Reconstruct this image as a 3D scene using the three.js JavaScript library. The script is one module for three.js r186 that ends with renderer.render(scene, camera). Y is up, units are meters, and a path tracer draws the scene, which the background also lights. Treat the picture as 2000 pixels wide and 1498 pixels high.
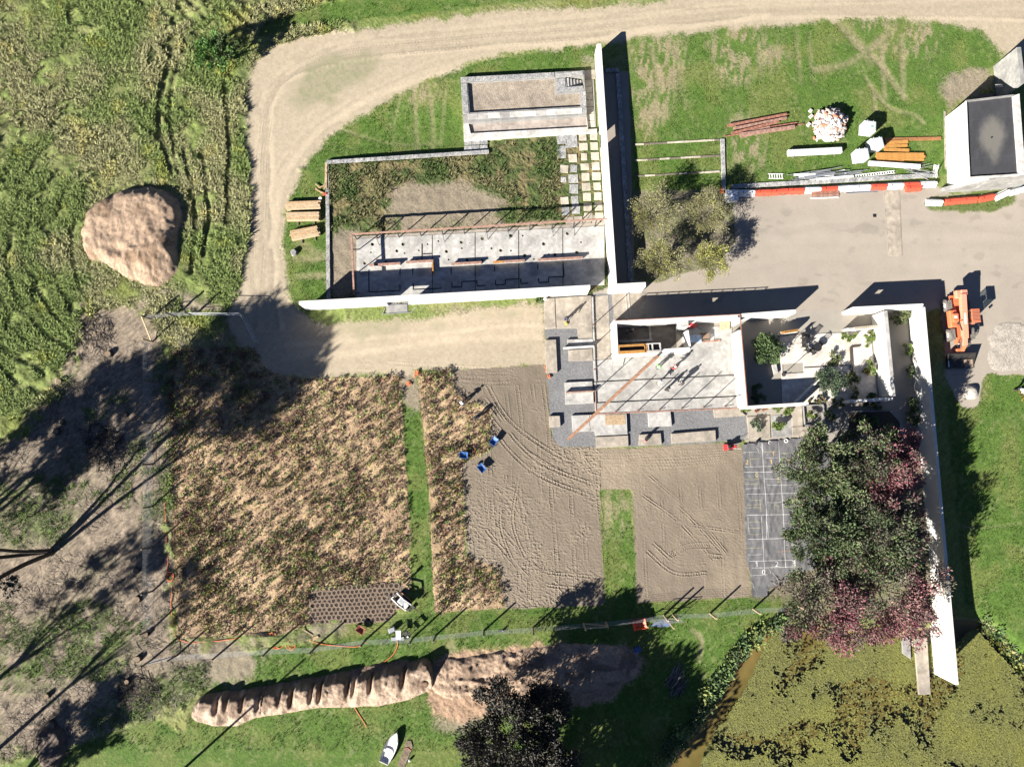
import * as THREE from 'three';
import { mergeGeometries } from 'three/addons/utils/BufferGeometryUtils.js';
import { RoundedBoxGeometry } from 'three/addons/geometries/RoundedBoxGeometry.js';

// ------------------------------------------------------------------ camera, sky, sun, exposure
const scene = new THREE.Scene();
const ALT = 86, FPX = 1388, TILT = Math.atan(141 / FPX);
const camera = new THREE.PerspectiveCamera(2 * Math.atan(749 / FPX) * 180 / Math.PI, 1024 / 766, 1, 3000);
camera.position.set(0, ALT, 0);
camera.up.set(0, 0, -1);
camera.lookAt(0, 0, -ALT * Math.tan(TILT));
const renderer = new THREE.WebGLRenderer();
renderer.toneMapping = THREE.LinearToneMapping;
renderer.toneMappingExposure = 4.3;
renderer.shadowMap.enabled = true;

const SUN_EL = 27.5 * Math.PI / 180, SUN_AZ = 42 * Math.PI / 180;
const sun = new THREE.DirectionalLight(new THREE.Color().setRGB(1, 0.945, 0.86), 4.2);
sun.position.set(-Math.cos(SUN_AZ) * Math.cos(SUN_EL), Math.sin(SUN_EL), Math.sin(SUN_AZ) * Math.cos(SUN_EL)).multiplyScalar(150);
sun.castShadow = true;
sun.shadow.mapSize.set(4096, 4096);
Object.assign(sun.shadow.camera, { left: -90, right: 90, top: 80, bottom: -80, near: 1, far: 400 });
scene.add(sun, sun.target);

{ // clear autumn sky, deep blue overhead and paler towards the horizon
  const w = 128, h = 64, d = new Float32Array(w * h * 4);
  for (let j = 0; j < h; j++) for (let i = 0; i < w; i++) {
    const el = (j + 0.5) / h * Math.PI - Math.PI / 2, k = (j * w + i) * 4;
    const t = Math.pow(Math.max(0, Math.sin(el)), 0.55);
    const up = el > 0 ? 1 : 0.5;
    d[k] = (0.052 * (1 - t) + 0.010 * t) * up; d[k + 1] = (0.068 * (1 - t) + 0.023 * t) * up; d[k + 2] = (0.098 * (1 - t) + 0.062 * t) * up; d[k + 3] = 1;
  }
  const sky = new THREE.DataTexture(d, w, h, THREE.RGBAFormat, THREE.FloatType);
  sky.mapping = THREE.EquirectangularReflectionMapping; sky.magFilter = THREE.LinearFilter; sky.needsUpdate = true;
  scene.background = sky; scene.environment = sky;
}

// ------------------------------------------------------------------ helpers
const V3 = (x, y, z) => new THREE.Vector3(x, y, z);
function mulberry(a) { return () => { a |= 0; a = a + 0x6D2B79F5 | 0; let t = Math.imul(a ^ a >>> 15, 1 | a); t = t + Math.imul(t ^ t >>> 7, 61 | t) ^ t; return ((t ^ t >>> 14) >>> 0) / 4294967296; }; }
const rnd = mulberry(20231);
const rr = (a, b) => a + (b - a) * rnd();
const clamp = (x, a = 0, b = 1) => Math.min(b, Math.max(a, x));
const sstep = (a, b, x) => { x = clamp((x - a) / (b - a)); return x * x * (3 - 2 * x); };
const lerp = (a, b, t) => a + (b - a) * t;
// survey: a point of the site plan (photo pixel of the full-size picture) at height h above datum
const TC = Math.cos(TILT), TS = Math.sin(TILT);
function G(px, py, h = 0) {
  const rx = (px - 1000) / FPX, ry = -(py - 749) / FPX;
  const y = ry * TS - TC, t = (ALT - h) / -y;
  return V3(rx * t, h, (-TC * ry - TS) * t);
}
function hash2(ix, iy, s) { let h = Math.imul(ix, 374761393) + Math.imul(iy, 668265263) + Math.imul(s, 1274126177) | 0; h = Math.imul(h ^ h >>> 13, 1274126177); return ((h ^ h >>> 16) >>> 0) / 4294967296; }
function vn(x, y, s) {
  const ix = Math.floor(x), iy = Math.floor(y), fx = x - ix, fy = y - iy, u = fx * fx * (3 - 2 * fx), v = fy * fy * (3 - 2 * fy);
  const a = hash2(ix, iy, s), b = hash2(ix + 1, iy, s), c = hash2(ix, iy + 1, s), d = hash2(ix + 1, iy + 1, s);
  return a + (b - a) * u + (c - a) * v + (a - b - c + d) * u * v;
}
function fbm(x, y, s, o = 4) { let t = 0, a = 0.5, n = 0; for (let i = 0; i < o; i++) { t += a * vn(x, y, s + i); n += a; a *= 0.5; x = x * 2.03 + 7.1; y = y * 2.03 + 3.7; } return t / n; }

const taken = new Map();
function numbered(name) { const n = taken.get(name) ?? 0; taken.set(name, n + 1); return n ? `${name}_${String(n).padStart(3, '0')}` : name; }
const ORD = ['first', 'second', 'third', 'fourth', 'fifth', 'sixth', 'seventh', 'eighth', 'ninth', 'tenth', 'eleventh', 'twelfth', 'thirteenth', 'fourteenth', 'fifteenth', 'sixteenth'];
function shadows(o) { o.traverse((m) => { if (m.isMesh) { m.castShadow = true; m.receiveShadow = true; } }); return o; }
function tag(o, label, category, group) { o.userData.label = label; o.userData.category = category; if (group) o.userData.group = group; return o; }
function thing(name, label, category, pos, turn = 0, group) {
  const o = new THREE.Group(); o.name = numbered(name); scene.add(o);
  if (pos) o.position.copy(pos); o.rotation.y = turn;
  return tag(o, label, category, group);
}
function flat(g) { // non-indexed, position + normal + uv (+ colour) only
  g = g.index ? g.toNonIndexed() : g;
  for (const k of Object.keys(g.attributes)) if (!['position', 'normal', 'uv', 'color'].includes(k)) g.deleteAttribute(k);
  if (!g.attributes.normal) g.computeVertexNormals();
  return g;
}
function merge(list) { list = list.map(flat); const g = list.length > 1 ? mergeGeometries(list) : list[0]; return g; }
function boxUV(g) { // uv in metres by the dominant axis of the normal
  const p = g.attributes.position, n = g.attributes.normal, uv = new Float32Array(p.count * 2);
  for (let i = 0; i < p.count; i++) {
    const ax = Math.abs(n.getX(i)), ay = Math.abs(n.getY(i)), az = Math.abs(n.getZ(i));
    const x = p.getX(i), y = p.getY(i), z = p.getZ(i);
    if (ay >= ax && ay >= az) { uv[2 * i] = x; uv[2 * i + 1] = z; } else if (ax >= az) { uv[2 * i] = z; uv[2 * i + 1] = y; } else { uv[2 * i] = x; uv[2 * i + 1] = y; }
  }
  g.setAttribute('uv', new THREE.BufferAttribute(uv, 2)); return g;
}
function part(parent, name, geos, mat, keepUV) {
  const g = merge(Array.isArray(geos) ? geos : [geos]);
  if (!keepUV) boxUV(g);
  const m = new THREE.Mesh(g, mat); m.name = parent === scene ? numbered(name) : name; m.castShadow = m.receiveShadow = true;
  parent.add(m); return m;
}
function struct(o) { o.userData.kind = 'structure'; return o; }
function structGroup(name) { const o = new THREE.Group(); o.name = numbered(name); scene.add(o); return struct(o); }
const box = (w, h, d, x = 0, y = 0, z = 0, ry = 0, rx = 0, rz = 0) => { const g = new THREE.BoxGeometry(w, h, d); g.applyMatrix4(new THREE.Matrix4().compose(V3(x, y, z), new THREE.Quaternion().setFromEuler(new THREE.Euler(rx, ry, rz, 'YXZ')), V3(1, 1, 1))); return g; };
const rbox = (w, h, d, x = 0, y = 0, z = 0, r = 0.03, ry = 0, rx = 0, rz = 0) => { const g = new RoundedBoxGeometry(w, h, d, 2, Math.min(r, w / 2.1, h / 2.1, d / 2.1)); g.applyMatrix4(new THREE.Matrix4().compose(V3(x, y, z), new THREE.Quaternion().setFromEuler(new THREE.Euler(rx, ry, rz, 'YXZ')), V3(1, 1, 1))); return g; };
const cyl = (r0, r1, h, x = 0, y = 0, z = 0, seg = 12, rx = 0, rz = 0, ry = 0) => { const g = new THREE.CylinderGeometry(r0, r1, h, seg); g.applyMatrix4(new THREE.Matrix4().compose(V3(x, y, z), new THREE.Quaternion().setFromEuler(new THREE.Euler(rx, ry, rz, 'YXZ')), V3(1, 1, 1))); return g; };
function rod(a, b, r, seg = 6, r2 = r) { // straight bar between two points
  const d = b.clone().sub(a), g = new THREE.CylinderGeometry(r2, r, d.length(), seg);
  g.applyQuaternion(new THREE.Quaternion().setFromUnitVectors(V3(0, 1, 0), d.clone().normalize()));
  const m = a.clone().add(b).multiplyScalar(0.5); g.translate(m.x, m.y, m.z); return g;
}
function beam(a, b, w, h) { // rectangular bar between two points
  const d = b.clone().sub(a), L = d.length(), g = new THREE.BoxGeometry(L, h, w);
  const yaw = Math.atan2(-d.z, d.x), pit = Math.asin(d.y / L);
  g.applyMatrix4(new THREE.Matrix4().makeRotationFromEuler(new THREE.Euler(0, yaw, pit, 'YXZ')));
  const m = a.clone().add(b).multiplyScalar(0.5); g.translate(m.x, m.y, m.z); return g;
}
function tube(pts, r, seg = 24, rad = 6, closed = false) { return new THREE.TubeGeometry(new THREE.CatmullRomCurve3(pts, closed), seg, r, rad, closed); }
const yaw = (a, b) => Math.atan2(-(b.z - a.z), b.x - a.x);
// flat slab from a plan polygon (array of world points), top at y1, bottom at y0
function slab(pts, y0, y1, bev = 0.015, holes = []) {
  const s = new THREE.Shape(pts.map((p) => new THREE.Vector2(p.x, -p.z)));
  for (const h of holes) s.holes.push(h);
  const g = new THREE.ExtrudeGeometry(s, { depth: y1 - y0 - (bev ? bev : 0), bevelEnabled: bev > 0, bevelThickness: bev, bevelSize: bev, bevelOffset: -bev, bevelSegments: 1, curveSegments: 14 });
  g.rotateX(-Math.PI / 2); g.translate(0, y0, 0); return g;
}
const P = (list, h = 0) => list.map(([x, y]) => G(x, y, h));

// ------------------------------------------------------------------ small procedural textures
function noiseTex(n, fn, srgb = true) {
  const d = new Uint8Array(n * n * 4);
  for (let j = 0; j < n; j++) for (let i = 0; i < n; i++) { const c = fn(i / n, j / n), k = (j * n + i) * 4; d[k] = clamp(c[0]) * 255; d[k + 1] = clamp(c[1]) * 255; d[k + 2] = clamp(c[2]) * 255; d[k + 3] = 255; }
  const t = new THREE.DataTexture(d, n, n); t.wrapS = t.wrapT = THREE.RepeatWrapping; t.magFilter = THREE.LinearFilter; t.minFilter = THREE.LinearMipmapLinearFilter; t.generateMipmaps = true;
  if (srgb) t.colorSpace = THREE.SRGBColorSpace; t.needsUpdate = true; return t;
}
function tv(u, v, p, s) { // tiling value noise, p cells across
  const x = u * p, y = v * p, ix = Math.floor(x), iy = Math.floor(y), fx = x - ix, fy = y - iy, a = fx * fx * (3 - 2 * fx), b = fy * fy * (3 - 2 * fy), m = (q) => ((q % p) + p) % p;
  return lerp(lerp(hash2(m(ix), m(iy), s), hash2(m(ix + 1), m(iy), s), a), lerp(hash2(m(ix), m(iy + 1), s), hash2(m(ix + 1), m(iy + 1), s), a), b);
}
const tf = (u, v, p, s) => (tv(u, v, p, s) * 0.5 + tv(u, v, p * 2, s + 1) * 0.25 + tv(u, v, p * 4, s + 2) * 0.15 + tv(u, v, p * 8, s + 3) * 0.1);
const texConcrete = noiseTex(512, (u, v) => { const a = tf(u, v, 5, 11), b = tf(u, v, 24, 31), s = hash2(u * 512 | 0, v * 512 | 0, 5); const c = 0.78 + 0.30 * (a - 0.5) + 0.20 * (b - 0.5) + 0.06 * (s - 0.5) + (tv(u, v, 9, 77) > 0.78 ? 0.05 : 0); return [c * 1.01, c, c * 0.985]; });
texConcrete.repeat.set(1 / 7, 1 / 7);
const texPlaster = noiseTex(512, (u, v) => { const a = tf(u, v, 6, 15), st = tv(u, v * 0.15, 90, 8), c = 0.93 + 0.09 * (a - 0.5) - 0.05 * Math.max(0, st - 0.7); return [c, c * 0.995, c * 0.98]; });
texPlaster.repeat.set(1 / 5, 1 / 5);
const texWood = noiseTex(256, (u, v) => { const g = tv(u, v * 0.2, 64, 3) * 0.5 + tv(u * 0.3, v, 48, 9) * 0.5, c = 0.74 + 0.34 * (g - 0.5) + 0.2 * (tf(u, v, 6, 4) - 0.5); return [c, c * 0.97, c * 0.93]; });
texWood.repeat.set(0.6, 0.6);
const texSteel = noiseTex(256, (u, v) => { const a = tf(u, v, 8, 51), c = 0.8 + 0.45 * (a - 0.5); return [c, c * 0.98, c * 0.96]; });
texSteel.repeat.set(0.5, 0.5);
const texRock = noiseTex(256, (u, v) => { const c = 0.75 + 0.6 * (tf(u, v, 10, 61) - 0.5); return [c, c, c]; }); texRock.repeat.set(0.7, 0.7);
const bumpRough = noiseTex(512, (u, v) => { const c = tf(u, v, 32, 91); return [c, c, c]; }, false); bumpRough.repeat.set(0.5, 0.5);
const AF = 0.78; // site survey: overall reflectance of the dusty surfaces
function mat(r, g, b, rough = 0.85, o = {}) { return new THREE.MeshStandardMaterial({ color: new THREE.Color().setRGB(r * AF, g * AF, b * AF), roughness: rough, ...o }); }
const M = {
  white: mat(0.80, 0.79, 0.76, 0.85, { map: texPlaster }),
  whiteDull: mat(0.84, 0.83, 0.80, 0.9, { map: texConcrete }),
  conc: mat(0.57, 0.565, 0.55, 0.92, { map: texConcrete, bumpMap: bumpRough, bumpScale: 0.006 }),
  concPale: mat(0.64, 0.635, 0.62, 0.92, { map: texConcrete }),
  concGrey: mat(0.42, 0.42, 0.415, 0.92, { map: texConcrete, bumpMap: bumpRough, bumpScale: 0.006 }),
  concTan: mat(0.52, 0.465, 0.395, 0.92, { map: texConcrete, bumpMap: bumpRough, bumpScale: 0.006 }),
  concDark: mat(0.20, 0.18, 0.16, 0.93, { map: texConcrete }),
  paver: mat(0.72, 0.66, 0.55, 0.93, { map: texConcrete }),
  stone: [mat(0.52, 0.52, 0.51, 0.93, { map: texRock }), mat(0.60, 0.595, 0.575, 0.93, { map: texRock }), mat(0.46, 0.465, 0.465, 0.93, { map: texRock })],
  oldWall: mat(0.44, 0.445, 0.435, 0.95, { map: texConcrete, bumpMap: bumpRough, bumpScale: 0.02 }),
  red: mat(0.52, 0.24, 0.17, 0.75, { map: texSteel }),
  redPale: mat(0.56, 0.34, 0.27, 0.75, { map: texSteel }),
  rust: mat(0.42, 0.225, 0.135, 0.8, { map: texSteel }),
  darkSteel: mat(0.05, 0.045, 0.045, 0.6),
  wood: mat(0.82, 0.60, 0.36, 0.85, { map: texWood }),
  woodPale: mat(0.88, 0.70, 0.47, 0.85, { map: texWood }),
  woodOrange: mat(0.78, 0.40, 0.10, 0.8, { map: texWood }),
  woodDark: mat(0.12, 0.09, 0.06, 0.9, { map: texWood }),
  woodGrey: mat(0.30, 0.27, 0.23, 0.9, { map: texWood }),
  ply: mat(0.72, 0.56, 0.38, 0.85, { map: texWood }),
  black: mat(0.015, 0.015, 0.016, 0.55),
  rubber: mat(0.02, 0.02, 0.021, 0.9),
  dusty: mat(0.27, 0.245, 0.215, 0.95, { map: texRock }),
  galv: mat(0.42, 0.44, 0.46, 0.45, { metalness: 0.55 }),
  whitePaint: mat(0.78, 0.78, 0.76, 0.55),
  glass: new THREE.MeshPhysicalMaterial({ color: 0xcfd8dc, roughness: 0.08, transmission: 0.85, thickness: 0 }),
};
// ------------------------------------------------------------------ the ground: one height field, cut by what covers it
const GX0 = -76, GZ0 = -68, GW = 152, GD = 114, TW = 2048, TH = 1536, TS2 = TW / GW; // 7.4 cm per texel
const HW = 1024, HH = 768, HS = HW / GW;
function blurBox(a, w, h, r) {
  if (r < 1) return a;
  const t = new Float32Array(w * h), n = 1 / (2 * r + 1);
  for (let pass = 0; pass < 2; pass++) {
    for (let y = 0; y < h; y++) { let s = 0; const o = y * w; for (let i = -r; i <= r; i++) s += a[o + clamp(i, 0, w - 1)]; for (let x = 0; x < w; x++) { t[o + x] = s * n; s += a[o + Math.min(w - 1, x + r + 1)] - a[o + Math.max(0, x - r)]; } }
    for (let x = 0; x < w; x++) { let s = 0; for (let i = -r; i <= r; i++) s += t[clamp(i, 0, h - 1) * w + x]; for (let y = 0; y < h; y++) { a[y * w + x] = s * n; s += t[Math.min(h - 1, y + r + 1) * w + x] - t[Math.max(0, y - r) * w + x]; } }
  }
  return a;
}
function fillPoly(a, pts, val = 1) { // pts: world points
  const q = pts.map((p) => [(p.x - GX0) * HS, (p.z - GZ0) * HS]);
  let y0 = 1e9, y1 = -1e9; for (const p of q) { y0 = Math.min(y0, p[1]); y1 = Math.max(y1, p[1]); }
  for (let y = Math.max(0, Math.floor(y0)); y <= Math.min(HH - 1, Math.ceil(y1)); y++) {
    const yc = y + 0.5, xs = [];
    for (let i = 0, j = q.length - 1; i < q.length; j = i++) { const A = q[j], B = q[i]; if ((A[1] > yc) !== (B[1] > yc)) xs.push(A[0] + (yc - A[1]) / (B[1] - A[1]) * (B[0] - A[0])); }
    xs.sort((p, r) => p - r);
    for (let k = 0; k + 1 < xs.length; k += 2) for (let x = Math.max(0, Math.ceil(xs[k] - 0.5)); x <= Math.min(HW - 1, Math.floor(xs[k + 1] - 0.5)); x++) a[y * HW + x] = val;
  }
}
function mask(polys, blur = 0.5, h = 0) { const a = new Float32Array(HW * HH); for (const p of polys) fillPoly(a, P(p, h)); return blurBox(a, HW, HH, Math.round(blur * HS / 2)); }
function samp(a, X, Z) {
  const x = clamp((X - GX0) * HS - 0.5, 0, HW - 1.001), y = clamp((Z - GZ0) * HS - 0.5, 0, HH - 1.001), ix = x | 0, iy = y | 0, u = x - ix, v = y - iy, k = iy * HW + ix;
  return (a[k] * (1 - u) + a[k + 1] * u) * (1 - v) + (a[k + HW] * (1 - u) + a[k + HW + 1] * u) * v;
}
function stroke(a, pts, w, val = 1, wob = 0.15, seed = 1) { // soft line along pixel points, width in metres
  const c = new THREE.CatmullRomCurve3(pts.map(([x, y]) => G(x, y)), false, 'catmullrom', 0.5), L = c.getLength(), n = Math.ceil(L / 0.18), r = w / 2 * HS;
  for (let i = 0; i <= n; i++) {
    const p = c.getPoint(i / n), s = i / n * L; p.x += (vn(s * 0.25, 0, seed) - 0.5) * wob * 2; p.z += (vn(s * 0.25, 9, seed) - 0.5) * wob * 2;
    const cx = (p.x - GX0) * HS - 0.5, cy = (p.z - GZ0) * HS - 0.5, f = val * (0.55 + 0.45 * vn(s * 0.6, 3, seed));
    for (let y = Math.max(0, Math.floor(cy - r - 1)); y <= Math.min(HH - 1, cy + r + 1); y++) for (let x = Math.max(0, Math.floor(cx - r - 1)); x <= Math.min(HW - 1, cx + r + 1); x++) {
      const d = Math.hypot(x - cx, y - cy) / (r + 0.35); if (d < 1) { const v = f * (1 - d * d); const k = y * HW + x; if (Math.abs(v) > Math.abs(a[k])) a[k] = v; }
    }
  }
}
const zero = () => new Float32Array(HW * HH);

const PL = {}; // plan outlines, site-plan pixels
PL.road = [[[478, 200], [488, 130], [530, 88], [600, 70], [700, 56], [830, 42], [1000, 22], [1250, 8], [1400, -12], [2100, -40], [2100, 95], [1990, 106], [1955, 114], [1940, 78], [1905, 54], [1840, 46], [1750, 36], [1650, 38], [1500, 50], [1400, 56], [1230, 76], [1060, 98], [960, 112], [880, 136], [800, 172], [720, 212], [640, 265], [590, 330], [560, 400], [552, 480], [566, 586], [600, 622], [640, 634], [760, 625], [1060, 590], [1064, 650], [1068, 712], [960, 724], [830, 726], [650, 738], [520, 742], [480, 690], [440, 640], [462, 575], [476, 520], [488, 430], [482, 300]]];
PL.yard = [[[1225, 545], [1290, 552], [1330, 535], [1400, 520], [1440, 470], [1430, 385], [1830, 362], [1860, 380], [2100, 340], [2100, 735], [1925, 730], [1916, 760], [1915, 790], [1880, 800], [1850, 740], [1840, 600], [1640, 660], [1460, 660], [1440, 640], [1200, 640], [1150, 640], [1150, 575]]];
PL.lawn = [
  [[0, 1500], [150, 1455], [300, 1400], [360, 1440], [400, 1340], [395, 1290], [430, 1275], [560, 1262], [760, 1235], [780, 1205], [850, 1200], [985, 1190], [1182, 1182], [1250, 1180], [1466, 1168], [1535, 1165], [1560, 1205], [1480, 1230], [1420, 1310], [1380, 1380], [1335, 1440], [1290, 1520], [1290, 1640], [-200, 1640]],
  [[782, 790], [818, 790], [838, 960], [848, 1195], [800, 1200], [796, 1000]],
  [[1170, 955], [1230, 955], [1240, 1060], [1246, 1180], [1182, 1184]],
  [[1165, 82], [1165, 137], [900, 150], [905, 270], [955, 275], [955, 300], [637, 318], [640, 585], [568, 590], [552, 480], [558, 400], [585, 335], [640, 268], [720, 214], [800, 174], [880, 138], [960, 114], [1060, 100]],
  [[1228, 74], [1400, 54], [1500, 48], [1650, 36], [1750, 34], [1840, 44], [1905, 52], [1942, 78], [1957, 114], [1940, 130], [1850, 170], [1850, 345], [1420, 374], [1240, 372]],
  [[1930, 722], [1945, 735], [2000, 732], [2100, 735], [2100, 1400], [1990, 1290], [1905, 1195], [1885, 1170], [1870, 1000], [1845, 740], [1880, 800]],
  [[478, 110], [500, 78], [560, 58], [700, 40], [830, 26], [1000, 4], [1150, -10], [1300, -30], [1100, -60], [700, -10], [520, 40]],
  [[1805, 398], [1850, 386], [1980, 372], [1975, 395], [1950, 408], [1880, 414], [1830, 410]],
];
PL.soil = [
  [[880, 724], [1066, 712], [1070, 730], [1078, 850], [1105, 872], [1165, 880], [1170, 960], [1182, 1182], [985, 1190], [975, 1112], [912, 1085], [906, 960], [885, 800]],
  [[1105, 872], [1230, 876], [1440, 862], [1452, 880], [1467, 1166], [1244, 1178], [1236, 955], [1168, 955]],
];
PL.bed = [
  [[328, 690], [345, 680], [500, 680], [525, 725], [600, 742], [700, 736], [782, 735], [786, 800], [798, 1000], [803, 1145], [775, 1190], [605, 1218], [560, 1238], [345, 1246], [335, 1000], [326, 760]],
  [[815, 728], [882, 722], [890, 770], [960, 800], [955, 880], [900, 905], [906, 960], [908, 1085], [975, 1110], [986, 1188], [848, 1197], [838, 960]],
];
PL.brush = [[[145, 600], [270, 585], [300, 640], [340, 690], [332, 1000], [338, 1250], [430, 1275], [400, 1350], [330, 1390], [240, 1430], [150, 1455], [0, 1480], [-220, 1500], [-220, 1010], [-60, 930], [40, 850], [110, 770], [150, 690]]];
PL.strip = [[[838, 1290], [870, 1275], [1000, 1262], [1100, 1258], [1240, 1262], [1260, 1300], [1200, 1370], [1060, 1385], [950, 1395], [880, 1410], [845, 1390], [830, 1340]]];
PL.gravel = [[[1061, 580], [1195, 572], [1200, 640], [1162, 700], [1162, 810], [1455, 795], [1462, 850], [1448, 862], [1230, 873], [1100, 874], [1082, 860], [1074, 820]]];
PL.pond = [[[1290, 1530], [1345, 1442], [1390, 1382], [1430, 1312], [1482, 1252], [1530, 1218], [1575, 1212], [1640, 1235], [1760, 1245], [1860, 1212], [1908, 1205], [1945, 1240], [2010, 1310], [2120, 1400], [2150, 1640], [1250, 1640]]];
PL.walk = [[[1180, 140], [1228, 140], [1240, 556], [1188, 572]]];
PL.treebed = [[[1232, 372], [1415, 374], [1440, 400], [1445, 470], [1400, 520], [1330, 536], [1290, 552], [1235, 548]], [[1448, 858], [1800, 850], [1832, 1205], [1560, 1218], [1530, 1165], [1466, 1172]]];
PL.court = [[[1150, 640], [1452, 614], [1730, 602], [1812, 592], [1790, 640], [1800, 860], [1600, 870], [1455, 862], [1440, 800], [1160, 812]]];
PL.garden = [[[640, 318], [955, 298], [960, 275], [1165, 260], [1190, 430], [1190, 580], [640, 590]]];

const K = {
  road: mask(PL.road, 1.6), yard: mask(PL.yard, 0.7), lawn: mask(PL.lawn, 0.9), soil: mask(PL.soil, 0.4), bed: mask(PL.bed, 0.4), brush: mask(PL.brush, 4), strip: mask(PL.strip, 1.5),
  gravel: mask(PL.gravel, 0.25), pond: mask(PL.pond, 4.5, -1), walk: mask(PL.walk, 0.2), treebed: mask(PL.treebed, 1.6), court: mask(PL.court, 0.2), garden: mask(PL.garden, 0.25),
  grassroad: mask([[[590, 150], [600, 118], [680, 104], [760, 108], [720, 140], [660, 190], [600, 220], [560, 200]], [[650, 655], [760, 645], [820, 650], [900, 642], [905, 652], [770, 662], [660, 666]], [[640, 628], [800, 615], [1060, 598], [1060, 610], [800, 628], [650, 640]]], 2.4),
  roadedge: mask([[[470, 115], [486, 112], [482, 300], [488, 430], [476, 520], [462, 580], [440, 560], [452, 430], [462, 300], [466, 200]]], 1.2),
  dry: mask([[[1232, 78], [1330, 66], [1335, 130], [1310, 200], [1290, 260], [1250, 270], [1236, 180]], [[1380, 56], [1480, 50], [1500, 100], [1460, 170], [1400, 150]], [[1640, 42], [1760, 36], [1850, 46], [1830, 90], [1800, 120], [1750, 100], [1680, 70]], [[1420, 230], [1470, 220], [1500, 320], [1460, 340], [1425, 300]], [[780, 150], [860, 150], [850, 200], [790, 200]], [[1500, 95], [1540, 90], [1545, 130], [1505, 140]], [[1170, 960], [1225, 960], [1230, 1010], [1200, 1060], [1180, 1010]]], 2.6),
  dirtpatch: mask([[[1838, 150], [1850, 140], [1940, 135], [1942, 175], [1888, 195], [1850, 215]], [[770, 362], [880, 352], [960, 372], [1005, 395], [960, 424], [800, 436], [750, 420]], [[640, 446], [700, 445], [760, 444], [1170, 430], [1170, 450], [700, 462], [700, 590], [642, 590]], [[370, 1280], [440, 1262], [520, 1275], [500, 1330], [400, 1345]], [[300, 590], [440, 590], [500, 660], [480, 690], [350, 690], [310, 640]], [[270, 560], [350, 560], [420, 600], [300, 610]], [[840, 1395], [940, 1395], [960, 1420], [860, 1425]], [[1850, 690], [1925, 690], [1916, 790], [1880, 800]], [[870, 600], [1065, 590], [1068, 712], [900, 720]], [[1140, 100], [1165, 100], [1165, 136], [1140, 138]], [[774, 728], [822, 722], [826, 805], [778, 806]], [[562, 1240], [620, 1215], [690, 1208], [690, 1230], [640, 1245], [345, 1268], [345, 1248]]], 2.2),
  greenBrush: mask([[[0, 940], [100, 950], [150, 1000], [120, 1050], [0, 1060]], [[100, 1210], [200, 1180], [240, 1250], [120, 1330], [0, 1350], [0, 1270]], [[100, 900], [160, 900], [170, 960], [110, 960]], [[130, 1260], [220, 1220], [260, 1260], [200, 1330]], [[190, 1390], [420, 1290], [420, 1420], [200, 1480]]], 3),
  lawn2: mask([[[1803, 398], [1822, 386], [1850, 382], [1985, 366], [1985, 392], [1955, 408], [1885, 415], [1830, 411]]], 0.9),
  darkbed: mask([[[606, 1150], [690, 1146], [776, 1141], [800, 1150], [806, 1185], [780, 1200], [690, 1216], [606, 1222]]], 0.6),
  tan: mask([[[1105, 872], [1440, 862], [1440, 900], [1400, 915], [1240, 925], [1236, 955], [1168, 955], [1160, 900]], [[1400, 1120], [1466, 1090], [1467, 1166], [1380, 1170]]], 3),
};
const trk = zero(), rut = zero(), strip2 = zero();
// wheel tracks on the dirt road and yard
for (let i = 0; i < 9; i++) { const o = i * 7 - 28; stroke(trk, [[520 + o, 640], [510 + o, 500], [512 + o * 0.7, 400], [515 + o * 0.6, 300], [530 + o * 0.5, 180], [640, 110 + o * 0.7], [850, 80 + o * 0.8], [1150, 55 + o * 0.8], [1500, 20 + o * 0.6], [2000, 10 + o]], rr(0.5, 1.3), rr(-0.7, 1), 0.25, i); }
for (let i = 0; i < 5; i++) { const o = i * 8 - 16; stroke(trk, [[520 + o, 480], [545 + o, 350], [610 + o, 260], [720, 190 + o], [900, 120 + o], [1150, 72 + o * 0.6], [1500, 30]], rr(0.5, 1.1), rr(-0.4, 1), 0.3, 20 + i); }
for (let i = 0; i < 6; i++) { const o = i * 10 - 25; stroke(trk, [[560, 690 + o], [700, 680 + o], [900, 660 + o], [1060, 650 + o]], rr(0.6, 1.4), rr(-0.5, 0.9), 0.3, 40 + i); }
for (let i = 0; i < 9; i++) { const y = 400 + i * 18; stroke(trk, [[1440, y + rr(-10, 10)], [1600, y + rr(-14, 14)], [1800, y + rr(-14, 14)], [2000, y + rr(-20, 20)]], rr(0.5, 1.6), rr(-0.7, 0.6), 0.3, 60 + i); }
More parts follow.
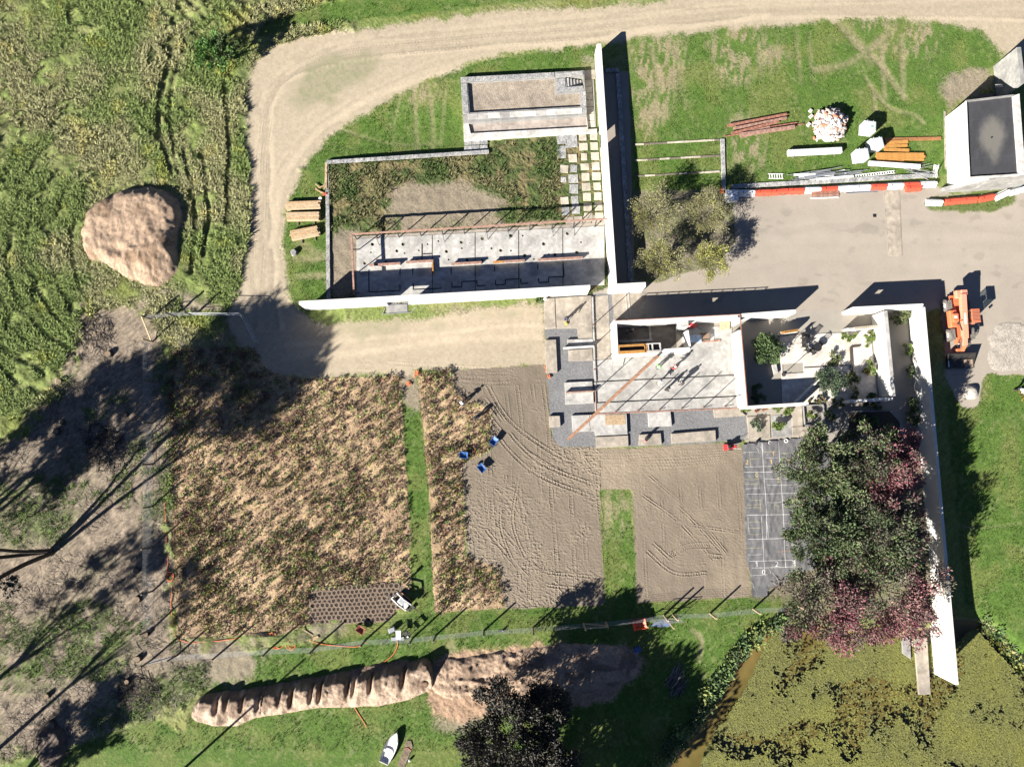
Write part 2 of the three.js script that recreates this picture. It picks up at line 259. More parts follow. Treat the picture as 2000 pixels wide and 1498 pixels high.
// tracks worn into the lawns
const worn = zero();
for (const [pts, w, v] of [
  [[[1722, 70], [1724, 130], [1730, 190]], 0.9, 1], [[[1762, 70], [1763, 120], [1766, 175]], 1.0, 1], [[[1690, 95], [1720, 125], [1745, 160], [1770, 190]], 1.1, 1.2], [[[1640, 45], [1680, 90], [1700, 115]], 1.6, 1], [[[1740, 60], [1700, 95], [1650, 125], [1590, 135]], 1.3, 1],
  [[[1690, 150], [1710, 180], [1740, 210], [1790, 225], [1805, 240]], 0.7, 0.9], [[[1705, 170], [1710, 215]], 0.7, 0.8], [[[1270, 90], [1285, 150], [1280, 200], [1250, 245]], 1.0, 0.9], [[[1320, 80], [1330, 150], [1340, 210]], 0.9, 0.6], [[[1555, 60], [1560, 120], [1565, 160]], 0.8, 0.6], [[[1580, 65], [1585, 130], [1590, 160]], 0.8, 0.5],
  [[[805, 140], [810, 200], [812, 250], [815, 290]], 0.8, 0.8], [[[830, 150], [840, 200], [845, 260], [843, 290]], 0.8, 0.8], [[[790, 160], [770, 230], [768, 280]], 0.6, 0.5], [[[640, 240], [700, 262], [780, 278], [860, 275]], 0.5, 0.6], [[[870, 150], [865, 220], [860, 280]], 0.6, 0.5],
  [[[1350, 1230], [1370, 1250], [1365, 1290]], 0.7, 1], [[[880, 1260], [884, 1278]], 1.6, 1], [[[575, 470], [630, 500]], 1.4, 0.6], [[[580, 540], [625, 538]], 1.2, 0.8], [[[575, 505], [620, 505]], 1.2, 0.8], [[[1840, 1025], [1920, 1030], [2000, 1020]], 0.4, 0.5],
]) stroke(worn, pts, w, v, 0.2, 7);
// ruts in the rough meadow
for (const [pts, w] of [[[[345, 80], [330, 120], [312, 180], [310, 230], [318, 290], [335, 340]], 1.1], [[[350, 130], [335, 175], [328, 230], [340, 290], [350, 340]], 0.8], [[[438, 170], [444, 260], [446, 350], [440, 440]], 0.9], [[[360, 300], [375, 380], [380, 470], [372, 530]], 0.8], [[[395, 300], [405, 400], [400, 500]], 0.7]]) stroke(rut, pts, w, 1, 0.3, 5);
for (let i = 0; i < 7; i++) { const r = 200 + i * 38, pts = []; for (let a = 2.0; a < 4.3; a += 0.25) pts.push([330 + Math.cos(a) * r * 1.0, 480 - Math.sin(a) * r * 0.85]); stroke(rut, pts, 1.0, 0.5, 0.7, 80 + i); }
for (let i = 0; i < 8; i++) { const x = 250 + i * 34; stroke(rut, [[x, -30], [x + 30, 20], [x + 70, 55], [x + 80, 90]], 0.9, 0.45, 0.4, 90 + i); }

// fine relief, 7.4 cm grid, metres
const fine = new Float32Array(TW * TH);
function tyre(pts, gauge, width, depth, lug = 0.32, seed = 3) { // a pair of lugged tyre prints
  const c = new THREE.CatmullRomCurve3(pts.map(([x, y]) => G(x, y)), false, 'catmullrom', 0.5), L = c.getLength(), n = Math.ceil(L / 0.05);
  for (let i = 0; i <= n; i++) {
    const u = i / n, p = c.getPoint(u), t = c.getTangent(u), s = u * L;
    for (const side of gauge ? [-1, 1] : [0]) for (let q = -width / 2; q <= width / 2; q += 0.06) {
      const off = side * gauge / 2 + q, X = p.x - t.z * off, Z = p.z + t.x * off, ix = (X - GX0) * TS2 | 0, iz = (Z - GZ0) * TS2 | 0;
      if (ix < 0 || iz < 0 || ix >= TW || iz >= TH) continue;
      const e = Math.abs(q) > width / 2 - 0.07 ? 0.9 : 0, ph = (s + Math.abs(q) * 0.8) / lug; // ridges at the print's sides, lugs inside
      const h = depth * (e + (e ? 0 : -0.8 + 1.1 * (ph - Math.floor(ph) > 0.5 ? 1 : 0))) * (0.5 + 1.2 * vn(s * 0.7, seed, 5)) * sstep(0.22, 0.5, vn(s * 0.35 + 40, seed + side * 3, 7)) * (0.6 + 0.8 * hash2(ix, iz, 13));
      fine[iz * TW + ix] = h;
    }
  }
}
{ // tilled soil: passes up and down the plots, and a few crossings
  for (let i = 0; i < 15; i++) { const x = 902 + i * 18.5, b = rr(-8, 8); if (i % 3 !== 1) tyre([[Math.max(895, x - 12 + b), 735 + rr(0, 40)], [x + b, 850], [x + 6 + rr(-6, 6), 960], [x + 14 + b, 1080], [x + 20, 1176]].map(([a, y]) => [a, y]), 0, 0.5, 0.026, 0.3, i); }
  tyre([[930, 740], [985, 830], [1080, 900], [1160, 935]], 1.6, 0.5, 0.06, 0.35, 31); tyre([[960, 1030], [1030, 1110], [1100, 1170]], 1.5, 0.45, 0.06, 0.3, 32); tyre([[1000, 930], [990, 1030], [1040, 1120], [1150, 1140]], 1.5, 0.4, 0.06, 0.3, 33); tyre([[900, 740], [950, 800], [1000, 870], [1060, 920], [1160, 960]], 1.4, 0.45, 0.06, 0.3, 35);
  for (let i = 0; i < 6; i++) { const x = 1255 + i * 38; tyre([[x - 6, 925], [x, 1000], [x + 4, 1090], [x + 8, 1165]], 0, 0.4, 0.016, 0.28, 40 + i); }
  tyre([[1262, 960], [1330, 1010], [1400, 1085]], 1.3, 0.35, 0.05, 0.3, 51); tyre([[1262, 1012], [1340, 1025], [1440, 1040]], 0, 0.3, 0.045, 0.3, 52); tyre([[1270, 930], [1360, 1010], [1420, 1080]], 0, 0.3, 0.04, 0.3, 53);
  tyre([[1310, 1085], [1345, 1068], [1390, 1066]], 0, 0.7, 0.06, 0.25, 54); tyre([[1315, 1095], [1360, 1085], [1410, 1088]], 0, 0.5, 0.06, 0.25, 55); tyre([[1270, 1070], [1320, 1110], [1380, 1110]], 1.2, 0.4, 0.05, 0.3, 56);
  for (let i = 0; i < 6; i++) tyre([[1110 + i * 4, 885 + i * 7], [1200, 890 + i * 5], [1330, 884 + i * 6], [1440, 880 + i * 4]], 0, 0.45, 0.014, 0.3, 60 + i);
  tyre([[890, 735], [960, 740], [1060, 735]], 1.2, 0.5, 0.05, 0.3, 71); tyre([[700, 715], [800, 722], [950, 730]], 1.2, 0.5, 0.012, 0.3, 72);
  for (const o of [0, 9, 20]) { tyre([[490 + o, 560], [500 + o, 420], [505 + o, 280], [540 + o, 160], [660, 100 + o], [900, 75 + o], [1200, 50 + o]], 0, 0.4, 0.008, 0.3, 80 + o); }
}
// heights on the half grid
const hgt = zero();
{
  const deep = mask(PL.pond, 3.2, -1), bank = mask([[[1290, 1530], [1380, 1382], [1470, 1240], [1560, 1195], [1870, 1180], [1930, 1205], [2120, 1360], [2300, 1700], [1200, 1700]]], 6, -1);
  const dip = mask([[[645, 300], [955, 280], [950, 225], [800, 225], [660, 270]]], 5), lowEdge = mask([[[560, 606], [1100, 590], [1100, 640], [560, 660]]], 3);
  for (let y = 0; y < HH; y++) for (let x = 0; x < HW; x++) {
    const k = y * HW + x; hgt[k] = -2.0 * sstep(0.1, 0.9, deep[k]) - 0.35 * bank[k] * (1 - deep[k]) - 0.9 * dip[k] * (1 - K.garden[k]) * sstep(0, 0.5, 1 - K.garden[k]);
  }
}
const heightAt = (X, Z) => samp(hgt, X, Z);
const ground = (px, py, dh = 0) => { const p = G(px, py); p.y = heightAt(p.x, p.z) + dh; return p; };

// albedo, bump and the owner of every texel
const REG = ['meadow', 'lawn', 'dirt_road', 'pavement', 'tilled_soil', 'planting_bed', 'bare_ground', 'gravel_bed', 'pond_bank', 'path'];
const owner = new Uint8Array(TW * TH), alb = new Uint8Array(TW * TH * 4), bmp = new Uint8Array(TW * TH * 4);
{
  const s8 = new Uint8Array(4096); for (let i = 0; i < 4096; i++) { const c = i / 4095; s8[i] = Math.round(255 * (c <= 0.0031308 ? 12.92 * c : 1.055 * Math.pow(c, 1 / 2.4) - 0.055)); }
  const enc = (c) => s8[clamp(c * AF) * 4095 | 0];
  let R, Gc, B;
  const put = (t, r, g, b) => { R += (r - R) * t; Gc += (g - Gc) * t; B += (b - B) * t; };
  for (let j = 0; j < TH; j++) for (let i = 0; i < TW; i++) {
    const X = GX0 + (i + 0.5) / TS2, Z = GZ0 + (j + 0.5) / TS2, k = j * TW + i;
    const nL = fbm(X * 0.13, Z * 0.13, 1, 3), nM = fbm(X * 0.7, Z * 0.7, 5, 3), nS = vn(X * 3.1, Z * 3.1, 9), nF = vn(X * 8.3, Z * 8.3, 11), nW = hash2(i, j, 77);
    const e = (nM - 0.5) * 0.9 + (nF - 0.5) * 0.35, cut = (m, w = 0.12, amp = 1) => sstep(0.5 - w, 0.5 + w, m + e * amp * 4 * m * (1 - m));
    let h = fine[k], own = 0, S = (a) => samp(a, X, Z);
    // meadow
    const dryM = sstep(0.42, 0.68, nL * 0.6 + nM * 0.4), st = vn((X + Z) * 2.4, (X - Z) * 0.8, 15);
    R = lerp(0.135, 0.22, dryM * 0.6); Gc = lerp(0.175, 0.215, dryM * 0.6); B = lerp(0.042, 0.09, dryM * 0.6);
    put(0.5 * sstep(0.55, 0.75, fbm(X * 0.2 + 40, Z * 0.2, 21, 3)), 0.13, 0.14, 0.02);
    let v = 0.55 + 0.5 * nF + 0.35 * st; R *= v; Gc *= v; B *= v; h += (nF - 0.5) * 0.04 + (nS - 0.5) * 0.06;
    const rt = S(rut); if (rt > 0.05) put(rt * 0.5, 0.16, 0.13, 0.085);
    let t;
    // cleared, brushy ground
    t = cut(S(K.brush), 0.2); if (t > 0) {
      const fib = vn((X * 0.8 + Z) * 5, (X - Z * 0.8) * 1.3, 31) * 0.6 + vn((X - Z) * 1.4, (X + Z) * 5.5, 33) * 0.4, g = clamp(S(K.greenBrush) * 1.2 * sstep(0.35, 0.6, nM) + 0.25 * sstep(0.6, 0.75, nL));
      let r = lerp(0.255, 0.12, g), gg = lerp(0.203, 0.155, g), b = lerp(0.148, 0.045, g); const w = 0.45 + 0.75 * fib + 0.5 * (nF - 0.5) + (nW > 0.985 ? 0.9 : 0);
      put(t, r * w, gg * w, b * w); h = lerp(h, fine[k] + (fib - 0.5) * 0.07, t); if (t > 0.5) own = 6;
    }
    // lawns
    t = cut(S(K.lawn), 0.16); if (t > 0) {
      const y = sstep(0.45, 0.7, fbm(X * 0.35, Z * 0.35, 41, 3)); let w = 0.62 + 0.42 * nF + 0.26 * nS + 0.25 * (nW - 0.5);
      let r = lerp(0.066, 0.118, y * 0.8), g = lerp(0.128, 0.152, y * 0.8), b = lerp(0.012, 0.030, y * 0.8);
      let d = clamp(S(K.dry) * 1.5 * sstep(0.38, 0.68, nM * 0.35 + nF * 0.25 + 0.4 * vn(X * 2.6 + Z * 0.5, Z * 0.7 - X * 0.3, 43)) * 1.0); d = Math.max(d, clamp(S(worn) * (0.6 + 0.7 * nS))); d = Math.max(d, 0.30 * sstep(0.55, 0.8, nM * 0.5 + nS * 0.5));
      r = lerp(r, 0.26, d * 0.85); g = lerp(g, 0.215, d * 0.85); b = lerp(b, 0.13, d * 0.85);
      put(t, r * w, g * w, b * w); h = lerp(h, fine[k] + (nF - 0.5) * 0.03 - S(worn) * 0.05, t); if (t > 0.5) own = 1;
    }
    // garden plot inside the walls
    t = S(K.garden) > 0.5 ? 1 : 0; if (t) { const y = sstep(0.35, 0.65, nM), w = 0.5 + 0.6 * nF + 0.4 * nS; put(1, lerp(0.05, 0.14, y) * w, lerp(0.075, 0.118, y) * w, lerp(0.014, 0.05, y) * w); h += (nF - 0.5) * 0.05 + (nS - 0.5) * 0.06; own = 0; }
    t = cut(S(K.treebed), 0.25); if (t > 0) { put(t, 0.17 * (0.7 + 0.5 * nF), 0.15 * (0.7 + 0.5 * nF), 0.10 * (0.7 + 0.5 * nF)); put(t * 0.6 * sstep(0.5, 0.6, nM), 0.10, 0.115, 0.04); if (t > 0.5) own = 6; }
    // bare dirt patches
    t = cut(S(K.dirtpatch), 0.3); if (t > 0) { const w = 0.66 + 0.5 * nF + 0.25 * (nW - 0.5); put(t * 0.9, 0.25 * w, 0.205 * w, 0.15 * w); h = lerp(h, fine[k] + (nF - 0.5) * 0.02 + (nS - 0.5) * 0.02, t); if (t > 0.5 && own !== 0) own = 6; }
    t = cut(S(K.strip), 0.25); if (t > 0) { const w = 0.6 + 0.55 * nF + 0.3 * nS; put(t, 0.31 * w, 0.205 * w, 0.135 * w); h = lerp(h, fine[k] + (nS - 0.5) * 0.07 + (nF - 0.5) * 0.03, t); if (t > 0.5) own = 6; }
    // road
    t = cut(S(K.road), 0.28); if (t > 0) {
      const tr = S(trk), w = 0.93 + 0.12 * (nL - 0.5) + 0.16 * (nS - 0.5) + 0.15 * (nF - 0.5) + 0.10 * (nW - 0.5) + 0.26 * tr;
      put(t, 0.385 * w, 0.322 * w, 0.232 * w); const gr = cut(S(K.grassroad), 0.3) * (0.3 + 0.6 * nS); put(t * gr, 0.19, 0.195, 0.105); h = lerp(h, fine[k] + (nF - 0.5) * 0.006 + tr * 0.008, t); if (t > 0.5) own = 2;
    }
    t = cut(S(K.roadedge), 0.3) * (0.4 + 0.5 * nS); if (t > 0) put(t * 0.8, 0.075, 0.11, 0.035);
    // yard
    t = cut(S(K.yard), 0.14, 0.5); if (t > 0) {
      const tr = S(trk), w = 0.92 + 0.16 * (nL - 0.5) + 0.12 * (nM - 0.5) + 0.07 * (nF - 0.5) + 0.05 * (nW - 0.5) + 0.09 * tr - 0.12 * sstep(0.68, 0.8, fbm(X * 0.5, Z * 0.9, 61, 3));
      put(t, 0.345 * w, 0.302 * w, 0.248 * w); h = lerp(h, (nF - 0.5) * 0.003, t); if (t > 0.5) own = 3;
    }
    t = cut(S(K.lawn2), 0.2); if (t > 0) { const w = 0.6 + 0.5 * nF + 0.3 * nS; put(t, 0.095 * w, 0.125 * w, 0.03 * w); h = lerp(h, (nF - 0.5) * 0.03, t); if (t > 0.5) own = 1; }
    if (S(K.walk) > 0.5) { const w = 0.9 + 0.2 * (nM - 0.5); put(1, 0.3 * w, 0.26 * w, 0.215 * w); own = 9; h = 0; }
    // tilled soil
    t = cut(S(K.soil), 0.14, 0.6); if (t > 0) {
      const c = vn(X * 5.2, Z * 11, 51), c2 = vn(X * 4, Z * 7, 52), w = 0.88 + 0.34 * (nL - 0.5) + 0.16 * (nM - 0.5) + 0.12 * (nF - 0.5) + 0.10 * (nW - 0.5) + (nW > 0.992 ? 0.35 : 0), tn = S(K.tan);
      put(t, lerp(0.205, 0.275, tn) * w, lerp(0.166, 0.222, tn) * w, lerp(0.122, 0.160, tn) * w); const plot1 = (X < 10.6 ? 1 : 0.3) * sstep(0.3, 0.7, nL * 0.7 + nM * 0.3);
      h = lerp(h, fine[k] + sstep(0.66, 0.76, c) * 0.05 * plot1 + sstep(0.70, 0.78, c2) * 0.05 * plot1 + (nF - 0.5) * 0.02, t); if (t > 0.5) own = 4;
    }
    // mulched planting beds
    t = cut(S(K.bed), 0.14, 0.6); if (t > 0) {
      const w = 0.72 + 0.5 * nF + 0.3 * (nW - 0.5), br = sstep(0.42, 0.68, nM * 0.55 + nL * 0.45); put(t, lerp(0.43, 0.31, br) * w, lerp(0.305, 0.21, br) * w, lerp(0.180, 0.128, br) * w);
      put(t * 0.55 * sstep(0.64, 0.74, vn(X * 2.2, Z * 2.2, 71) * 0.6 + nF * 0.4), 0.075, 0.052, 0.035); h = lerp(h, (nF - 0.5) * 0.04, t); if (t > 0.5) own = 5;
      const dk = cut(S(K.darkbed), 0.2); if (dk > 0) { const q = 0.7 + 0.6 * nF; put(dk, 0.15 * q, 0.115 * q, 0.085 * q); }
    }
    if (S(K.court) > 0.5) { const w = 0.9 + 0.2 * (nM - 0.5) + 0.06 * (nF - 0.5); put(1, 0.33 * w, 0.30 * w, 0.255 * w); own = 3; h = 0; }
    t = cut(S(K.gravel), 0.1, 0.4); if (t > 0) { const w = 0.80 + 0.25 * nF + 0.45 * (nW - 0.4) + 0.25 * (nM - 0.5); put(t, 0.172 * w, 0.172 * w, 0.176 * w); h = lerp(h, (nF - 0.5) * 0.02 + (nW - 0.5) * 0.01, t); if (t > 0.5) own = 7; }
    // pond edge and bed
    const pd = S(K.pond); t = sstep(0.36, 0.52, pd + e * 0.12); if (t > 0) { const w = 0.7 + 0.6 * nM, dp = sstep(0.5, 0.98, pd); put(t, lerp(0.33, 0.19, dp) * w, lerp(0.265, 0.18, dp) * w, lerp(0.15, 0.085, dp) * w); h *= 1 - t; if (pd > 0.45) own = 8; }
    owner[k] = own; alb[4 * k] = enc(R); alb[4 * k + 1] = enc(Gc); alb[4 * k + 2] = enc(B); alb[4 * k + 3] = 255;
    const hb = clamp((h + 0.2) / 0.4) * 255; bmp[4 * k] = bmp[4 * k + 1] = bmp[4 * k + 2] = hb; bmp[4 * k + 3] = 255;
  }
}
const groundMap = new THREE.DataTexture(alb, TW, TH); groundMap.colorSpace = THREE.SRGBColorSpace; groundMap.magFilter = THREE.LinearFilter; groundMap.needsUpdate = true;
const groundBump = new THREE.DataTexture(bmp, TW, TH); groundBump.magFilter = THREE.LinearFilter; groundBump.needsUpdate = true;
const groundMat = new THREE.MeshStandardMaterial({ map: groundMap, bumpMap: groundBump, bumpScale: 0.4, roughness: 0.96 });
const ownerAt = (X, Z) => owner[clamp((Z - GZ0) * TS2 | 0, 0, TH - 1) * TW + clamp((X - GX0) * TS2 | 0, 0, TW - 1)];
{
  const CS = 0.25, nx = Math.round(GW / CS), nz = Math.round(GD / CS), H = new Float32Array((nx + 1) * (nz + 1));
  for (let j = 0; j <= nz; j++) for (let i = 0; i <= nx; i++) {
    const X = GX0 + i * CS, Z = GZ0 + j * CS, o = ownerAt(X, Z); let y = samp(hgt, X, Z);
    if (o === 0 && X < -20 && samp(K.garden, X, Z) < 0.05) y += (vn(X * 1.1, Z * 1.1, 3) - 0.5) * 0.34 + (vn(X * 0.4, Z * 0.4, 4) - 0.5) * 0.3 - 0.55 * samp(rut, X, Z) + 0.12;
    else if (o === 0 && samp(K.garden, X, Z) > 0.5) y += (vn(X * 1.3, Z * 1.3, 3) - 0.5) * 0.12;
    else if (o === 6) y += (vn(X * 1.5, Z * 1.5, 6) - 0.5) * 0.14;
    else if (o === 1) y += (vn(X * 0.8, Z * 0.8, 8) - 0.5) * 0.05;
    else if (o === 4) y += (vn(X * 1.6, Z * 0.9, 8) - 0.5) * 0.05;
    else if (o === 5) y += (vn(X * 1.4, Z * 1.4, 8) - 0.5) * 0.08;
    H[j * (nx + 1) + i] = i === 0 || j === 0 || i === nx || j === nz ? Math.min(y, 0) : y;
  }
  const idx = REG.map(() => []), remap = REG.map(() => new Map()), vert = REG.map(() => []);
  for (let j = 0; j < nz; j++) for (let i = 0; i < nx; i++) {
    const o = ownerAt(GX0 + (i + 0.5) * CS, GZ0 + (j + 0.5) * CS), q = [j * (nx + 1) + i, j * (nx + 1) + i + 1, (j + 1) * (nx + 1) + i, (j + 1) * (nx + 1) + i + 1].map((g) => { let r = remap[o].get(g); if (r === undefined) { r = vert[o].length; remap[o].set(g, r); vert[o].push(g); } return r; });
    idx[o].push(q[0], q[2], q[1], q[1], q[2], q[3]);
  }
  const nAt = (i, j) => { const l = H[j * (nx + 1) + Math.max(0, i - 1)], r = H[j * (nx + 1) + Math.min(nx, i + 1)], u = H[Math.max(0, j - 1) * (nx + 1) + i], d = H[Math.min(nz, j + 1) * (nx + 1) + i]; return V3(l - r, 2 * CS, u - d).normalize(); };
  REG.forEach((name, o) => {
    if (!vert[o].length) return;
    const p = new Float32Array(vert[o].length * 3), n = new Float32Array(vert[o].length * 3), uv = new Float32Array(vert[o].length * 2);
    vert[o].forEach((g, v) => { const i = g % (nx + 1), j = (g / (nx + 1)) | 0, N = nAt(i, j); p.set([GX0 + i * CS, H[g], GZ0 + j * CS], 3 * v); n.set([N.x, N.y, N.z], 3 * v); uv.set([i / nx, j / nz], 2 * v); });
    const g = new THREE.BufferGeometry(); g.setAttribute('position', new THREE.BufferAttribute(p, 3)); g.setAttribute('normal', new THREE.BufferAttribute(n, 3)); g.setAttribute('uv', new THREE.BufferAttribute(uv, 2)); g.setIndex(idx[o]);
    const m = new THREE.Mesh(g, groundMat); m.name = name; m.receiveShadow = m.castShadow = true; scene.add(struct(m));
  });
  // the land beyond the surveyed plot, out to the horizon
  const far = new THREE.Shape([new THREE.Vector2(-1500, -1500), new THREE.Vector2(1500, -1500), new THREE.Vector2(1500, 1500), new THREE.Vector2(-1500, 1500)]);
  far.holes.push(new THREE.Path([new THREE.Vector2(GX0 + .1, -GZ0 - .1), new THREE.Vector2(GX0 + GW - .1, -GZ0 - .1), new THREE.Vector2(GX0 + GW - .1, -GZ0 - GD + .1), new THREE.Vector2(GX0 + .1, -GZ0 - GD + .1)]));
  const fg = new THREE.ShapeGeometry(far); fg.rotateX(-Math.PI / 2); fg.translate(0, -0.05, 0);
  const fm = new THREE.Mesh(boxUV(fg), mat(0.085, 0.105, 0.035, 0.97)); fm.name = 'ground'; fm.receiveShadow = true; scene.add(struct(fm));
}
// ------------------------------------------------------------------ pond
{
  const w = new THREE.Shape([...P([[1200, 1560], [1290, 1500], [1345, 1432], [1400, 1355], [1440, 1295], [1490, 1235], [1560, 1195], [1700, 1190], [1865, 1190], [1915, 1190], [1965, 1240], [2030, 1305], [2160, 1400]], -1.05), V3(110, 0, 44), V3(-5, 0, 44)].map((p) => new THREE.Vector2(p.x, -p.z)));
  const g = new THREE.ShapeGeometry(w); g.rotateX(-Math.PI / 2); g.translate(0, -1.05, 0);
  const m = new THREE.Mesh(boxUV(g), new THREE.MeshPhysicalMaterial({ color: new THREE.Color().setRGB(0.78, 0.72, 0.54), roughness: 0.05, transmission: 1, thickness: 0, ior: 1.33 }));
  m.name = 'pond_water'; scene.add(struct(m));
  // floating pondweed: tufts of small fronds, dense in mats with open lanes between them
  const leaf = []; const R = mulberry(5);
  for (let i = 0; i < 9; i++) { const a = R() * 6.28, r = R() * 0.2, s = 0.05 + R() * 0.09, q = new THREE.PlaneGeometry(s * 1.6, s); q.rotateX(-Math.PI / 2 + (R() - 0.5) * 1.1); q.rotateY(R() * 6); q.translate(Math.cos(a) * r, 0.015 + R() * 0.05, Math.sin(a) * r); leaf.push(q); }
  const lg = merge(leaf), spots = [], inner = mask([[[1358, 1530], [1384, 1448], [1431, 1386], [1462, 1335], [1482, 1290], [1506, 1242], [1546, 1219], [1568, 1235], [1560, 1290], [1600, 1250], [1700, 1240], [1780, 1245], [1860, 1265], [1905, 1225], [1925, 1250], [1990, 1320], [2130, 1430], [2150, 1640], [1340, 1640]]], 1.0, -1);
  const open = mask([[[1400, 1500], [1480, 1480], [1560, 1500], [1640, 1470], [1690, 1400], [1760, 1410], [1830, 1400], [1860, 1345], [1815, 1330], [1770, 1330], [1700, 1330], [1640, 1350], [1610, 1390], [1560, 1410], [1500, 1440], [1440, 1450]], [[1550, 1295], [1570, 1240], [1610, 1250], [1600, 1300], [1560, 1320]], [[1500, 1350], [1530, 1325], [1540, 1345], [1510, 1370]], [[1830, 1250], [1870, 1270], [1868, 1345], [1845, 1390], [1815, 1390], [1810, 1340]], [[1615, 1500], [1640, 1480], [1690, 1400], [1680, 1500]]], 1.6, -1);
  for (let t = 0; t < 260000 && spots.length < 62000; t++) {
    const X = 16 + R() * 60, Z = 17 + R() * 27, a = samp(inner, X, Z); if (a < 0.5) continue;
    const n = fbm(X * 0.33, Z * 0.33, 201, 4) + 0.25 * (vn(X * 1.6, Z * 1.6, 207) - 0.5), o = samp(open, X, Z);
    const p = sstep(0.22, 0.54, n - o * 0.46 + 0.07 + 0.10 * (vn(X * 4, Z * 4, 208) - 0.5)); if (R() < p * p * 0.95 + 0.09) spots.push([X, Z, n]);
  }
  const im = new THREE.InstancedMesh(lg, mat(1, 1, 1, 0.8, { side: THREE.DoubleSide }), spots.length), mm = new THREE.Matrix4(), q = new THREE.Quaternion(), c = new THREE.Color();
  spots.forEach(([X, Z, n], i) => { q.setFromAxisAngle(V3(0, 1, 0), R() * 6.28); const s = 0.45 + R() * 0.65; mm.compose(V3(X, -1.04, Z), q, V3(s, s, s)); im.setMatrixAt(i, mm); const v = 0.72 + 0.48 * R(), y = clamp(n * 1.2 - 0.2); c.setRGB(lerp(0.125, 0.180, y) * v, lerp(0.132, 0.182, y) * v, lerp(0.036, 0.030, y) * v); im.setColorAt(i, c); });
  im.name = 'floating_pondweed'; im.castShadow = im.receiveShadow = true; tag(im, 'olive green pondweed mats floating across the pond', 'pondweed'); im.userData.kind = 'stuff'; scene.add(im);
}

// ------------------------------------------------------------------ walls
// A -> B is the plan line of the face on the given side; openings: [start, end, sill, head] in metres along the wall
function wallGeo(A, B, t, y0, yA, yB, side = 'L', openings = []) {
  const L = Math.hypot(B.x - A.x, B.z - A.z), s = new THREE.Shape([new THREE.Vector2(0, y0), new THREE.Vector2(L, y0), new THREE.Vector2(L, yB), new THREE.Vector2(0, yA)]);
  for (const [a, b, lo, hi] of openings) s.holes.push(new THREE.Path([new THREE.Vector2(a, Math.max(lo, y0 + 0.02)), new THREE.Vector2(b, Math.max(lo, y0 + 0.02)), new THREE.Vector2(b, hi), new THREE.Vector2(a, hi)]));
  const g = new THREE.ExtrudeGeometry(s, { depth: t - 0.02, bevelEnabled: true, bevelThickness: 0.01, bevelSize: 0.01, bevelOffset: -0.01, bevelSegments: 1 });
  g.translate(0, 0, side === 'L' ? -t + 0.01 : 0.01); return g;
}
function wall(label, A, B, o = {}) {
  const w = thing(o.name ?? 'white_wall', label, o.category ?? 'wall', V3(A.x, 0, A.z), yaw(A, B), o.group);
  const t = o.t ?? 0.35, h = o.h ?? 2.9, hB = o.hB ?? h, body = part(w, 'wall_body', wallGeo(A, B, t, o.y0 ?? -0.3, h, hB, o.side, o.openings), o.mat ?? M.white);
  w.userData.len = Math.hypot(B.x - A.x, B.z - A.z);
  if (o.cap) { const L = w.userData.len, cz = (o.side ?? 'L') === 'L' ? -t / 2 : t / 2, a = Math.atan2(hB - h, L); part(w, 'coping', box(Math.hypot(L, hB - h) + 0.03, 0.05, t + 0.03, L / 2, (h + hB) / 2 + 0.027, cz, 0, 0, a), o.cap); }
  return w;
}
const gate0 = G(759, 597), gate1 = G(803, 594.5);
{ // long white wall of the west building, with a doorway onto the dirt road
  const A = G(600, 606.5), B = G(1147, 576), L = A.distanceTo(B), a = A.distanceTo(gate0), b = A.distanceTo(gate1);
  wall('long white rendered wall between the concrete slab and the dirt road', A, B, { h: 3.55, t: 0.4, openings: [[a, b, 0, 2.0]], y0: -0.5 });
}
{ const A = G(1161.5, 107), B = G(1190, 573), d = A.distanceTo(G(1169, 290)), e = A.distanceTo(G(1170, 262));
  wall('tall white wall running north to south beside the shaded walkway', A, B, { h: 2.45, hB: 3.0, t: 0.55, side: 'L', openings: [[e, d + 0.1, 0, 1.35]] });
  const C = G(1187.5, 574.5), D = G(1253, 571);
  wall('short white return wall at the south end of the shaded walkway', C, D, { h: 2.99, t: 0.55 });
}
const hTop = 2.9;
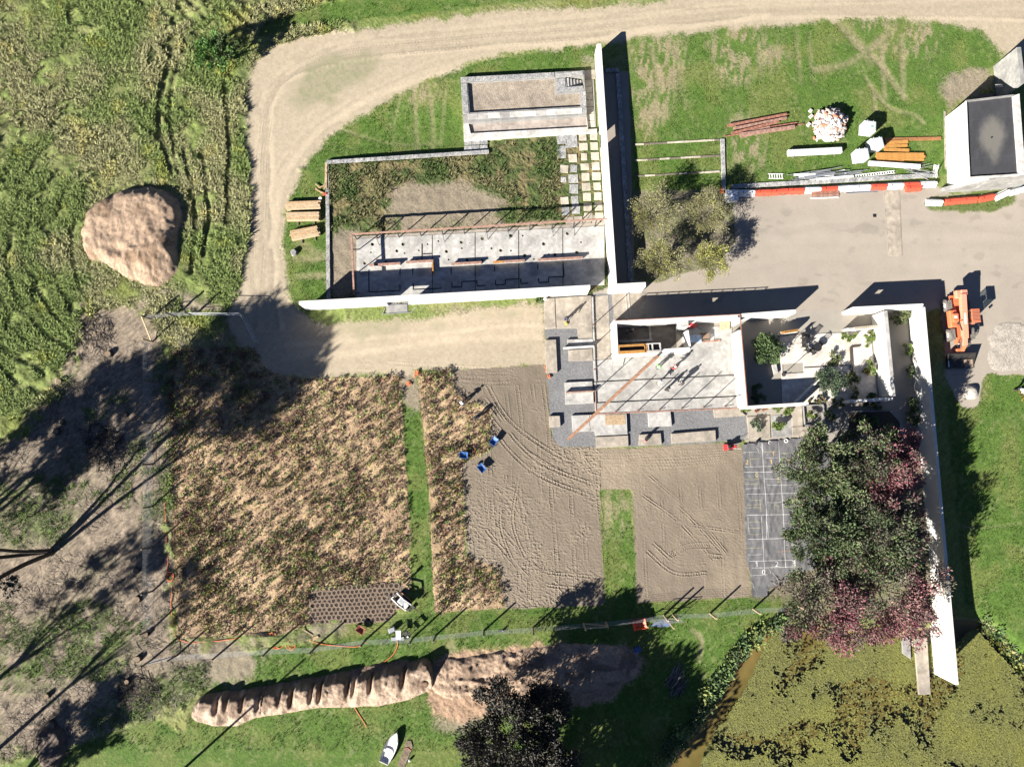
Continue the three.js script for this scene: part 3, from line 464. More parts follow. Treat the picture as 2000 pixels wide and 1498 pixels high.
{ // central building
  const w = wall('white north wall of the central building with a red rail along its top', G(1201.5, 632, hTop), G(1447, 619.5, hTop), { h: hTop, t: 0.35, openings: [[8.9, 10.0, 1.9, 2.55]] });
  const L = w.userData.len; part(w, 'rail', box(L, 0.05, 0.07, L / 2, hTop + 0.24, -0.30), M.red);
  for (let i = 0; i <= 11; i++) part(w, 'rail_post', box(0.06, 0.235, 0.06, 0.05 + (L - 0.1) * i / 11, hTop + 0.1, -0.30), M.darkSteel);
  wall('white wall stub continuing east of the central building towards the driveway', G(1449, 619, hTop), G(1556, 611, hTop), { h: hTop - 0.05, t: 0.42 });
  wall('white west wall of the small roofless room', G(1192, 634), G(1195.5, 699), { h: 2.85, t: 0.38 });
  wall('white south wall of the small roofless room below timber formwork', G(1196.5, 700.5), G(1338, 690.5), { h: 2.6, t: 0.4, openings: [[6.2, 7.6, 0.1, 2.1]] });
  wall('narrow white partition wall end inside the roofless rooms', G(1332, 652), G(1336.5, 683), { h: 2.5, t: 0.22 });
  const blk = thing('white_pier', 'square white wall pier against the north wall of the central building', 'pier', G(1327, 639), 0.05); part(blk, 'pier_body', rbox(0.95, 2.55, 0.9, 0, 1.27, 0, 0.02), M.white); part(blk, 'coping', box(0.98, 0.04, 0.93, 0, 2.568, 0), M.whiteDull);
  const cw = wall('thick white wall between the concrete floor and the planted courtyard', G(1428, 653), G(1439.5, 797), { h: hTop, t: 0.4, y0: -0.3 });
  const cl = cw.userData.len; part(cw, 'rail', box(cl + 1.9, 0.06, 0.1, cl / 2 - 0.95, hTop + 0.034, -0.33), M.red);
  wall('white wall piece north of the doorway into the courtyard', G(1426.5, 625), G(1427.5, 638), { h: hTop, t: 0.4 });
  wall('low white south wall of the courtyard, western half', G(1444, 800.5), G(1562, 793), { h: 2.7, t: 0.28 });
  wall('white south wall of the courtyard, eastern half beside the shade trees', G(1640, 789), G(1722, 785), { h: 2.7, t: 0.3 });
  wall('white wall along the east side of the courtyard with a pale grey top', G(1702.5, 617), G(1717.5, 777), { h: hTop, t: 0.42, cap: M.concPale });
  const fw = wall('white north wall of the walled court facing the driveway', G(1668, 606, hTop), G(1805, 599.5, hTop), { h: hTop, t: 0.42, openings: [[1.2, 2.3, 1.7, 2.4]] });
  wall('long white wall on the east side running down into the pond', G(1774, 610), G(1826, 1316.5, -1), { h: 3.1, hB: 3.05, t: 0.35, y0: -2.1 });
  // low walls topped with open hollow bricks
  for (const [label, p0, p1, n, h] of [['low white wall topped with a row of hollow bricks under the north wall', [1646, 649], [1722, 642], 15, 1.25], ['short orange topped brick wall beside the large courtyard shrub', [1519, 656], [1552, 651], 6, 1.25]]) {
    const A = G(...p0), B = G(...p1), bw = wall(label, A, B, { name: 'brick_topped_wall', h, t: 0.3, y0: -0.2 }), l = bw.userData.len;
    for (let i = 0; i < n; i++) { const x = l * (0.18 + 0.8 * (i + 0.5) / n), bwid = l * 0.8 / n * 0.84, g = merge([box(bwid, 0.2, 0.05, x, h + 0.102, -0.27), box(bwid, 0.2, 0.05, x, h + 0.102, -0.03), box(bwid * 0.24, 0.2, 0.188, x - bwid * 0.38, h + 0.102, -0.15), box(bwid * 0.24, 0.2, 0.188, x + bwid * 0.38, h + 0.102, -0.15)]); part(bw, 'brick', g, n < 8 ? M.woodOrange : M.paver); }
    part(bw, 'coping', box(l * 0.17, 0.1, 0.28, l * 0.09, h + 0.052, -0.15), n < 8 ? M.woodOrange : M.whiteDull);
  }
  // timber formwork with open voids on the south wall of the room
  const fa = G(1209, 692, 2.6), fb = G(1291, 687.5, 2.6), f = thing('timber_formwork', 'orange timber formwork box with dark open voids on top of the room wall', 'formwork', V3(fa.x, 2.6, fa.z), yaw(fa, fb)), fl = Math.hypot(fb.x - fa.x, fb.z - fa.z);
  for (const z of [-1.02, -0.04]) part(f, 'board', box(fl, 0.32, 0.07, fl / 2, 0.16, z), M.woodOrange);
  for (const x of [0.04, fl * 0.62, fl * 0.66]) part(f, 'crosspiece', box(0.09, 0.3, 0.9, x, 0.16, -0.53), M.woodOrange);
  for (const x of [fl * 0.70, fl * 0.80, fl - 0.07]) part(f, 'block_web', box(0.14, 0.34, 0.9, x, 0.17, -0.53), M.concPale);
  part(f, 'top_board', box(fl * 0.60, 0.04, 0.3, fl * 0.31, 0.34, -0.18), M.woodOrange); part(f, 'top_board', box(fl * 0.60, 0.04, 0.26, fl * 0.31, 0.34, -0.92), M.woodOrange);
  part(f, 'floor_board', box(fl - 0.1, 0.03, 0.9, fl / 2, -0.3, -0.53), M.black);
  part(f, 'block_face', box(fl * 0.33, 0.05, 0.14, fl * 0.83, 0.345, -1.0), M.concPale); part(f, 'block_face', box(fl * 0.33, 0.05, 0.22, fl * 0.83, 0.345, -0.1), M.concPale);
}
// room floors
{
  const fl = structGroup('room_floor');
  part(fl, 'floor_slab', slab(P([[1205, 634], [1320, 628], [1322, 692], [1206, 698]]), -0.05, 0.02, 0), M.concDark);
  part(fl, 'kerb', [beam(G(1210, 667, 0.08), G(1274, 664, 0.08), 0.25, 0.12), beam(G(1271, 662, 0.08), G(1269, 636, 0.08), 0.25, 0.12)], M.concGrey);
}
// ------------------------------------------------------------------ concrete floor, pads and steps of the central building
{
  const f = structGroup('concrete_floor');
  part(f, 'floor_slab', slab(P([[1159, 704], [1345, 690], [1345, 640], [1430, 636], [1435, 731], [1160, 744.5]]), -0.05, 0.05), M.conc);
  part(f, 'floor_slab', slab(P([[1160, 747], [1435, 733.5], [1438, 772.5], [1162, 785.5]]), -0.05, 0.16), M.conc);
  part(f, 'floor_slab', slab(P([[1162, 788], [1438, 775], [1440, 796.5], [1163, 808]]), -0.05, 0.27), M.conc);
  part(f, 'floor_slab', slab(P([[1155, 580], [1188, 576], [1191, 632], [1192, 700], [1159, 703]]), -0.05, 0.03), M.concTan);
  for (const [a, b] of [[[1157, 580], [1159, 640]], [[1159, 642], [1161, 703]], [[1161, 705], [1163, 745]], [[1163, 747], [1165, 808]]]) part(f, 'kerb', beam(G(...a, 0.1), G(...b, 0.1), 0.2, 0.26), M.concPale);
  part(f, 'edge_angle', beam(G(1164, 808.5, 0.3), G(1440, 797.5, 0.3), 0.14, 0.05), M.redPale);
  part(f, 'edge_angle', beam(G(1163, 766, 0.3), G(1164.5, 806, 0.3), 0.10, 0.06), M.redPale);
  part(f, 'paved_strip', slab(P([[1200, 574], [1262, 570], [1262, 618], [1200, 626]]), -0.05, 0.015, 0), M.concTan);
  part(f, 'channel', [beam(G(1222, 572, 0.03), G(1226, 622, 0.03), 0.09, 0.06), beam(G(1228, 572, 0.03), G(1232, 622, 0.03), 0.09, 0.06)], M.concPale);
  const pads = structGroup('concrete_pavement');
  const list = [
    [[[1062, 583], [1083.5, 582], [1086, 641], [1064.5, 643]], 0.22, M.concTan], [[[1085, 582], [1155, 577], [1157.5, 660], [1129.5, 661], [1128, 641], [1087.5, 641.5]], 0.22, M.concTan],
    [[[1108.5, 663], [1158, 661.5], [1159, 675], [1109, 676]], 0.3, M.concPale], [[[1110.5, 684], [1157, 681], [1158.5, 704], [1110.5, 705]], 0.14, M.concTan],
    [[[1065.5, 664], [1086, 663], [1089, 727], [1067, 728.5]], 0.36, M.concTan], [[[1103, 747], [1157, 744.5], [1158.5, 764], [1104, 767]], 0.3, M.concPale], [[[1104, 769], [1159, 766], [1160, 787], [1105, 790]], 0.34, M.concPale],
    [[[1072.5, 812.5], [1093.6, 812], [1095, 833], [1074, 835]], 0.38, M.concTan], [[[1117, 811.5], [1151, 810], [1153, 842], [1119, 844]], 0.3, M.concPale], [[[1152, 810], [1224, 808], [1226, 848], [1163, 851], [1162, 842], [1154, 842]], 0.34, M.concPale],
    [[[1164, 853.5], [1227, 850.5], [1228, 872], [1165, 875]], 0.24, M.concTan], [[[1266, 806], [1310, 803.5], [1313, 832], [1268, 834]], 0.32, M.concPale], [[[1249, 849], [1291, 846], [1293, 868], [1248, 870]], 0.3, M.concTan],
    [[[1311.6, 847], [1398, 840], [1399, 861], [1313, 866]], 0.34, M.concTan], [[[1394, 798], [1440, 796], [1458, 812], [1396, 816]], 0.2, M.concTan],
    [[[1460, 814], [1504, 811], [1506, 856], [1463, 858]], 0.1, M.concTan], [[[1506, 812], [1546, 808], [1548, 852], [1509, 855]], 0.04, M.concGrey], [[[1547, 793], [1567, 792], [1569, 832], [1548, 833]], 0.2, M.concTan], [[[1548, 834], [1580, 832], [1582, 852], [1549, 854]], 0.14, M.concTan],
    [[[1196, 697], [1221, 696], [1217, 713], [1194.5, 714]], 0.2, M.concPale],
  ];
  for (const [poly, h, m] of list) part(pads, 'pavement_slab', slab(P(poly, h), -0.1, h, 0.02), m);
  const pb = thing('plywood_sheet', 'tan plywood sheet lying on the largest pale pavement slab', 'plywood', G(1202, 820, 0.345), 0.03); part(pb, 'sheet', box(2.45, 0.02, 1.22, 0, 0.014, 0), M.ply);
  // little upstand walls between the pads
  wall('thin white upstand wall crossing the gravel west of the central building', G(1100, 682), G(1159, 678.5), { name: 'upstand_wall', h: 0.75, t: 0.14, y0: 0 });
  wall('thin upstand wall with a red steel edge between two pale slabs', G(1104, 769), G(1159, 766), { name: 'upstand_wall', h: 0.75, t: 0.12, y0: 0, cap: M.redPale });
}
// ------------------------------------------------------------------ west building: drilled slab, kerb walls and red steel frame
{
  const s = structGroup('concrete_slab'), top = 0.12;
  const xs = [[696, 843.5], [845, 927.3], [928.8, 1012.5], [1014.2, 1098.8], [1100.4, 1181]];
  const line = (x, y0l, slope) => y0l + (x - 696) * slope; // edges run slightly uphill in plan
  const holesAt = [[727, 477, 3.6], [724, 493, 2], [712, 514, 3.4], [745, 473, 1.2], [753, 511, 2.4], [787, 477, 3.6], [775, 490, 3.4], [790, 494.5, 2], [818, 489, 2], [835, 477, 2], [815.5, 509, 3.2], [856, 471, 2.2], [875, 466, 1.1], [901, 473, 3.4], [902, 485, 2.1], [872, 491, 3.6], [876, 507, 2.2], [912, 508, 3.2], [917.5, 474.5, 1.2], [859, 493, 0.9],
    [942, 466, 3.6], [956, 463, 1], [998, 460, 3.8], [960, 485, 2.4], [978, 489, 3.4], [998, 489.5, 2.2], [942, 508.5, 2.6], [940.5, 486.5, 1], [1009, 501, 1.1], [1021, 460, 2.2], [1062, 476, 3.8], [1025, 499, 3.7], [1043, 506, 2.2], [1084, 497.5, 3.6], [1072, 496.5, 2.2], [1045, 476.5, 1.1], [1085, 484.5, 1], [1108.5, 456, 3.6], [1135, 473, 2.2], [1127, 493, 3.7], [1123, 459.5, 1.2], [1090.5, 454, 1]];
  for (const [x0, x1] of xs) {
    const poly = [[x0, line(x0, 466.5, -0.053)], [x1, line(x1, 466.5, -0.053)], [x1, line(x1, 582, -0.053)], [x0, line(x0, 582, -0.053)]], hs = [];
    for (const [hx, hy, hr] of holesAt) if (hx > x0 + 1 && hx < x1 - 1) { const c = G(hx, hy, top), p = new THREE.Path(); p.absarc(c.x, -c.z, hr / 16.2, 0, Math.PI * 2, true); hs.push(p); }
    part(s, 'slab_panel', slab(P(poly, top), -0.35, top, 0.015, hs), M.concPale);
  }
  part(s, 'footing', slab(P([[690, 464], [1183, 438], [1186, 556], [691, 584]], 0), -0.45, -0.40, 0), M.concDark);
  part(s, 'edge_strip', slab(P([[687, 462], [1181, 434], [1181, 440], [696, 466]], 0.1), -0.1, 0.09, 0), M.concTan);
  // recessed partition slots: thin upstands of dark membrane in the shaded part
  const slots = [[[720, 527], [720.5, 570], [781, 567.5], [781, 555]], [[781, 525], [781, 538]], [[806, 524], [806, 537]], [[807, 553], [807, 565.5], [862, 563]], [[824, 476], [824, 508]], [[826, 496], [843, 495.5]], [[881, 523], [881, 535]], [[882, 551], [883, 561], [902, 560], [902, 550], [930, 549]], [[931, 548], [932, 558.5], [948, 557.5]], [[966, 519], [966, 530]], [[967.5, 547], [968, 556.5], [987, 555.5], [987, 546], [1014, 544.5]], [[1016, 544], [1018, 554], [1032, 553]], [[1050.5, 516], [1050.5, 526]], [[1052, 543], [1052.5, 552], [1071.5, 551], [1071.5, 541.5], [1102, 540]], [[1100, 514], [1102, 540]]];
  const sl = []; for (const q of slots) for (let i = 0; i + 1 < q.length; i++) sl.push(beam(G(q[i][0], q[i][1], 0.13), G(q[i + 1][0], q[i + 1][1], 0.13), 0.13, 0.035));
  part(s, 'joint_strip', sl, M.black);
  // kerb walls with red sill plates
  [[722.5, 783, 521.5, 'westmost red-capped kerb wall on the drilled concrete slab'], [794, 847, 516, 'second red-capped kerb wall from the west on the drilled slab'], [882, 941, 519.5, 'third red-capped kerb wall from the west on the drilled slab'], [963, 1025, 516, 'fourth red-capped kerb wall from the west with an orange end'], [1050, 1138, 511.5, 'longest and eastmost red-capped kerb wall on the drilled slab']].forEach(([x0, x1, y, label], i) => {
    const A = G(x0, y, 0.12), B = G(x1, y - (x1 - x0) * 0.053, 0.12), w = thing('kerb_wall', label, 'kerb wall', V3(A.x, 0.12, A.z), yaw(A, B)), L = A.distanceTo(B);
    part(w, 'wall_body', rbox(L - 0.1, 0.52, 0.2, L / 2, 0.26, -0.1, 0.02), M.concPale); part(w, 'sill_plate', box(L, 0.05, 0.3, L / 2, 0.548, -0.1), M.redPale);
    if (i === 3) part(w, 'end_plate', box(1.25, 0.02, 0.28, 0.64, 0.584, -0.1), M.woodOrange);
    if (i === 1) part(w, 'post', box(0.14, 0.5, 1.3, L - 0.1, 0.25, 0.72), M.woodOrange);
  });
  // red frame on thin posts
  const fr = thing('steel_frame', 'red steel frame of thin posts carrying one long top beam', 'steel frame'), hb = 2.35;
  const base = [697, 737.5, 779.5, 822.5, 865, 907, 950, 992, 1034.5, 1077.5, 1119.5, 1162], yb = (x) => 467.5 - (x - 697) * 0.0525;
  const beamA = G(686, 457.5, hb), beamB = G(1186, 427, hb);
  const at = (t) => beamA.clone().lerp(beamB, t);
  part(fr, 'top_beam', beam(beamA, beamB, 0.16, 0.2), M.redPale);
  const bl = G(691, 575, hb); part(fr, 'top_beam', beam(beamA, bl, 0.2, 0.2), M.redPale);
  base.forEach((x, i) => { const b = G(x, yb(x), 0.1), t = at(clamp((x - 697 + 4) / 489)); part(fr, 'post', rod(b, t, 0.075, 6), M.darkSteel); if (i % 3 === 1 || i === 6 || i === 9) part(fr, 'brace', rod(G(x + 3, yb(x) + 14, 0.12), t, 0.035, 5), M.darkSteel); });
  for (const y of [487, 530, 572]) part(fr, 'post', rod(G(701, y, 0.1), beamA.clone().lerp(bl, clamp((y - 457.5) / 117)), 0.075, 6), M.darkSteel);
}
// ------------------------------------------------------------------ raised terrace with sand bed and stair, paver garden, stone walls
function stoneRow(parent, A, B, w, h, y0, len, name = 'stone', mats = M.stone, gap = 0.012) {
  const L = Math.hypot(B.x - A.x, B.z - A.z), th = yaw(A, B); let s = 0;
  while (s < L - 0.05) {
    let l = Math.min(len * rr(0.75, 1.3), L - s); if (L - s - l < len * 0.4) l = L - s;
    const t = (s + l / 2) / L; part(parent, name, rbox(l - gap, h + rr(-0.015, 0.015), w + rr(-0.02, 0.02), lerp(A.x, B.x, t), y0 + h / 2, lerp(A.z, B.z, t), 0.02, th), mats[rnd() * mats.length | 0]); s += l;
  }
}
{
  const t = thing('raised_terrace', 'raised concrete terrace with a sand bed, a lower planter and a small stair', 'terrace'), h = 0.8, hl = 0.35;
  const out = P([[899, 150], [1141, 137], [1146, 224], [905, 239]], h);
  const sandHole = new THREE.Path(P([[913, 160.5], [1084, 151], [1085.5, 182.5], [1133, 179.5], [1134.5, 207.5], [917.5, 219.5]], h).map((p) => new THREE.Vector2(p.x, -p.z)));
  const stairHole = new THREE.Path(P([[1105, 149.5], [1139, 147.5], [1140, 166.5], [1107.5, 169.5]], h).map((p) => new THREE.Vector2(p.x, -p.z)));
  part(t, 'terrace_body', slab(out, -0.7, h - 0.06, 0, [sandHole, stairHole]), M.concGrey);
  part(t, 'sand_bed', slab(P([[913, 160.5], [1084, 151], [1085.5, 182.5], [1133, 179.5], [1134.5, 207.5], [917.5, 219.5]], h), 0, h - 0.42, 0), mat(0.50, 0.43, 0.35, 0.97, { map: texConcrete, bumpMap: bumpRough, bumpScale: 0.05 }));
  // coping stones round the bed
  const row = (a, b, w, m, l = 1.0) => stoneRow(t, G(...a, h), G(...b, h), w, 0.07, h - 0.065, l, 'coping_stone', m);
  row([900, 155], [1083, 145.5], 0.62, M.stone); row([906, 163], [910, 222], 0.72, M.stone); row([1086, 147.5], [1139, 141.5], 0.55, M.stone); row([1095.5, 153], [1096.5, 178], 1.1, M.stone); row([1104, 174], [1140, 171], 0.55, M.stone); row([1140, 178], [1142, 220], 0.55, M.stone);
  const pale = [M.whiteDull, M.whiteDull, M.conc]; row([914, 227.5], [1137, 215.5], 0.72, pale, 1.6);
  const st = []; for (let i = 0; i < 5; i++) { const a = G(1108.5 + i * 6.4, 159.5, h), g = box(0.38, 0.5, 1.12, a.x, h - 0.14 - i * 0.135 - 0.25, a.z, 0.05); st.push(g); } st.forEach((g) => part(t, 'stair_step', g, M.conc));
  part(t, 'planter_body', slab(P([[905, 239], [1146, 224], [1149, 252], [1166, 251], [1166, 258], [906, 274]], hl), -0.7, hl, 0.02, [new THREE.Path(P([[914.5, 240.5], [1146, 226], [1147.5, 248], [919, 260.5]], hl).map((p) => new THREE.Vector2(p.x, -p.z)))]), M.whiteDull);
  part(t, 'planter_soil', slab(P([[914, 240], [1147, 226], [1148, 248.5], [918, 261]], hl), -0.2, 0.05, 0), mat(0.58, 0.51, 0.46, 0.96, { map: texConcrete }));
  const lp = []; for (let i = 0; i < 3; i++) for (let j = 0; j < 2; j++) part(t, 'paving_stone', rbox(0.95, 0.06, 0.7, G(914 + i * 15.5, 278 + j * 12 - i * 0.8).x, 0.02, G(914 + i * 15.5, 278 + j * 12 - i * 0.8).z, 0.015, 0.05), M.stone[(i + j) % 3]);
  const path = structGroup('paved_path');
  for (let i = 0; i < 7; i++) part(path, 'paver', rbox(0.92, 0.08, 0.83, G(1149 + i * 0.9, 162 + i * 13.4).x, 0.03, G(1149 + i * 0.9, 162 + i * 13.4).z, 0.015, 0.05), M.paver);
  part(path, 'kerb', beam(G(1158.5, 156, 0.06), G(1163, 248, 0.06), 0.14, 0.14), M.concGrey); part(path, 'landing', slab(P([[1141, 138], [1162, 136], [1163, 154], [1142, 155]]), -0.05, 0.06), M.concTan);
  // stepping pavers with grass between
  const pv = structGroup('paver_garden'), gm = M.paver;
  for (let r = 0; r < 10; r++) for (let c = 0; c < 2; c++) { const p = G(1138.5 + c * 21.2 + r * 1.35, 267 + r * 19.6 - c * 1.2); if (r > 8) continue; const sz = rr(0.9, 1.08); part(pv, 'paver', rbox(r === 2 && c === 0 ? 0.75 : sz, 0.07, r === 3 && c === 0 ? 0.85 : rr(0.95, 1.08), p.x, 0.03, p.z, 0.03, rr(-0.02, 0.06)), gm); }
  for (const [x, y, w, d, g] of [[1119, 309, 1.05, 1.05, 0], [1102, 330, 1.05, 1.0, 0], [1121, 329, 0.85, 0.95, 1], [1101, 351, 0.7, 0.7, 1], [1120, 349, 1.2, 1.1, 1], [1121, 369, 1.1, 1.2, 1], [1103, 392, 1.0, 0.95, 0], [1123, 391, 0.9, 1.1, 1], [1105, 412, 0.95, 1.1, 1], [1125, 409, 1.05, 1.1, 1], [1097, 270, 1.2, 1.5, 1], [1116, 274, 1.5, 1.9, 1], [1097, 297, 1.1, 1.6, 1]]) { const p = G(x, y); part(pv, 'paver', rbox(w, 0.08, d, p.x, 0.035, p.z, 0.06, rr(-0.1, 0.12)), g ? M.stone[rnd() * 3 | 0] : gm); }
  for (let i = 0; i < 5; i++) { const p = G(1113 + i * 17, 434 - i * 1.2); part(pv, 'paver', rbox(0.98, 0.06, 1.35, p.x, 0.02, p.z, 0.02, 0.04), M.concTan); }
  // dry stone walls
  const w1 = thing('stone_wall', 'narrow grey stone wall along the north edge of the weedy garden plot', 'wall'); part(w1, 'wall_body', beam(G(640, 318, -0.3), G(955, 297.5, -0.3), 0.38, 1.0), M.oldWall); stoneRow(w1, G(639, 318.5), G(955, 298), 0.46, 0.16, 0.2, 0.8, 'stone');
  const w2 = thing('stone_wall', 'narrow grey stone wall along the west edge of the weedy garden plot', 'wall'); part(w2, 'wall_body', beam(G(640, 322, -0.2), G(642, 585, -0.2), 0.38, 0.7), M.oldWall); stoneRow(w2, G(640, 372), G(642, 585), 0.46, 0.12, 0.15, 0.9, 'stone');
  part(w2, 'plank', box(0.28, 0.07, 3.3, G(637, 343).x, 0.2, G(637, 343).z, 0.01), M.woodPale);
  const k = thing('stone_kerb', 'grey stone kerb edging the shaded walkway east of the tall white wall', 'kerb'); stoneRow(k, G(1182, 139.5), G(1208, 138), 0.5, 0.4, -0.1, 0.6); stoneRow(k, G(1206.5, 146), G(1232, 556), 0.52, 0.4, -0.1, 0.65);
  const sh = thing('stone_kerb', 'thin pale timber and stone edging strips across the upper lawn, three parallel rows', 'edging'); for (const y of [281, 312, 343]) stoneRow(sh, G(1240, y + 1.5), G(1406, y - 8), 0.22, 0.12, -0.02, 1.3, 'edging_piece', [M.paver, M.woodGrey]);
  const lk = thing('stone_kerb', 'weathered stone kerb between the edging strips and the steel beams', 'kerb'); stoneRow(lk, G(1411, 272), G(1414, 372), 0.5, 0.22, -0.03, 0.8);
  const rk = thing('stone_kerb', 'long weathered kerb behind the red and white barrier row', 'kerb'); stoneRow(rk, G(1428, 365), G(1832, 342), 0.55, 0.2, -0.03, 1.1);
}
// ------------------------------------------------------------------ courtyard details
{
  const c = structGroup('courtyard_floor'), pale = mat(0.95, 0.88, 0.80, 0.9, { map: texConcrete });
  part(c, 'floor_slab', slab(P([[1523, 656], [1648, 650], [1700, 645], [1714, 778], [1528, 789], [1526, 712]]), -0.05, 0.09, 0.01, [new THREE.Path(P([[1528.5, 711], [1570, 707.5], [1571, 728], [1529, 731]], 0.09).map((p) => new THREE.Vector2(p.x, -p.z)))]), pale);
  part(c, 'pool_floor', slab(P([[1527, 709], [1572, 706], [1572, 730], [1528, 733]], -0.05), -0.1, -0.04, 0), M.concGrey);
  part(c, 'step_edge', beam(G(1571, 718, 0.1), G(1656, 713, 0.1), 0.12, 0.05), M.black);
  part(c, 'timber_edging', beam(G(1662, 679, 0.15), G(1665, 728, 0.15), 0.22, 0.22), M.woodDark); part(c, 'timber_edging', beam(G(1662, 678, 0.15), G(1680, 676, 0.15), 0.18, 0.22), M.woodDark);
  part(c, 'bench_slab', beam(G(1512, 712, 0.25), G(1516, 730, 0.25), 0.5, 0.3), M.concPale);
  part(c, 'white_stub_wall', beam(G(1600, 741, 0.5), G(1552, 787, 0.5), 0.18, 0.9), M.white);
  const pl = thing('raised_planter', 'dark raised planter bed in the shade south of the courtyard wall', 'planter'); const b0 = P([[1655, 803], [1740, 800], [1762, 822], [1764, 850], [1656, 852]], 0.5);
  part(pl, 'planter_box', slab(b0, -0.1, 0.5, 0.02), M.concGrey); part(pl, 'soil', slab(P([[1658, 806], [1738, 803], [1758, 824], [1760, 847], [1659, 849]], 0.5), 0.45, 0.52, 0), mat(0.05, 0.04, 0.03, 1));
  const p2 = thing('raised_planter', 'square low planter with a bright green shrub south of the courtyard wall', 'planter'); const q = G(1589, 811); part(p2, 'kerb', [box(2.4, 0.35, 0.12, q.x, 0.12, q.z - 1.2, 0.05), box(2.4, 0.35, 0.12, q.x + 0.1, 0.12, q.z + 1.2, 0.05), box(0.12, 0.35, 2.3, q.x - 1.2, 0.12, q.z, 0.05), box(0.12, 0.35, 2.3, q.x + 1.25, 0.12, q.z, 0.05)], M.concGrey);
}
// ------------------------------------------------------------------ steel columns round the concrete floor
{
  const pts = [[1203, 803.5], [1247, 801.5], [1289, 799.5], [1332, 797.5], [1375, 795.5], [1417, 793.5]], w = [[1159.5, 634], [1160.5, 674], [1162, 721], [1164.5, 763]];
  const one = thing('steel_column', '', 'column'); part(one, 'shaft', cyl(0.055, 0.055, 3.3, 0, 1.65, 0, 8), M.darkSteel); part(one, 'base_plate', box(0.22, 0.03, 0.22, 0, 0.015, 0), M.red);
  [...pts.map((p, i) => [p, `thin dark steel column, ${ORD[i]} from the west along the south floor edge`]), ...w.map((p, i) => [p, `thin dark steel column, ${ORD[i]} from the north along the west floor edge`])].forEach(([p, l], i) => {
    const o = i ? one.clone() : one; if (i) { o.name = numbered('steel_column'); scene.add(o); } const g = G(p[0], p[1], i < 6 ? 0.27 : 0.2); o.position.copy(g); tag(o, l, 'column', 'thin steel columns round the concrete floor');
  });
}
// ------------------------------------------------------------------ flat-roofed building in the north-east corner
{
  const H = 4.2, b = thing('flat_roof_building', 'white building with a dark flat roof and grey stone wing walls', 'building');
  const tl = G(1888, 197, H), tr = G(1981, 186, H), br = G(1992, 341, H), bl = G(1894, 347, H), dn = (p, y) => V3(p.x, y, p.z);
  part(b, 'walls', slab([tl, tr, br, bl], -0.2, H - 0.25, 0), M.white);
  const stain = noiseTex(512, (u, v) => { const d = Math.hypot((u - 0.54) / 0.26, (v - 0.50) / 0.23) + (tf(u, v, 7, 3) - 0.5) * 0.7, d2 = Math.hypot((u - 0.54) / 0.13, (v - 0.68) / 0.15) + (tf(u, v, 9, 13) - 0.5) * 0.6; const s = 0.8 * Math.max(1 - sstep(0.6, 1.45, d), 0.75 * (1 - sstep(0.5, 1.4, d2))), g = 0.22 + 0.08 * (tf(u, v, 10, 23) - 0.5) + (v % 0.25 < 0.004 ? 0.04 : 0); return [lerp(g, 0.47, s), lerp(g * 1.01, 0.455, s), lerp(g * 1.08, 0.42, s)]; });
  const rg = new THREE.BufferGeometry(), ins = 0.12; { const p = [tl, tr, br, bl].map((q) => dn(q, H - 0.2)); rg.setAttribute('position', new THREE.Float32BufferAttribute([...p[0].toArray(), ...p[3].toArray(), ...p[1].toArray(), ...p[1].toArray(), ...p[3].toArray(), ...p[2].toArray()], 3)); rg.setAttribute('uv', new THREE.Float32BufferAttribute([0, 0, 0, 1, 1, 0, 1, 0, 0, 1, 1, 1], 2)); rg.computeVertexNormals(); }
  const roof = part(b, 'roof', rg, mat(1, 1, 1, 0.85, { map: stain }), true);
  const edge = (a, c, w, m, y = H - 0.08) => part(b, 'parapet', beam(dn(a, y), dn(c, y), w, 0.24), m);
  edge(tl, tr, 0.18, M.concGrey); edge(bl, tl, 0.12, M.white); edge(bl, br, 0.2, M.whiteDull); edge(tr, br, 0.2, M.whiteDull);
  part(roof, 'drain', cyl(0.1, 0.1, 0.06, G(1940, 267, H).x, H - 0.17, G(1940, 267, H).z, 10), M.black);
  part(b, 'side_parapet', slab(P([[1982, 186], [1992, 183], [2004, 340], [1993, 341]], H), -0.2, H + 0.05, 0.02), M.whiteDull);
  part(b, 'stepped_corner', slab(P([[1889, 307], [1894, 302], [1896, 346], [1892, 347]], H), H - 0.3, H + 0.02, 0), M.white);
  const pc = G(1853, 300); part(b, 'downpipe', [rod(V3(pc.x - 0.1, 0.5, pc.z), V3(pc.x - 0.1, 3.6, pc.z - 0.1), 0.03, 6), rod(V3(pc.x - 0.1, 2, pc.z - 0.3), V3(pc.x - 0.1, 2, pc.z + 0.4), 0.03, 6)], M.darkSteel);
  // wing walls: weathered concrete, sloping ends
  const wing = (label, A, B, hA, hB, t, side) => wall(label, A, B, { name: 'wing_wall', h: hA, hB, t, side, mat: M.oldWall, cap: M.concGrey, y0: -0.4 });
  wing('grey weathered wing wall rising westward side of the flat roofed building', G(1837, 377), G(1893, 374), 0.35, H - 0.4, 0.5, 'L');
  wing('grey weathered wall along the south side of the flat roofed building', G(1894.5, 374), G(1990, 366), H - 0.4, H - 0.1, 0.5, 'L');
  wing('grey weathered wing wall running north from the flat roofed building', G(1941, 129.5), G(1948, 196), H, H + 0.05, 0.5, 'L');
  part(b, 'window_ledge', box(0.9, 0.12, 0.4, G(1952, 168, 2).x, 2, G(1952, 168, 2).z), M.concGrey);
  part(b, 'back_extension', slab(P([[1889, 215], [1960, 205], [1960, 182], [1915, 183], [1905, 192], [1890, 198]], 0.05), -0.2, 0.06, 0), M.concDark);
  const band = structGroup('gravel_strip'); part(band, 'edging', slab(P([[1844, 218], [1848, 217], [1853, 330], [1846, 330]]), -0.05, 0.05, 0.01), M.concTan);
}
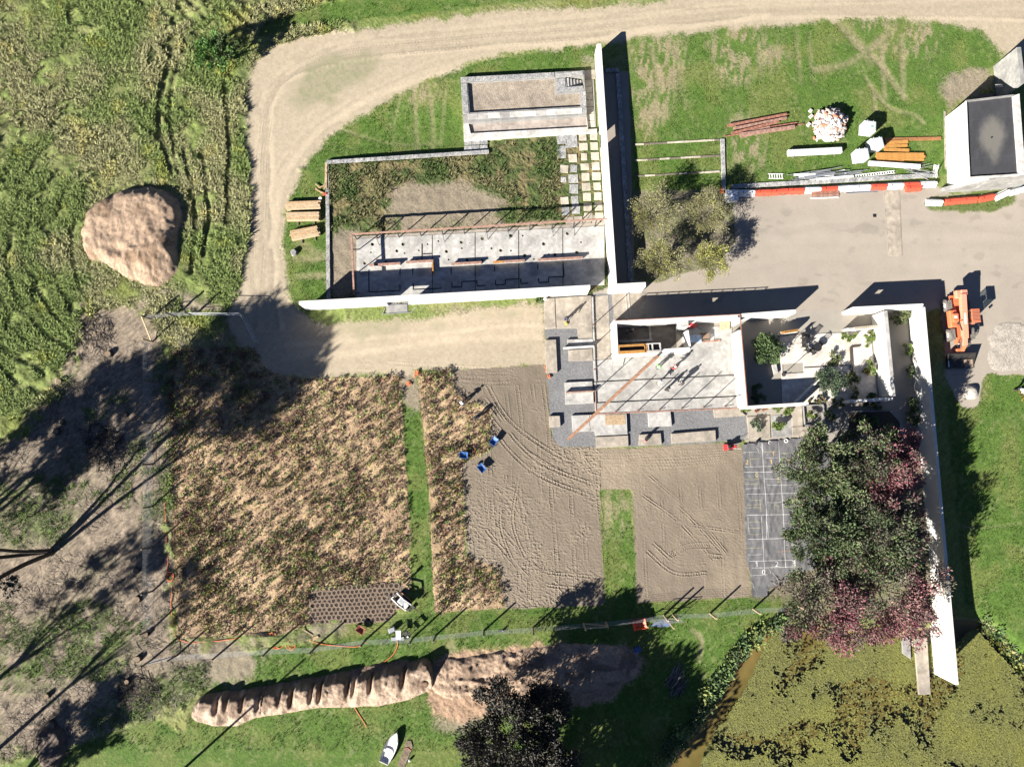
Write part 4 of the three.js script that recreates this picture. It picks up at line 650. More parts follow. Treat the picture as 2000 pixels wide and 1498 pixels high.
// ------------------------------------------------------------------ jetty slabs over the pond
{
  const j = thing('concrete_jetty', 'long pale concrete plank jetty beside the white wall end', 'jetty'); const y = -0.55; part(j, 'deck', slab(P([[1787, 1248], [1812, 1246], [1819, 1356], [1796, 1357.5]], y), y - 0.25, y, 0.02), M.concTan); for (const q of [G(1807, 1340, y), G(1800, 1262, y)]) part(j, 'pier', box(0.3, 1.3, 0.8, q.x, y - 0.9, q.z), M.concGrey); part(j, 'mooring_ring', new THREE.TorusGeometry(0.16, 0.03, 6, 14).rotateX(Math.PI / 2).translate(G(1783, 1255, y).x, y + 0.04, G(1783, 1255, y).z), M.whitePaint);
  const k = thing('concrete_jetty', 'short grey concrete jetty slab under the shade trees', 'jetty'); part(k, 'deck', slab(P([[1763, 1246], [1779, 1245], [1780.5, 1288], [1764.5, 1277]], y - 0.2), y - 0.45, y - 0.2, 0.02), M.concGrey); part(k, 'pier', box(0.3, 1.2, 0.5, G(1771, 1262, y).x, y - 1.05, G(1771, 1262, y).z), M.concGrey);
}
// ------------------------------------------------------------------ trees and shrubs
// leaf cloud: small folded leaves in clumps, each with its own pigment
function leafCloud(R, clumps, LL, LW, outward = 0.5, centre = V3(0, 0, 0), up = 0.35) {
  let n = 0; for (const c of clumps) n += c.n; const pos = new Float32Array(n * 18), col = new Float32Array(n * 18); let o = 0;
  const d = V3(0, 0, 0), s = V3(0, 0, 0), q = V3(0, 0, 0), a = V3(0, 0, 0), b = V3(0, 0, 0), e = V3(0, 0, 0), f = V3(0, 0, 0), N = V3(0, 0, 0);
  for (const c of clumps) for (let i = 0; i < c.n; i++) {
    const u = R() * 2 - 1, th = R() * 6.2832, rr2 = c.r * Math.pow(R(), 0.45), w = Math.sqrt(1 - u * u);
    q.set(c.c.x + w * Math.cos(th) * rr2, c.c.y + u * rr2 * (c.fl ?? 0.7), c.c.z + w * Math.sin(th) * rr2);
    d.copy(q).sub(centre).normalize().multiplyScalar(outward); d.x += (R() - 0.5) * 1.2; d.y += (R() - 0.5) * 1.0; d.z += (R() - 0.5) * 1.2; d.normalize();
    N.set((R() - 0.5) * 1.5, up + R(), (R() - 0.5) * 1.5); s.crossVectors(d, N).normalize();
    const L = LL * (0.6 + 0.8 * R()), W = LW * (0.6 + 0.8 * R()), sag = -L * 0.15 * R();
    a.copy(q); e.copy(q).addScaledVector(d, L); e.y += sag; b.copy(q).addScaledVector(d, L * 0.45).addScaledVector(s, W / 2); f.copy(q).addScaledVector(d, L * 0.45).addScaledVector(s, -W / 2); f.y += W * 0.1;
    pos.set([a.x, a.y, a.z, b.x, b.y, b.z, e.x, e.y, e.z, a.x, a.y, a.z, e.x, e.y, e.z, f.x, f.y, f.z], o);
    const v = 0.65 + 0.7 * R(), m = R() < (c.mix ?? 0) ? c.col2 : c.col; for (let k = 0; k < 6; k++) { col[o + 3 * k] = m[0] * v; col[o + 3 * k + 1] = m[1] * v; col[o + 3 * k + 2] = m[2] * v; } o += 18;
  }
  const g = new THREE.BufferGeometry(); g.setAttribute('position', new THREE.BufferAttribute(pos, 3)); g.setAttribute('color', new THREE.BufferAttribute(col, 3)); g.computeVertexNormals(); g.setAttribute('uv', new THREE.BufferAttribute(new Float32Array(n * 12), 2)); return g;
}
const leafMat = new THREE.MeshPhysicalMaterial({ color: new THREE.Color().setRGB(0.9, 0.9, 0.9), vertexColors: true, roughness: 0.75, side: THREE.DoubleSide, transmission: 0.16, thickness: 0 });
const bark = mat(0.10, 0.08, 0.065, 0.95, { map: texRock });
const barkGrey = mat(0.16, 0.145, 0.13, 0.95, { map: texRock });
function limb(pts, r0, r1, seg = 10, rad = 7) { // tapered branch along points
  const c = new THREE.CatmullRomCurve3(pts), g = new THREE.TubeGeometry(c, seg, 1, rad, false), p = g.attributes.position, per = rad + 1;
  for (let i = 0; i <= seg; i++) { const t = i / seg, r = lerp(r0, r1, t), q = c.getPointAt(t); for (let k = 0; k < per; k++) { const j = i * per + k; p.setXYZ(j, q.x + (p.getX(j) - q.x) * r, q.y + (p.getY(j) - q.y) * r, q.z + (p.getZ(j) - q.z) * r); } }
  g.computeVertexNormals(); return g;
}
// crown: clumps spread over a lumpy shell, held by limbs
function tree(name, label, base, o) {
  const R = mulberry(o.seed), t = thing(name, label, o.category ?? 'tree', base, 0, o.group), wood = [], clumps = [];
  const cen = V3(o.lean?.[0] ?? 0, o.ch, o.lean?.[1] ?? 0);
  const nl = o.limbs ?? 6;
  for (let s = 0; s < (o.stems ?? 1); s++) {
    const a = R() * 6.28, sp = o.stems > 1 ? o.spread : 0, top = V3(cen.x * 0.6 + Math.cos(a) * sp, o.ch * 0.62, cen.z * 0.6 + Math.sin(a) * sp);
    wood.push(limb([V3(Math.cos(a) * 0.15 * (o.stems > 1), -0.3, Math.sin(a) * 0.15 * (o.stems > 1)), V3(top.x * 0.4, o.ch * 0.3, top.z * 0.4), top], o.tr, o.tr * 0.6, 8, 8));
    for (let i = 0; i < nl; i++) { const b = i / nl * 6.28 + R(), e = V3(cen.x + Math.cos(b) * o.r * 0.72, o.ch + (R() - 0.3) * o.rh * 0.7, cen.z + Math.sin(b) * o.r * 0.72); wood.push(limb([top.clone().multiplyScalar(0.9 + 0.1 * R()), top.clone().lerp(e, 0.5).add(V3(0, o.rh * 0.15, 0)), e], o.tr * 0.42, o.tr * 0.08, 7, 6)); }
  }
  for (let i = 0; i < o.clumps; i++) {
    const th = R() * 6.283, u = Math.pow(R(), 0.7) * 1.25 - 0.25, w = Math.sqrt(Math.max(0, 1 - u * u)), k = 0.55 + 0.5 * R(), lob = 0.86 + 0.22 * Math.sin(th * (o.lobes ?? 5) + o.seed) * w;
    const c = V3(cen.x + Math.cos(th) * w * o.r * k * lob, cen.y + u * o.rh * k, cen.z + Math.sin(th) * w * o.r * k * lob);
    const pig = o.pigment(R, c, th, u, k); clumps.push({ c, r: (o.cr ?? 0.16) * o.r * (0.6 + 0.8 * R()), n: Math.round(o.leaves / o.clumps * (0.5 + R())), ...pig });
  }
  part(t, 'trunk', wood, o.bark ?? bark); const cm = part(t, 'crown', leafCloud(R, clumps, o.LL, o.LW, o.out ?? 0.8, V3(cen.x, cen.y - o.rh * 0.6, cen.z), o.up ?? 0.35), leafMat, true);
  return t;
}
const dG = [0.066, 0.102, 0.032], gG = [0.098, 0.132, 0.048], mG = [0.09, 0.105, 0.058], plum = [0.115, 0.050, 0.055], wine = [0.195, 0.058, 0.075], rose = [0.235, 0.115, 0.11], duskG = [0.115, 0.10, 0.072];
{ // six crab apples in two columns, green turning to wine red
  const pg = (redSide, amount, base) => (R, c, th, u) => { const f = amount * sstep(0.0, 1.0, Math.cos(th - redSide) * 0.5 + 0.5) * 1.15 + (R() - 0.5) * 0.5, g = [base, base, dG, gG][R() * 4 | 0]; return f > 0.62 ? { col: [plum, wine, wine, rose][R() * 4 | 0], col2: duskG, mix: 0.22 } : f > 0.34 ? { col: R() < 0.5 ? plum : duskG, col2: R() < 0.5 ? wine : g, mix: 0.4 } : { col: g, col2: plum, mix: 0.06 + amount * 0.14 }; };
  const T = (label, px, py, h, o) => { const b = G(px, py, h * 0.62); b.y = Math.min(0, heightAt(b.x, b.z)); b.y -= 0.05; return tree('crab_apple_tree', label, b, { ch: h * 0.6, r: 4.8, rh: h * 0.42, tr: 0.2, clumps: 130, leaves: 17000, LL: 0.30, LW: 0.15, cr: 0.17, ...o }); };
  T('crab apple tree with a mostly green crown beside the black fabric, northernmost of its column', 1608, 915, 8.0, { seed: 11, r: 4.6, pigment: pg(-0.6, 0.15, gG) });
  T('crab apple tree with a bright wine red east side leaning over the white wall', 1718, 905, 8.8, { seed: 12, r: 4.8, pigment: pg(0.6, 1.0, mG) });
  T('dark green crab apple tree in the middle of the column beside the black fabric', 1610, 1042, 8.0, { seed: 13, r: 4.7, pigment: pg(5.0, 0.06, dG) });
  T('dusky green and purple crab apple tree between the red one and the pond trees', 1722, 1034, 8.8, { seed: 14, r: 5.2, pigment: pg(5.6, 0.3, mG) });
  T('wine flecked crab apple tree overhanging the west part of the pond edge', 1606, 1166, 8.0, { seed: 15, r: 5.5, pigment: pg(0.3, 0.85, duskG) });
  T('purple tinged crab apple tree overhanging the jetty and the end of the white wall', 1735, 1158, 8.8, { seed: 16, r: 6.3, pigment: pg(1.0, 0.75, duskG) });
}
{ // four sparse yellow-green trees in the driveway bed
  const yg = [0.255, 0.26, 0.088], og = [0.18, 0.185, 0.07], tw = [0.19, 0.16, 0.11], lime = [0.34, 0.36, 0.06];
  const pg = (l) => (R) => ({ col: R() < l ? lime : R() < 0.65 ? yg : og, col2: tw, mix: 0.4, fl: 0.8 });
  const T = (label, px, py, r, seed, l) => { const h = 3.6, b = G(px, py, h * 0.7); b.y = 0; tree('hawthorn_tree', label, b, { ch: h * 0.72, r, rh: h * 0.34, tr: 0.12, stems: 3, spread: 0.6, limbs: 8, clumps: 90, leaves: 9000, LL: 0.19, LW: 0.06, cr: 0.24, out: 1.1, seed, pigment: pg(l), bark: barkGrey }); };
  T('sparse yellow green tree nearest the stone kerb, upper left of the group of four', 1277, 416, 3.2, 21, 0.1); T('sparse yellow green tree beside the wrapped white bundle, upper right of the group of four', 1384, 413, 2.9, 22, 0.15);
  T('sparse olive tree at the end of the white return wall, lower left of four', 1293, 508, 2.9, 23, 0.2); T('small bright yellow green tree at the yard corner, lower right of the group of four', 1386, 508, 2.4, 24, 0.7);
}
{ // large trees that stand at and beyond the edges of the plot
  const pg = (a, b, m = 0.3) => (R) => ({ col: a, col2: b, mix: m });
  const dk = [0.035, 0.036, 0.022], dk2 = [0.05, 0.042, 0.032];
  const T = (label, px, py, o) => { const b = G(px, py); b.y = heightAt(b.x, b.z) - 0.1; return tree('tall_tree', label, b, { limbs: 9, clumps: 90, leaves: 7500, LL: 0.42, LW: 0.2, cr: 0.19, pigment: pg(dk, dk2), ...o }); };
  tree('copper_beech_tree', 'dark copper beech at the bottom edge right of the white boat', ground(1016, 1410, -0.1), { seed: 31, ch: 4.7, r: 6.8, rh: 4.6, tr: 0.35, limbs: 9, clumps: 200, leaves: 34000, LL: 0.32, LW: 0.19, cr: 0.14, pigment: pg([0.034, 0.028, 0.022], [0.05, 0.05, 0.028], 0.35) });
  T('dark round tree just past the bottom edge behind the copper beech', 1025, 1600, { seed: 32, ch: 6.5, r: 8.4, rh: 4.8, tr: 0.35, leaves: 26000, clumps: 180, LL: 0.6, LW: 0.34 });
  T('tall tree with several dark stems spreading from one base in the cleared ground', 100, 1078, { seed: 33, ch: 16.4, r: 8.0, rh: 5.4, tr: 0.23, stems: 6, spread: 2.4, limbs: 4, lean: [-2.6, 0.8], clumps: 170, leaves: 22000, LL: 0.55, LW: 0.28 });
  T('tall thin crowned tree past the left edge shading the brush', -145, 1119, { seed: 34, ch: 14.2, r: 6.4, rh: 5, tr: 0.3, stems: 2, spread: 1.0, clumps: 80, leaves: 7000, LL: 0.55, LW: 0.3 });
  T('second tall tree past the left edge shading the brush', -229, 1158, { seed: 35, ch: 12.3, r: 5.5, rh: 4.6, tr: 0.3, clumps: 70, leaves: 6000, LL: 0.55, LW: 0.3 });
  T('tall slender tree past the lower left corner with a light crown', -185, 1485, { seed: 36, ch: 14, r: 4.5, rh: 6, tr: 0.36, clumps: 34, leaves: 2300, LL: 0.5, LW: 0.28 });
  T('tall slender tree past the lower left corner throwing a dark shade on the brush', -134, 1677, { seed: 37, ch: 10.6, r: 4.4, rh: 4, tr: 0.34, clumps: 50, leaves: 4000, LL: 0.5, LW: 0.28 });
  T('tall slender tree below the left corner throwing a long trunk shadow', -128, 1572, { seed: 38, ch: 17.2, r: 3.8, rh: 4, tr: 0.3, clumps: 22, leaves: 750, LL: 0.5, LW: 0.28 });
  const p = thing('utility_pole', 'wooden utility pole just past the bottom edge casting a long thin shadow', 'pole', G(318, 1538)); part(p, 'shaft', cyl(0.11, 0.16, 11.3, 0, 5.5, 0, 10), bark); part(p, 'crossarm', box(1.6, 0.1, 0.1, 0, 10.6, 0, 0.74), bark);
  const bush = [0.10, 0.235, 0.035];
  tree('bush_tree', 'bright green bushy tree at the meadow edge near the road bend', ground(437, 128, -0.05), { seed: 39, ch: 2.6, r: 2.6, rh: 2.0, tr: 0.12, stems: 2, spread: 0.5, clumps: 50, leaves: 4600, LL: 0.28, LW: 0.15, pigment: pg(bush, [0.07, 0.13, 0.025], 0.4) });
  tree('bush_tree', 'darker leafy bush tree casting shade over the road verge', ground(459, 122, -0.05), { seed: 40, ch: 3.1, r: 1.6, rh: 1.7, tr: 0.1, stems: 2, spread: 0.4, clumps: 32, leaves: 2600, LL: 0.28, LW: 0.15, pigment: pg([0.07, 0.12, 0.03], [0.05, 0.085, 0.02], 0.5) });
}
// courtyard shrubs
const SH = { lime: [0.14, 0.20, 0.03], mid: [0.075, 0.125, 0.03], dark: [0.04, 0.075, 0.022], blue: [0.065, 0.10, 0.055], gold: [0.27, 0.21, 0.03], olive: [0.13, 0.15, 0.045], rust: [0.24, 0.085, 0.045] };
let shrubSeed = 300;
function shrub(label, px, py, rx, rz, h, a, b = 'dark', o = {}) { // rx, rz in plan pixels
  const R = mulberry(shrubSeed++), p = G(px, py, h * 0.5); p.y = o.y ?? 0.02; const t = thing('shrub', label, 'shrub', p), X = rx / 16, Z = rz / 16, cl = [], wood = [], n = Math.max(6, Math.round(X * Z * 12));
  for (let i = 0; i < n; i++) { const th = R() * 6.283, k = Math.sqrt(R()) * 0.85, c = V3(Math.cos(th) * X * k, h * (0.35 + 0.55 * R() * (1 - 0.4 * k)), Math.sin(th) * Z * k); cl.push({ c, r: Math.min(X, Z) * 0.34 * (0.7 + 0.6 * R()), n: o.n ?? 75, col: SH[a], col2: SH[b], mix: 0.3 }); if (i < 10) wood.push(limb([V3(c.x * 0.1, -0.05, c.z * 0.1), V3(c.x * 0.4, c.y * 0.6, c.z * 0.4), c], 0.03, 0.008, 4, 5)); }
  part(t, 'stem', wood, bark); part(t, 'foliage', leafCloud(R, cl, o.LL ?? 0.2, o.LW ?? 0.11, 0.5, V3(0, 0, 0), 0.6), leafMat, true); return t;
}
shrub('big dark green rounded shrub by the thick white wall', 1498, 681, 28, 32, 2.3, 'mid', 'dark', { n: 95, LL: 0.26, LW: 0.15 });
shrub('low wide green shrub under the hollow brick wall', 1660, 657, 18, 9, 0.7, 'lime', 'dark'); shrub('tall narrow light green shrub against the white courtyard wall', 1699, 663, 10, 19, 1.0, 'lime', 'mid');
shrub('small round shrub on the white courtyard floor beside the black chairs', 1629, 702, 13, 15, 0.9, 'olive', 'dark'); shrub('large blue green shrub in the middle of the courtyard', 1624, 745, 33, 27, 1.7, 'blue', 'dark', { n: 90 });
shrub('green shrub touching the large blue green courtyard shrub', 1665, 744, 15, 18, 1.1, 'olive', 'dark'); shrub('bright green climber at the foot of the white courtyard wall', 1705, 717, 11, 17, 1.2, 'lime', 'mid');
shrub('leafy shrub in the corner under the north wall of the long passage', 1757, 618, 20, 15, 1.6, 'olive', 'dark'); shrub('small lime shrub halfway along the long passage', 1774, 683, 11, 12, 0.9, 'lime', 'dark'); shrub('thin dark climber at the foot of the long white wall', 1777, 725, 8, 16, 1.0, 'mid', 'dark');
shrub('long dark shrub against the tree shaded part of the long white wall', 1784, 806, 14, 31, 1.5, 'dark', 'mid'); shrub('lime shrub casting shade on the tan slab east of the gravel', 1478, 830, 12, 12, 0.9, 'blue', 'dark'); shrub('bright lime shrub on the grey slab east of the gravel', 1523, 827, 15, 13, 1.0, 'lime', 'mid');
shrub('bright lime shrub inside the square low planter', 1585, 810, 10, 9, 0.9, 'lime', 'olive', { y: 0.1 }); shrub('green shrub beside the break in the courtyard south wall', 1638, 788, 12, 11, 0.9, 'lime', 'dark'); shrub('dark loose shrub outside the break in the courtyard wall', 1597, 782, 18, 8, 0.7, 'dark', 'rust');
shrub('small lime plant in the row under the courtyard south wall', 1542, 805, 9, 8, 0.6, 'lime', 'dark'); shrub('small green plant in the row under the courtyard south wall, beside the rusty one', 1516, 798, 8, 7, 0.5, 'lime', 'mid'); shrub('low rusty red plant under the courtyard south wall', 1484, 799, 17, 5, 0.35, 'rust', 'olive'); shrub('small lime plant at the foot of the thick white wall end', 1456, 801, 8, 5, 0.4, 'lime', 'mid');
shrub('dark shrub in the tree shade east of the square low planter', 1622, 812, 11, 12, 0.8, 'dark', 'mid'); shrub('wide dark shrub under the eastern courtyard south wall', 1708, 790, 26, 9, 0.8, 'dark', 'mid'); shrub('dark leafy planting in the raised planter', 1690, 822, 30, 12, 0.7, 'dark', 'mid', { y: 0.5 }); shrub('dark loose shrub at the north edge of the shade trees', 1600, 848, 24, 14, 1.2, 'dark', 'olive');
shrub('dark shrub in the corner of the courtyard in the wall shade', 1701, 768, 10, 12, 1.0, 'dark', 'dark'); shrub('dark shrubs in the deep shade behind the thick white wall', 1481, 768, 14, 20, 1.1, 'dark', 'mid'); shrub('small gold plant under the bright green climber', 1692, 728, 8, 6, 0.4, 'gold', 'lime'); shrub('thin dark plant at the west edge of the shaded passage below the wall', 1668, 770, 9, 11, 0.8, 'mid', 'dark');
shrub('yellow flowering plant on the right lawn near the frame edge', 1997, 771, 9, 10, 0.6, 'gold', 'lime'); shrub('small leafy weed clump where the dirt road meets the pale slab', 1056, 586, 8, 7, 0.4, 'mid', 'dark');

// ------------------------------------------------------------------ uncountable growth
function scatter(name, label, cat, geo, material, spots, R, colour, tilt = 0.2) {
  const im = new THREE.InstancedMesh(geo, material, spots.length), m = new THREE.Matrix4(), q = new THREE.Quaternion(), c = new THREE.Color(), e = new THREE.Euler();
  spots.forEach((s, i) => { e.set((R() - 0.5) * tilt, R() * 6.283, (R() - 0.5) * tilt); q.setFromEuler(e); const k = s[3] ?? 1; m.compose(V3(s[0], s[1], s[2]), q, V3(k, k * (0.75 + 0.5 * R()), k)); im.setMatrixAt(i, m); const a = colour(R, s); c.setRGB(a[0], a[1], a[2]); im.setColorAt(i, c); });
  im.name = numbered(name); im.castShadow = im.receiveShadow = true; im.userData.kind = 'stuff'; tag(im, label, cat); scene.add(im); return im;
}
function tuft(R, n, h, w, spread, lean) { const g = []; for (let i = 0; i < n; i++) { const a = R() * 6.283, r = R() * spread, H = h * (0.6 + 0.6 * R()), bend = lean * (0.4 + R()), ca = Math.cos(a), sa = Math.sin(a), x = ca * r, z = sa * r, b = new THREE.BufferGeometry(), wx = -sa * w / 2, wz = ca * w / 2; b.setAttribute('position', new THREE.Float32BufferAttribute([x - wx, 0, z - wz, x + wx, 0, z + wz, x + ca * bend * 0.35 + wx * 0.8, H * 0.65, z + sa * bend * 0.35 + wz * 0.8, x - wx, 0, z - wz, x + ca * bend * 0.35 + wx * 0.8, H * 0.65, z + sa * bend * 0.35 + wz * 0.8, x + ca * bend * 0.35 - wx * 0.8, H * 0.65, z + sa * bend * 0.35 - wz * 0.8, x + ca * bend * 0.35 - wx * 0.8, H * 0.65, z + sa * bend * 0.35 - wz * 0.8, x + ca * bend * 0.35 + wx * 0.8, H * 0.65, z + sa * bend * 0.35 + wz * 0.8, x + ca * bend, H, z + sa * bend], 3)); b.computeVertexNormals(); b.setAttribute('uv', new THREE.Float32BufferAttribute(new Float32Array(18), 2)); g.push(b); } return mergeGeometries(g); }
const blade = mat(1, 1, 1, 0.85, { side: THREE.DoubleSide });
const inst = (R, count, x0, x1, z0, z1, ok) => { const out = []; for (let t = 0; t < count; t++) { const X = x0 + R() * (x1 - x0), Z = z0 + R() * (z1 - z0), k = ok(X, Z); if (k) out.push([X, heightAt(X, Z), Z, k === true ? 1 : k]); } return out; };
{ // rough meadow grass
  const R = mulberry(71), g = tuft(R, 11, 0.46, 0.075, 0.24, 0.42);
  const s = inst(R, 62000, -75, -22, -66, 8, (X, Z) => ownerAt(X, Z) === 0 && (X < -31.5 || Z < -50) && samp(rut, X, Z) < 0.3 && fbm(X * 0.5, Z * 0.5, 301, 3) > 0.36 ? 0.6 + 0.8 * vn(X * 0.3, Z * 0.3, 303) : 0);
  scatter('meadow_grass', 'rough tall meadow grass on the upper left', 'grass', g, blade, s, R, (r, [X, , Z]) => { const n = fbm(X * 0.16, Z * 0.16, 305, 3), y = vn(X * 0.5, Z * 0.5, 306), v = 0.7 + 0.6 * r(), d = sstep(0.42, 0.66, n); return [lerp(0.165, 0.30, d) * v + (y > 0.8 ? 0.08 : 0), lerp(0.225, 0.295, d) * v + (y > 0.8 ? 0.06 : 0), lerp(0.055, 0.135, d) * v]; });
  const s2 = inst(R, 16000, -26, 14, -46, -20, (X, Z) => samp(K.garden, X, Z) > 0.6 && samp(K.dirtpatch, X, Z) < 0.4 && Z < G(900, 452).z && X < G(1092, 350).x && Z > G(900, 300).z + (X > G(955, 300).x ? -1.4 : 0.6) && fbm(X * 0.5, Z * 0.5, 311, 3) > 0.44 ? 0.5 + 0.5 * R() : 0);
  scatter('weedy_grass', 'tall weedy grass inside the walled garden plot', 'grass', tuft(R, 8, 0.5, 0.06, 0.2, 0.35), blade, s2, R, (r, [X, , Z]) => { const d = sstep(0.4, 0.62, fbm(X * 0.3, Z * 0.3, 313, 3)), v = 0.7 + 0.6 * r(); return [lerp(0.075, 0.19, d) * v, lerp(0.125, 0.185, d) * v, lerp(0.026, 0.08, d) * v]; });
  const s3 = inst(R, 120000, -62, 66, -58, 34, (X, Z) => ownerAt(X, Z) === 1 && samp(K.lawn, X, Z) > 0.5 && samp(worn, X, Z) < 0.3 && samp(K.dry, X, Z) < 0.4 ? 0.5 + 0.6 * vn(X * 0.7, Z * 0.7, 321) : 0);
  scatter('lawn_grass', 'short mown lawn grass around the buildings and pond', 'grass', tuft(R, 6, 0.14, 0.035, 0.16, 0.14), blade, s3, R, (r, [X, , Z]) => { const d = sstep(0.45, 0.7, fbm(X * 0.35, Z * 0.35, 41, 3)), v = 0.65 + 0.7 * r(); return [lerp(0.074, 0.135, d) * v, lerp(0.148, 0.175, d) * v, lerp(0.014, 0.034, d) * v]; });
  // perennials in the mulched beds: dried and still green clumps
  const cl = [0, 1].map((k) => { const a = mulberry(80 + k), L = []; for (let i = 0; i < 20; i++) L.push({ c: V3((a() - 0.5) * 0.36, 0.06 + a() * 0.46, (a() - 0.5) * 0.36), r: 0.07, n: 1, col: [1, 1, 1] }); const q = leafCloud(a, L, 0.24, 0.12, 0.6, V3(0, 0, 0), 0.3); q.deleteAttribute('color'); return q; });
  const wob = (X, Z) => fbm(X * 0.28, Z * 0.28, 331, 3);
  const s4 = inst(R, 70000, -48, 2, -14, 24, (X, Z) => ownerAt(X, Z) === 5 && samp(K.bed, X, Z) > 0.5 && samp(K.darkbed, X, Z) < 0.4 && R() < 0.13 + 0.15 * sstep(0.42, 0.64, wob(X, Z)) ? 0.42 + 0.62 * R() : 0);
  const half = s4.length >> 1, pal = (r, [X, , Z]) => { const w = wob(X + 30, Z), g = r(), v = 0.7 + 0.6 * r(); const c = g < 0.16 + 0.2 * (1 - w) ? [0.16, 0.235, 0.05] : g < 0.34 ? [0.10, 0.13, 0.045] : g < 0.44 ? [0.32, 0.28, 0.08] : g < 0.60 ? [0.17, 0.075, 0.055] : [0.125, 0.085, 0.058]; return c.map((q) => q * v); };
  scatter('bed_perennials', 'dried brown and green perennials crowding the mulched planting beds', 'perennials', cl[0], blade, s4.slice(0, half), R, pal, 0.5); scatter('bed_seedheads', 'dark dried seed heads standing among the mulched planting beds', 'perennials', cl[1], blade, s4.slice(half).map((s) => [s[0], s[1], s[2], s[3] * 0.9]), R, pal, 0.5);
  // weeds on the pond bank
  const bk = leafCloud(mulberry(91), Array.from({ length: 26 }, (_, i) => ({ c: V3((hash2(i, 1, 5) - 0.5) * 0.7, 0.1 + hash2(i, 2, 5) * 0.45, (hash2(i, 3, 5) - 0.5) * 0.7), r: 0.1, n: 1, col: [1, 1, 1] })), 0.3, 0.16, 0.6, V3(0, 0, 0), 0.6); bk.deleteAttribute('color');
  const bankM = mask([[[1300, 1440], [1360, 1370], [1400, 1310], [1450, 1240], [1490, 1205], [1535, 1195], [1545, 1215], [1500, 1235], [1460, 1275], [1420, 1330], [1380, 1390], [1330, 1455], [1290, 1510], [1230, 1510], [1250, 1480]], [[1905, 1190], [1960, 1240], [2010, 1300], [2000, 1330], [1940, 1260]]], 0.8, -0.5);
  scatter('bank_weeds', 'dark leafy weeds along the pond bank', 'weeds', bk, blade, inst(R, 30000, 15, 66, 15, 40, (X, Z) => samp(bankM, X, Z) > 0.5 && fbm(X * 0.6, Z * 0.6, 341, 3) > 0.46 && R() < 0.35 ? 0.6 + 0.7 * R() : 0), R, (r) => { const v = 0.6 + 0.8 * r(), g = r(); return g < 0.5 ? [0.045 * v, 0.085 * v, 0.025 * v] : g < 0.8 ? [0.10 * v, 0.16 * v, 0.04 * v] : [0.17 * v, 0.19 * v, 0.05 * v]; }, 0.6);
  // twigs and chipped branches over the cleared ground
  const tw = merge([rod(V3(-0.5, 0.04, 0), V3(0.1, 0.07, 0.05), 0.018, 4), rod(V3(0.1, 0.07, 0.05), V3(0.55, 0.05, -0.06), 0.013, 4), rod(V3(0.0, 0.06, 0.04), V3(0.25, 0.12, 0.3), 0.01, 4)]);
  scatter('fallen_twigs', 'grey and brown twigs littering the cleared brushy ground', 'twigs', tw, mat(1, 1, 1, 0.9), inst(R, 42000, -75, -28, -14, 36, (X, Z) => samp(K.brush, X, Z) > 0.45 && fbm(X * 0.4, Z * 0.4, 351, 3) > 0.42 && R() < 0.55 ? 0.5 + 1.1 * R() * R() : 0), R, (r) => { const g = r(), v = 0.7 + 0.6 * r(); return g < 0.3 ? [0.09 * v, 0.075 * v, 0.06 * v] : g < 0.9 ? [0.25 * v, 0.21 * v, 0.17 * v] : [0.55 * v, 0.49 * v, 0.40 * v]; }, 0.5);
  scatter('brush_weeds', 'low green regrowth among the twigs of the cleared ground', 'weeds', tuft(R, 7, 0.3, 0.05, 0.2, 0.25), blade, inst(R, 40000, -75, -24, -14, 36, (X, Z) => samp(K.brush, X, Z) > 0.4 && (samp(K.greenBrush, X, Z) > 0.25 || fbm(X * 0.2, Z * 0.2, 361, 3) > 0.6) && fbm(X * 0.6, Z * 0.6, 363, 3) > 0.47 && R() < 0.6 ? 0.7 + 0.6 * R() : 0), R, (r) => { const v = 0.7 + 0.6 * r(); return [0.13 * v, 0.20 * v, 0.045 * v]; });
}
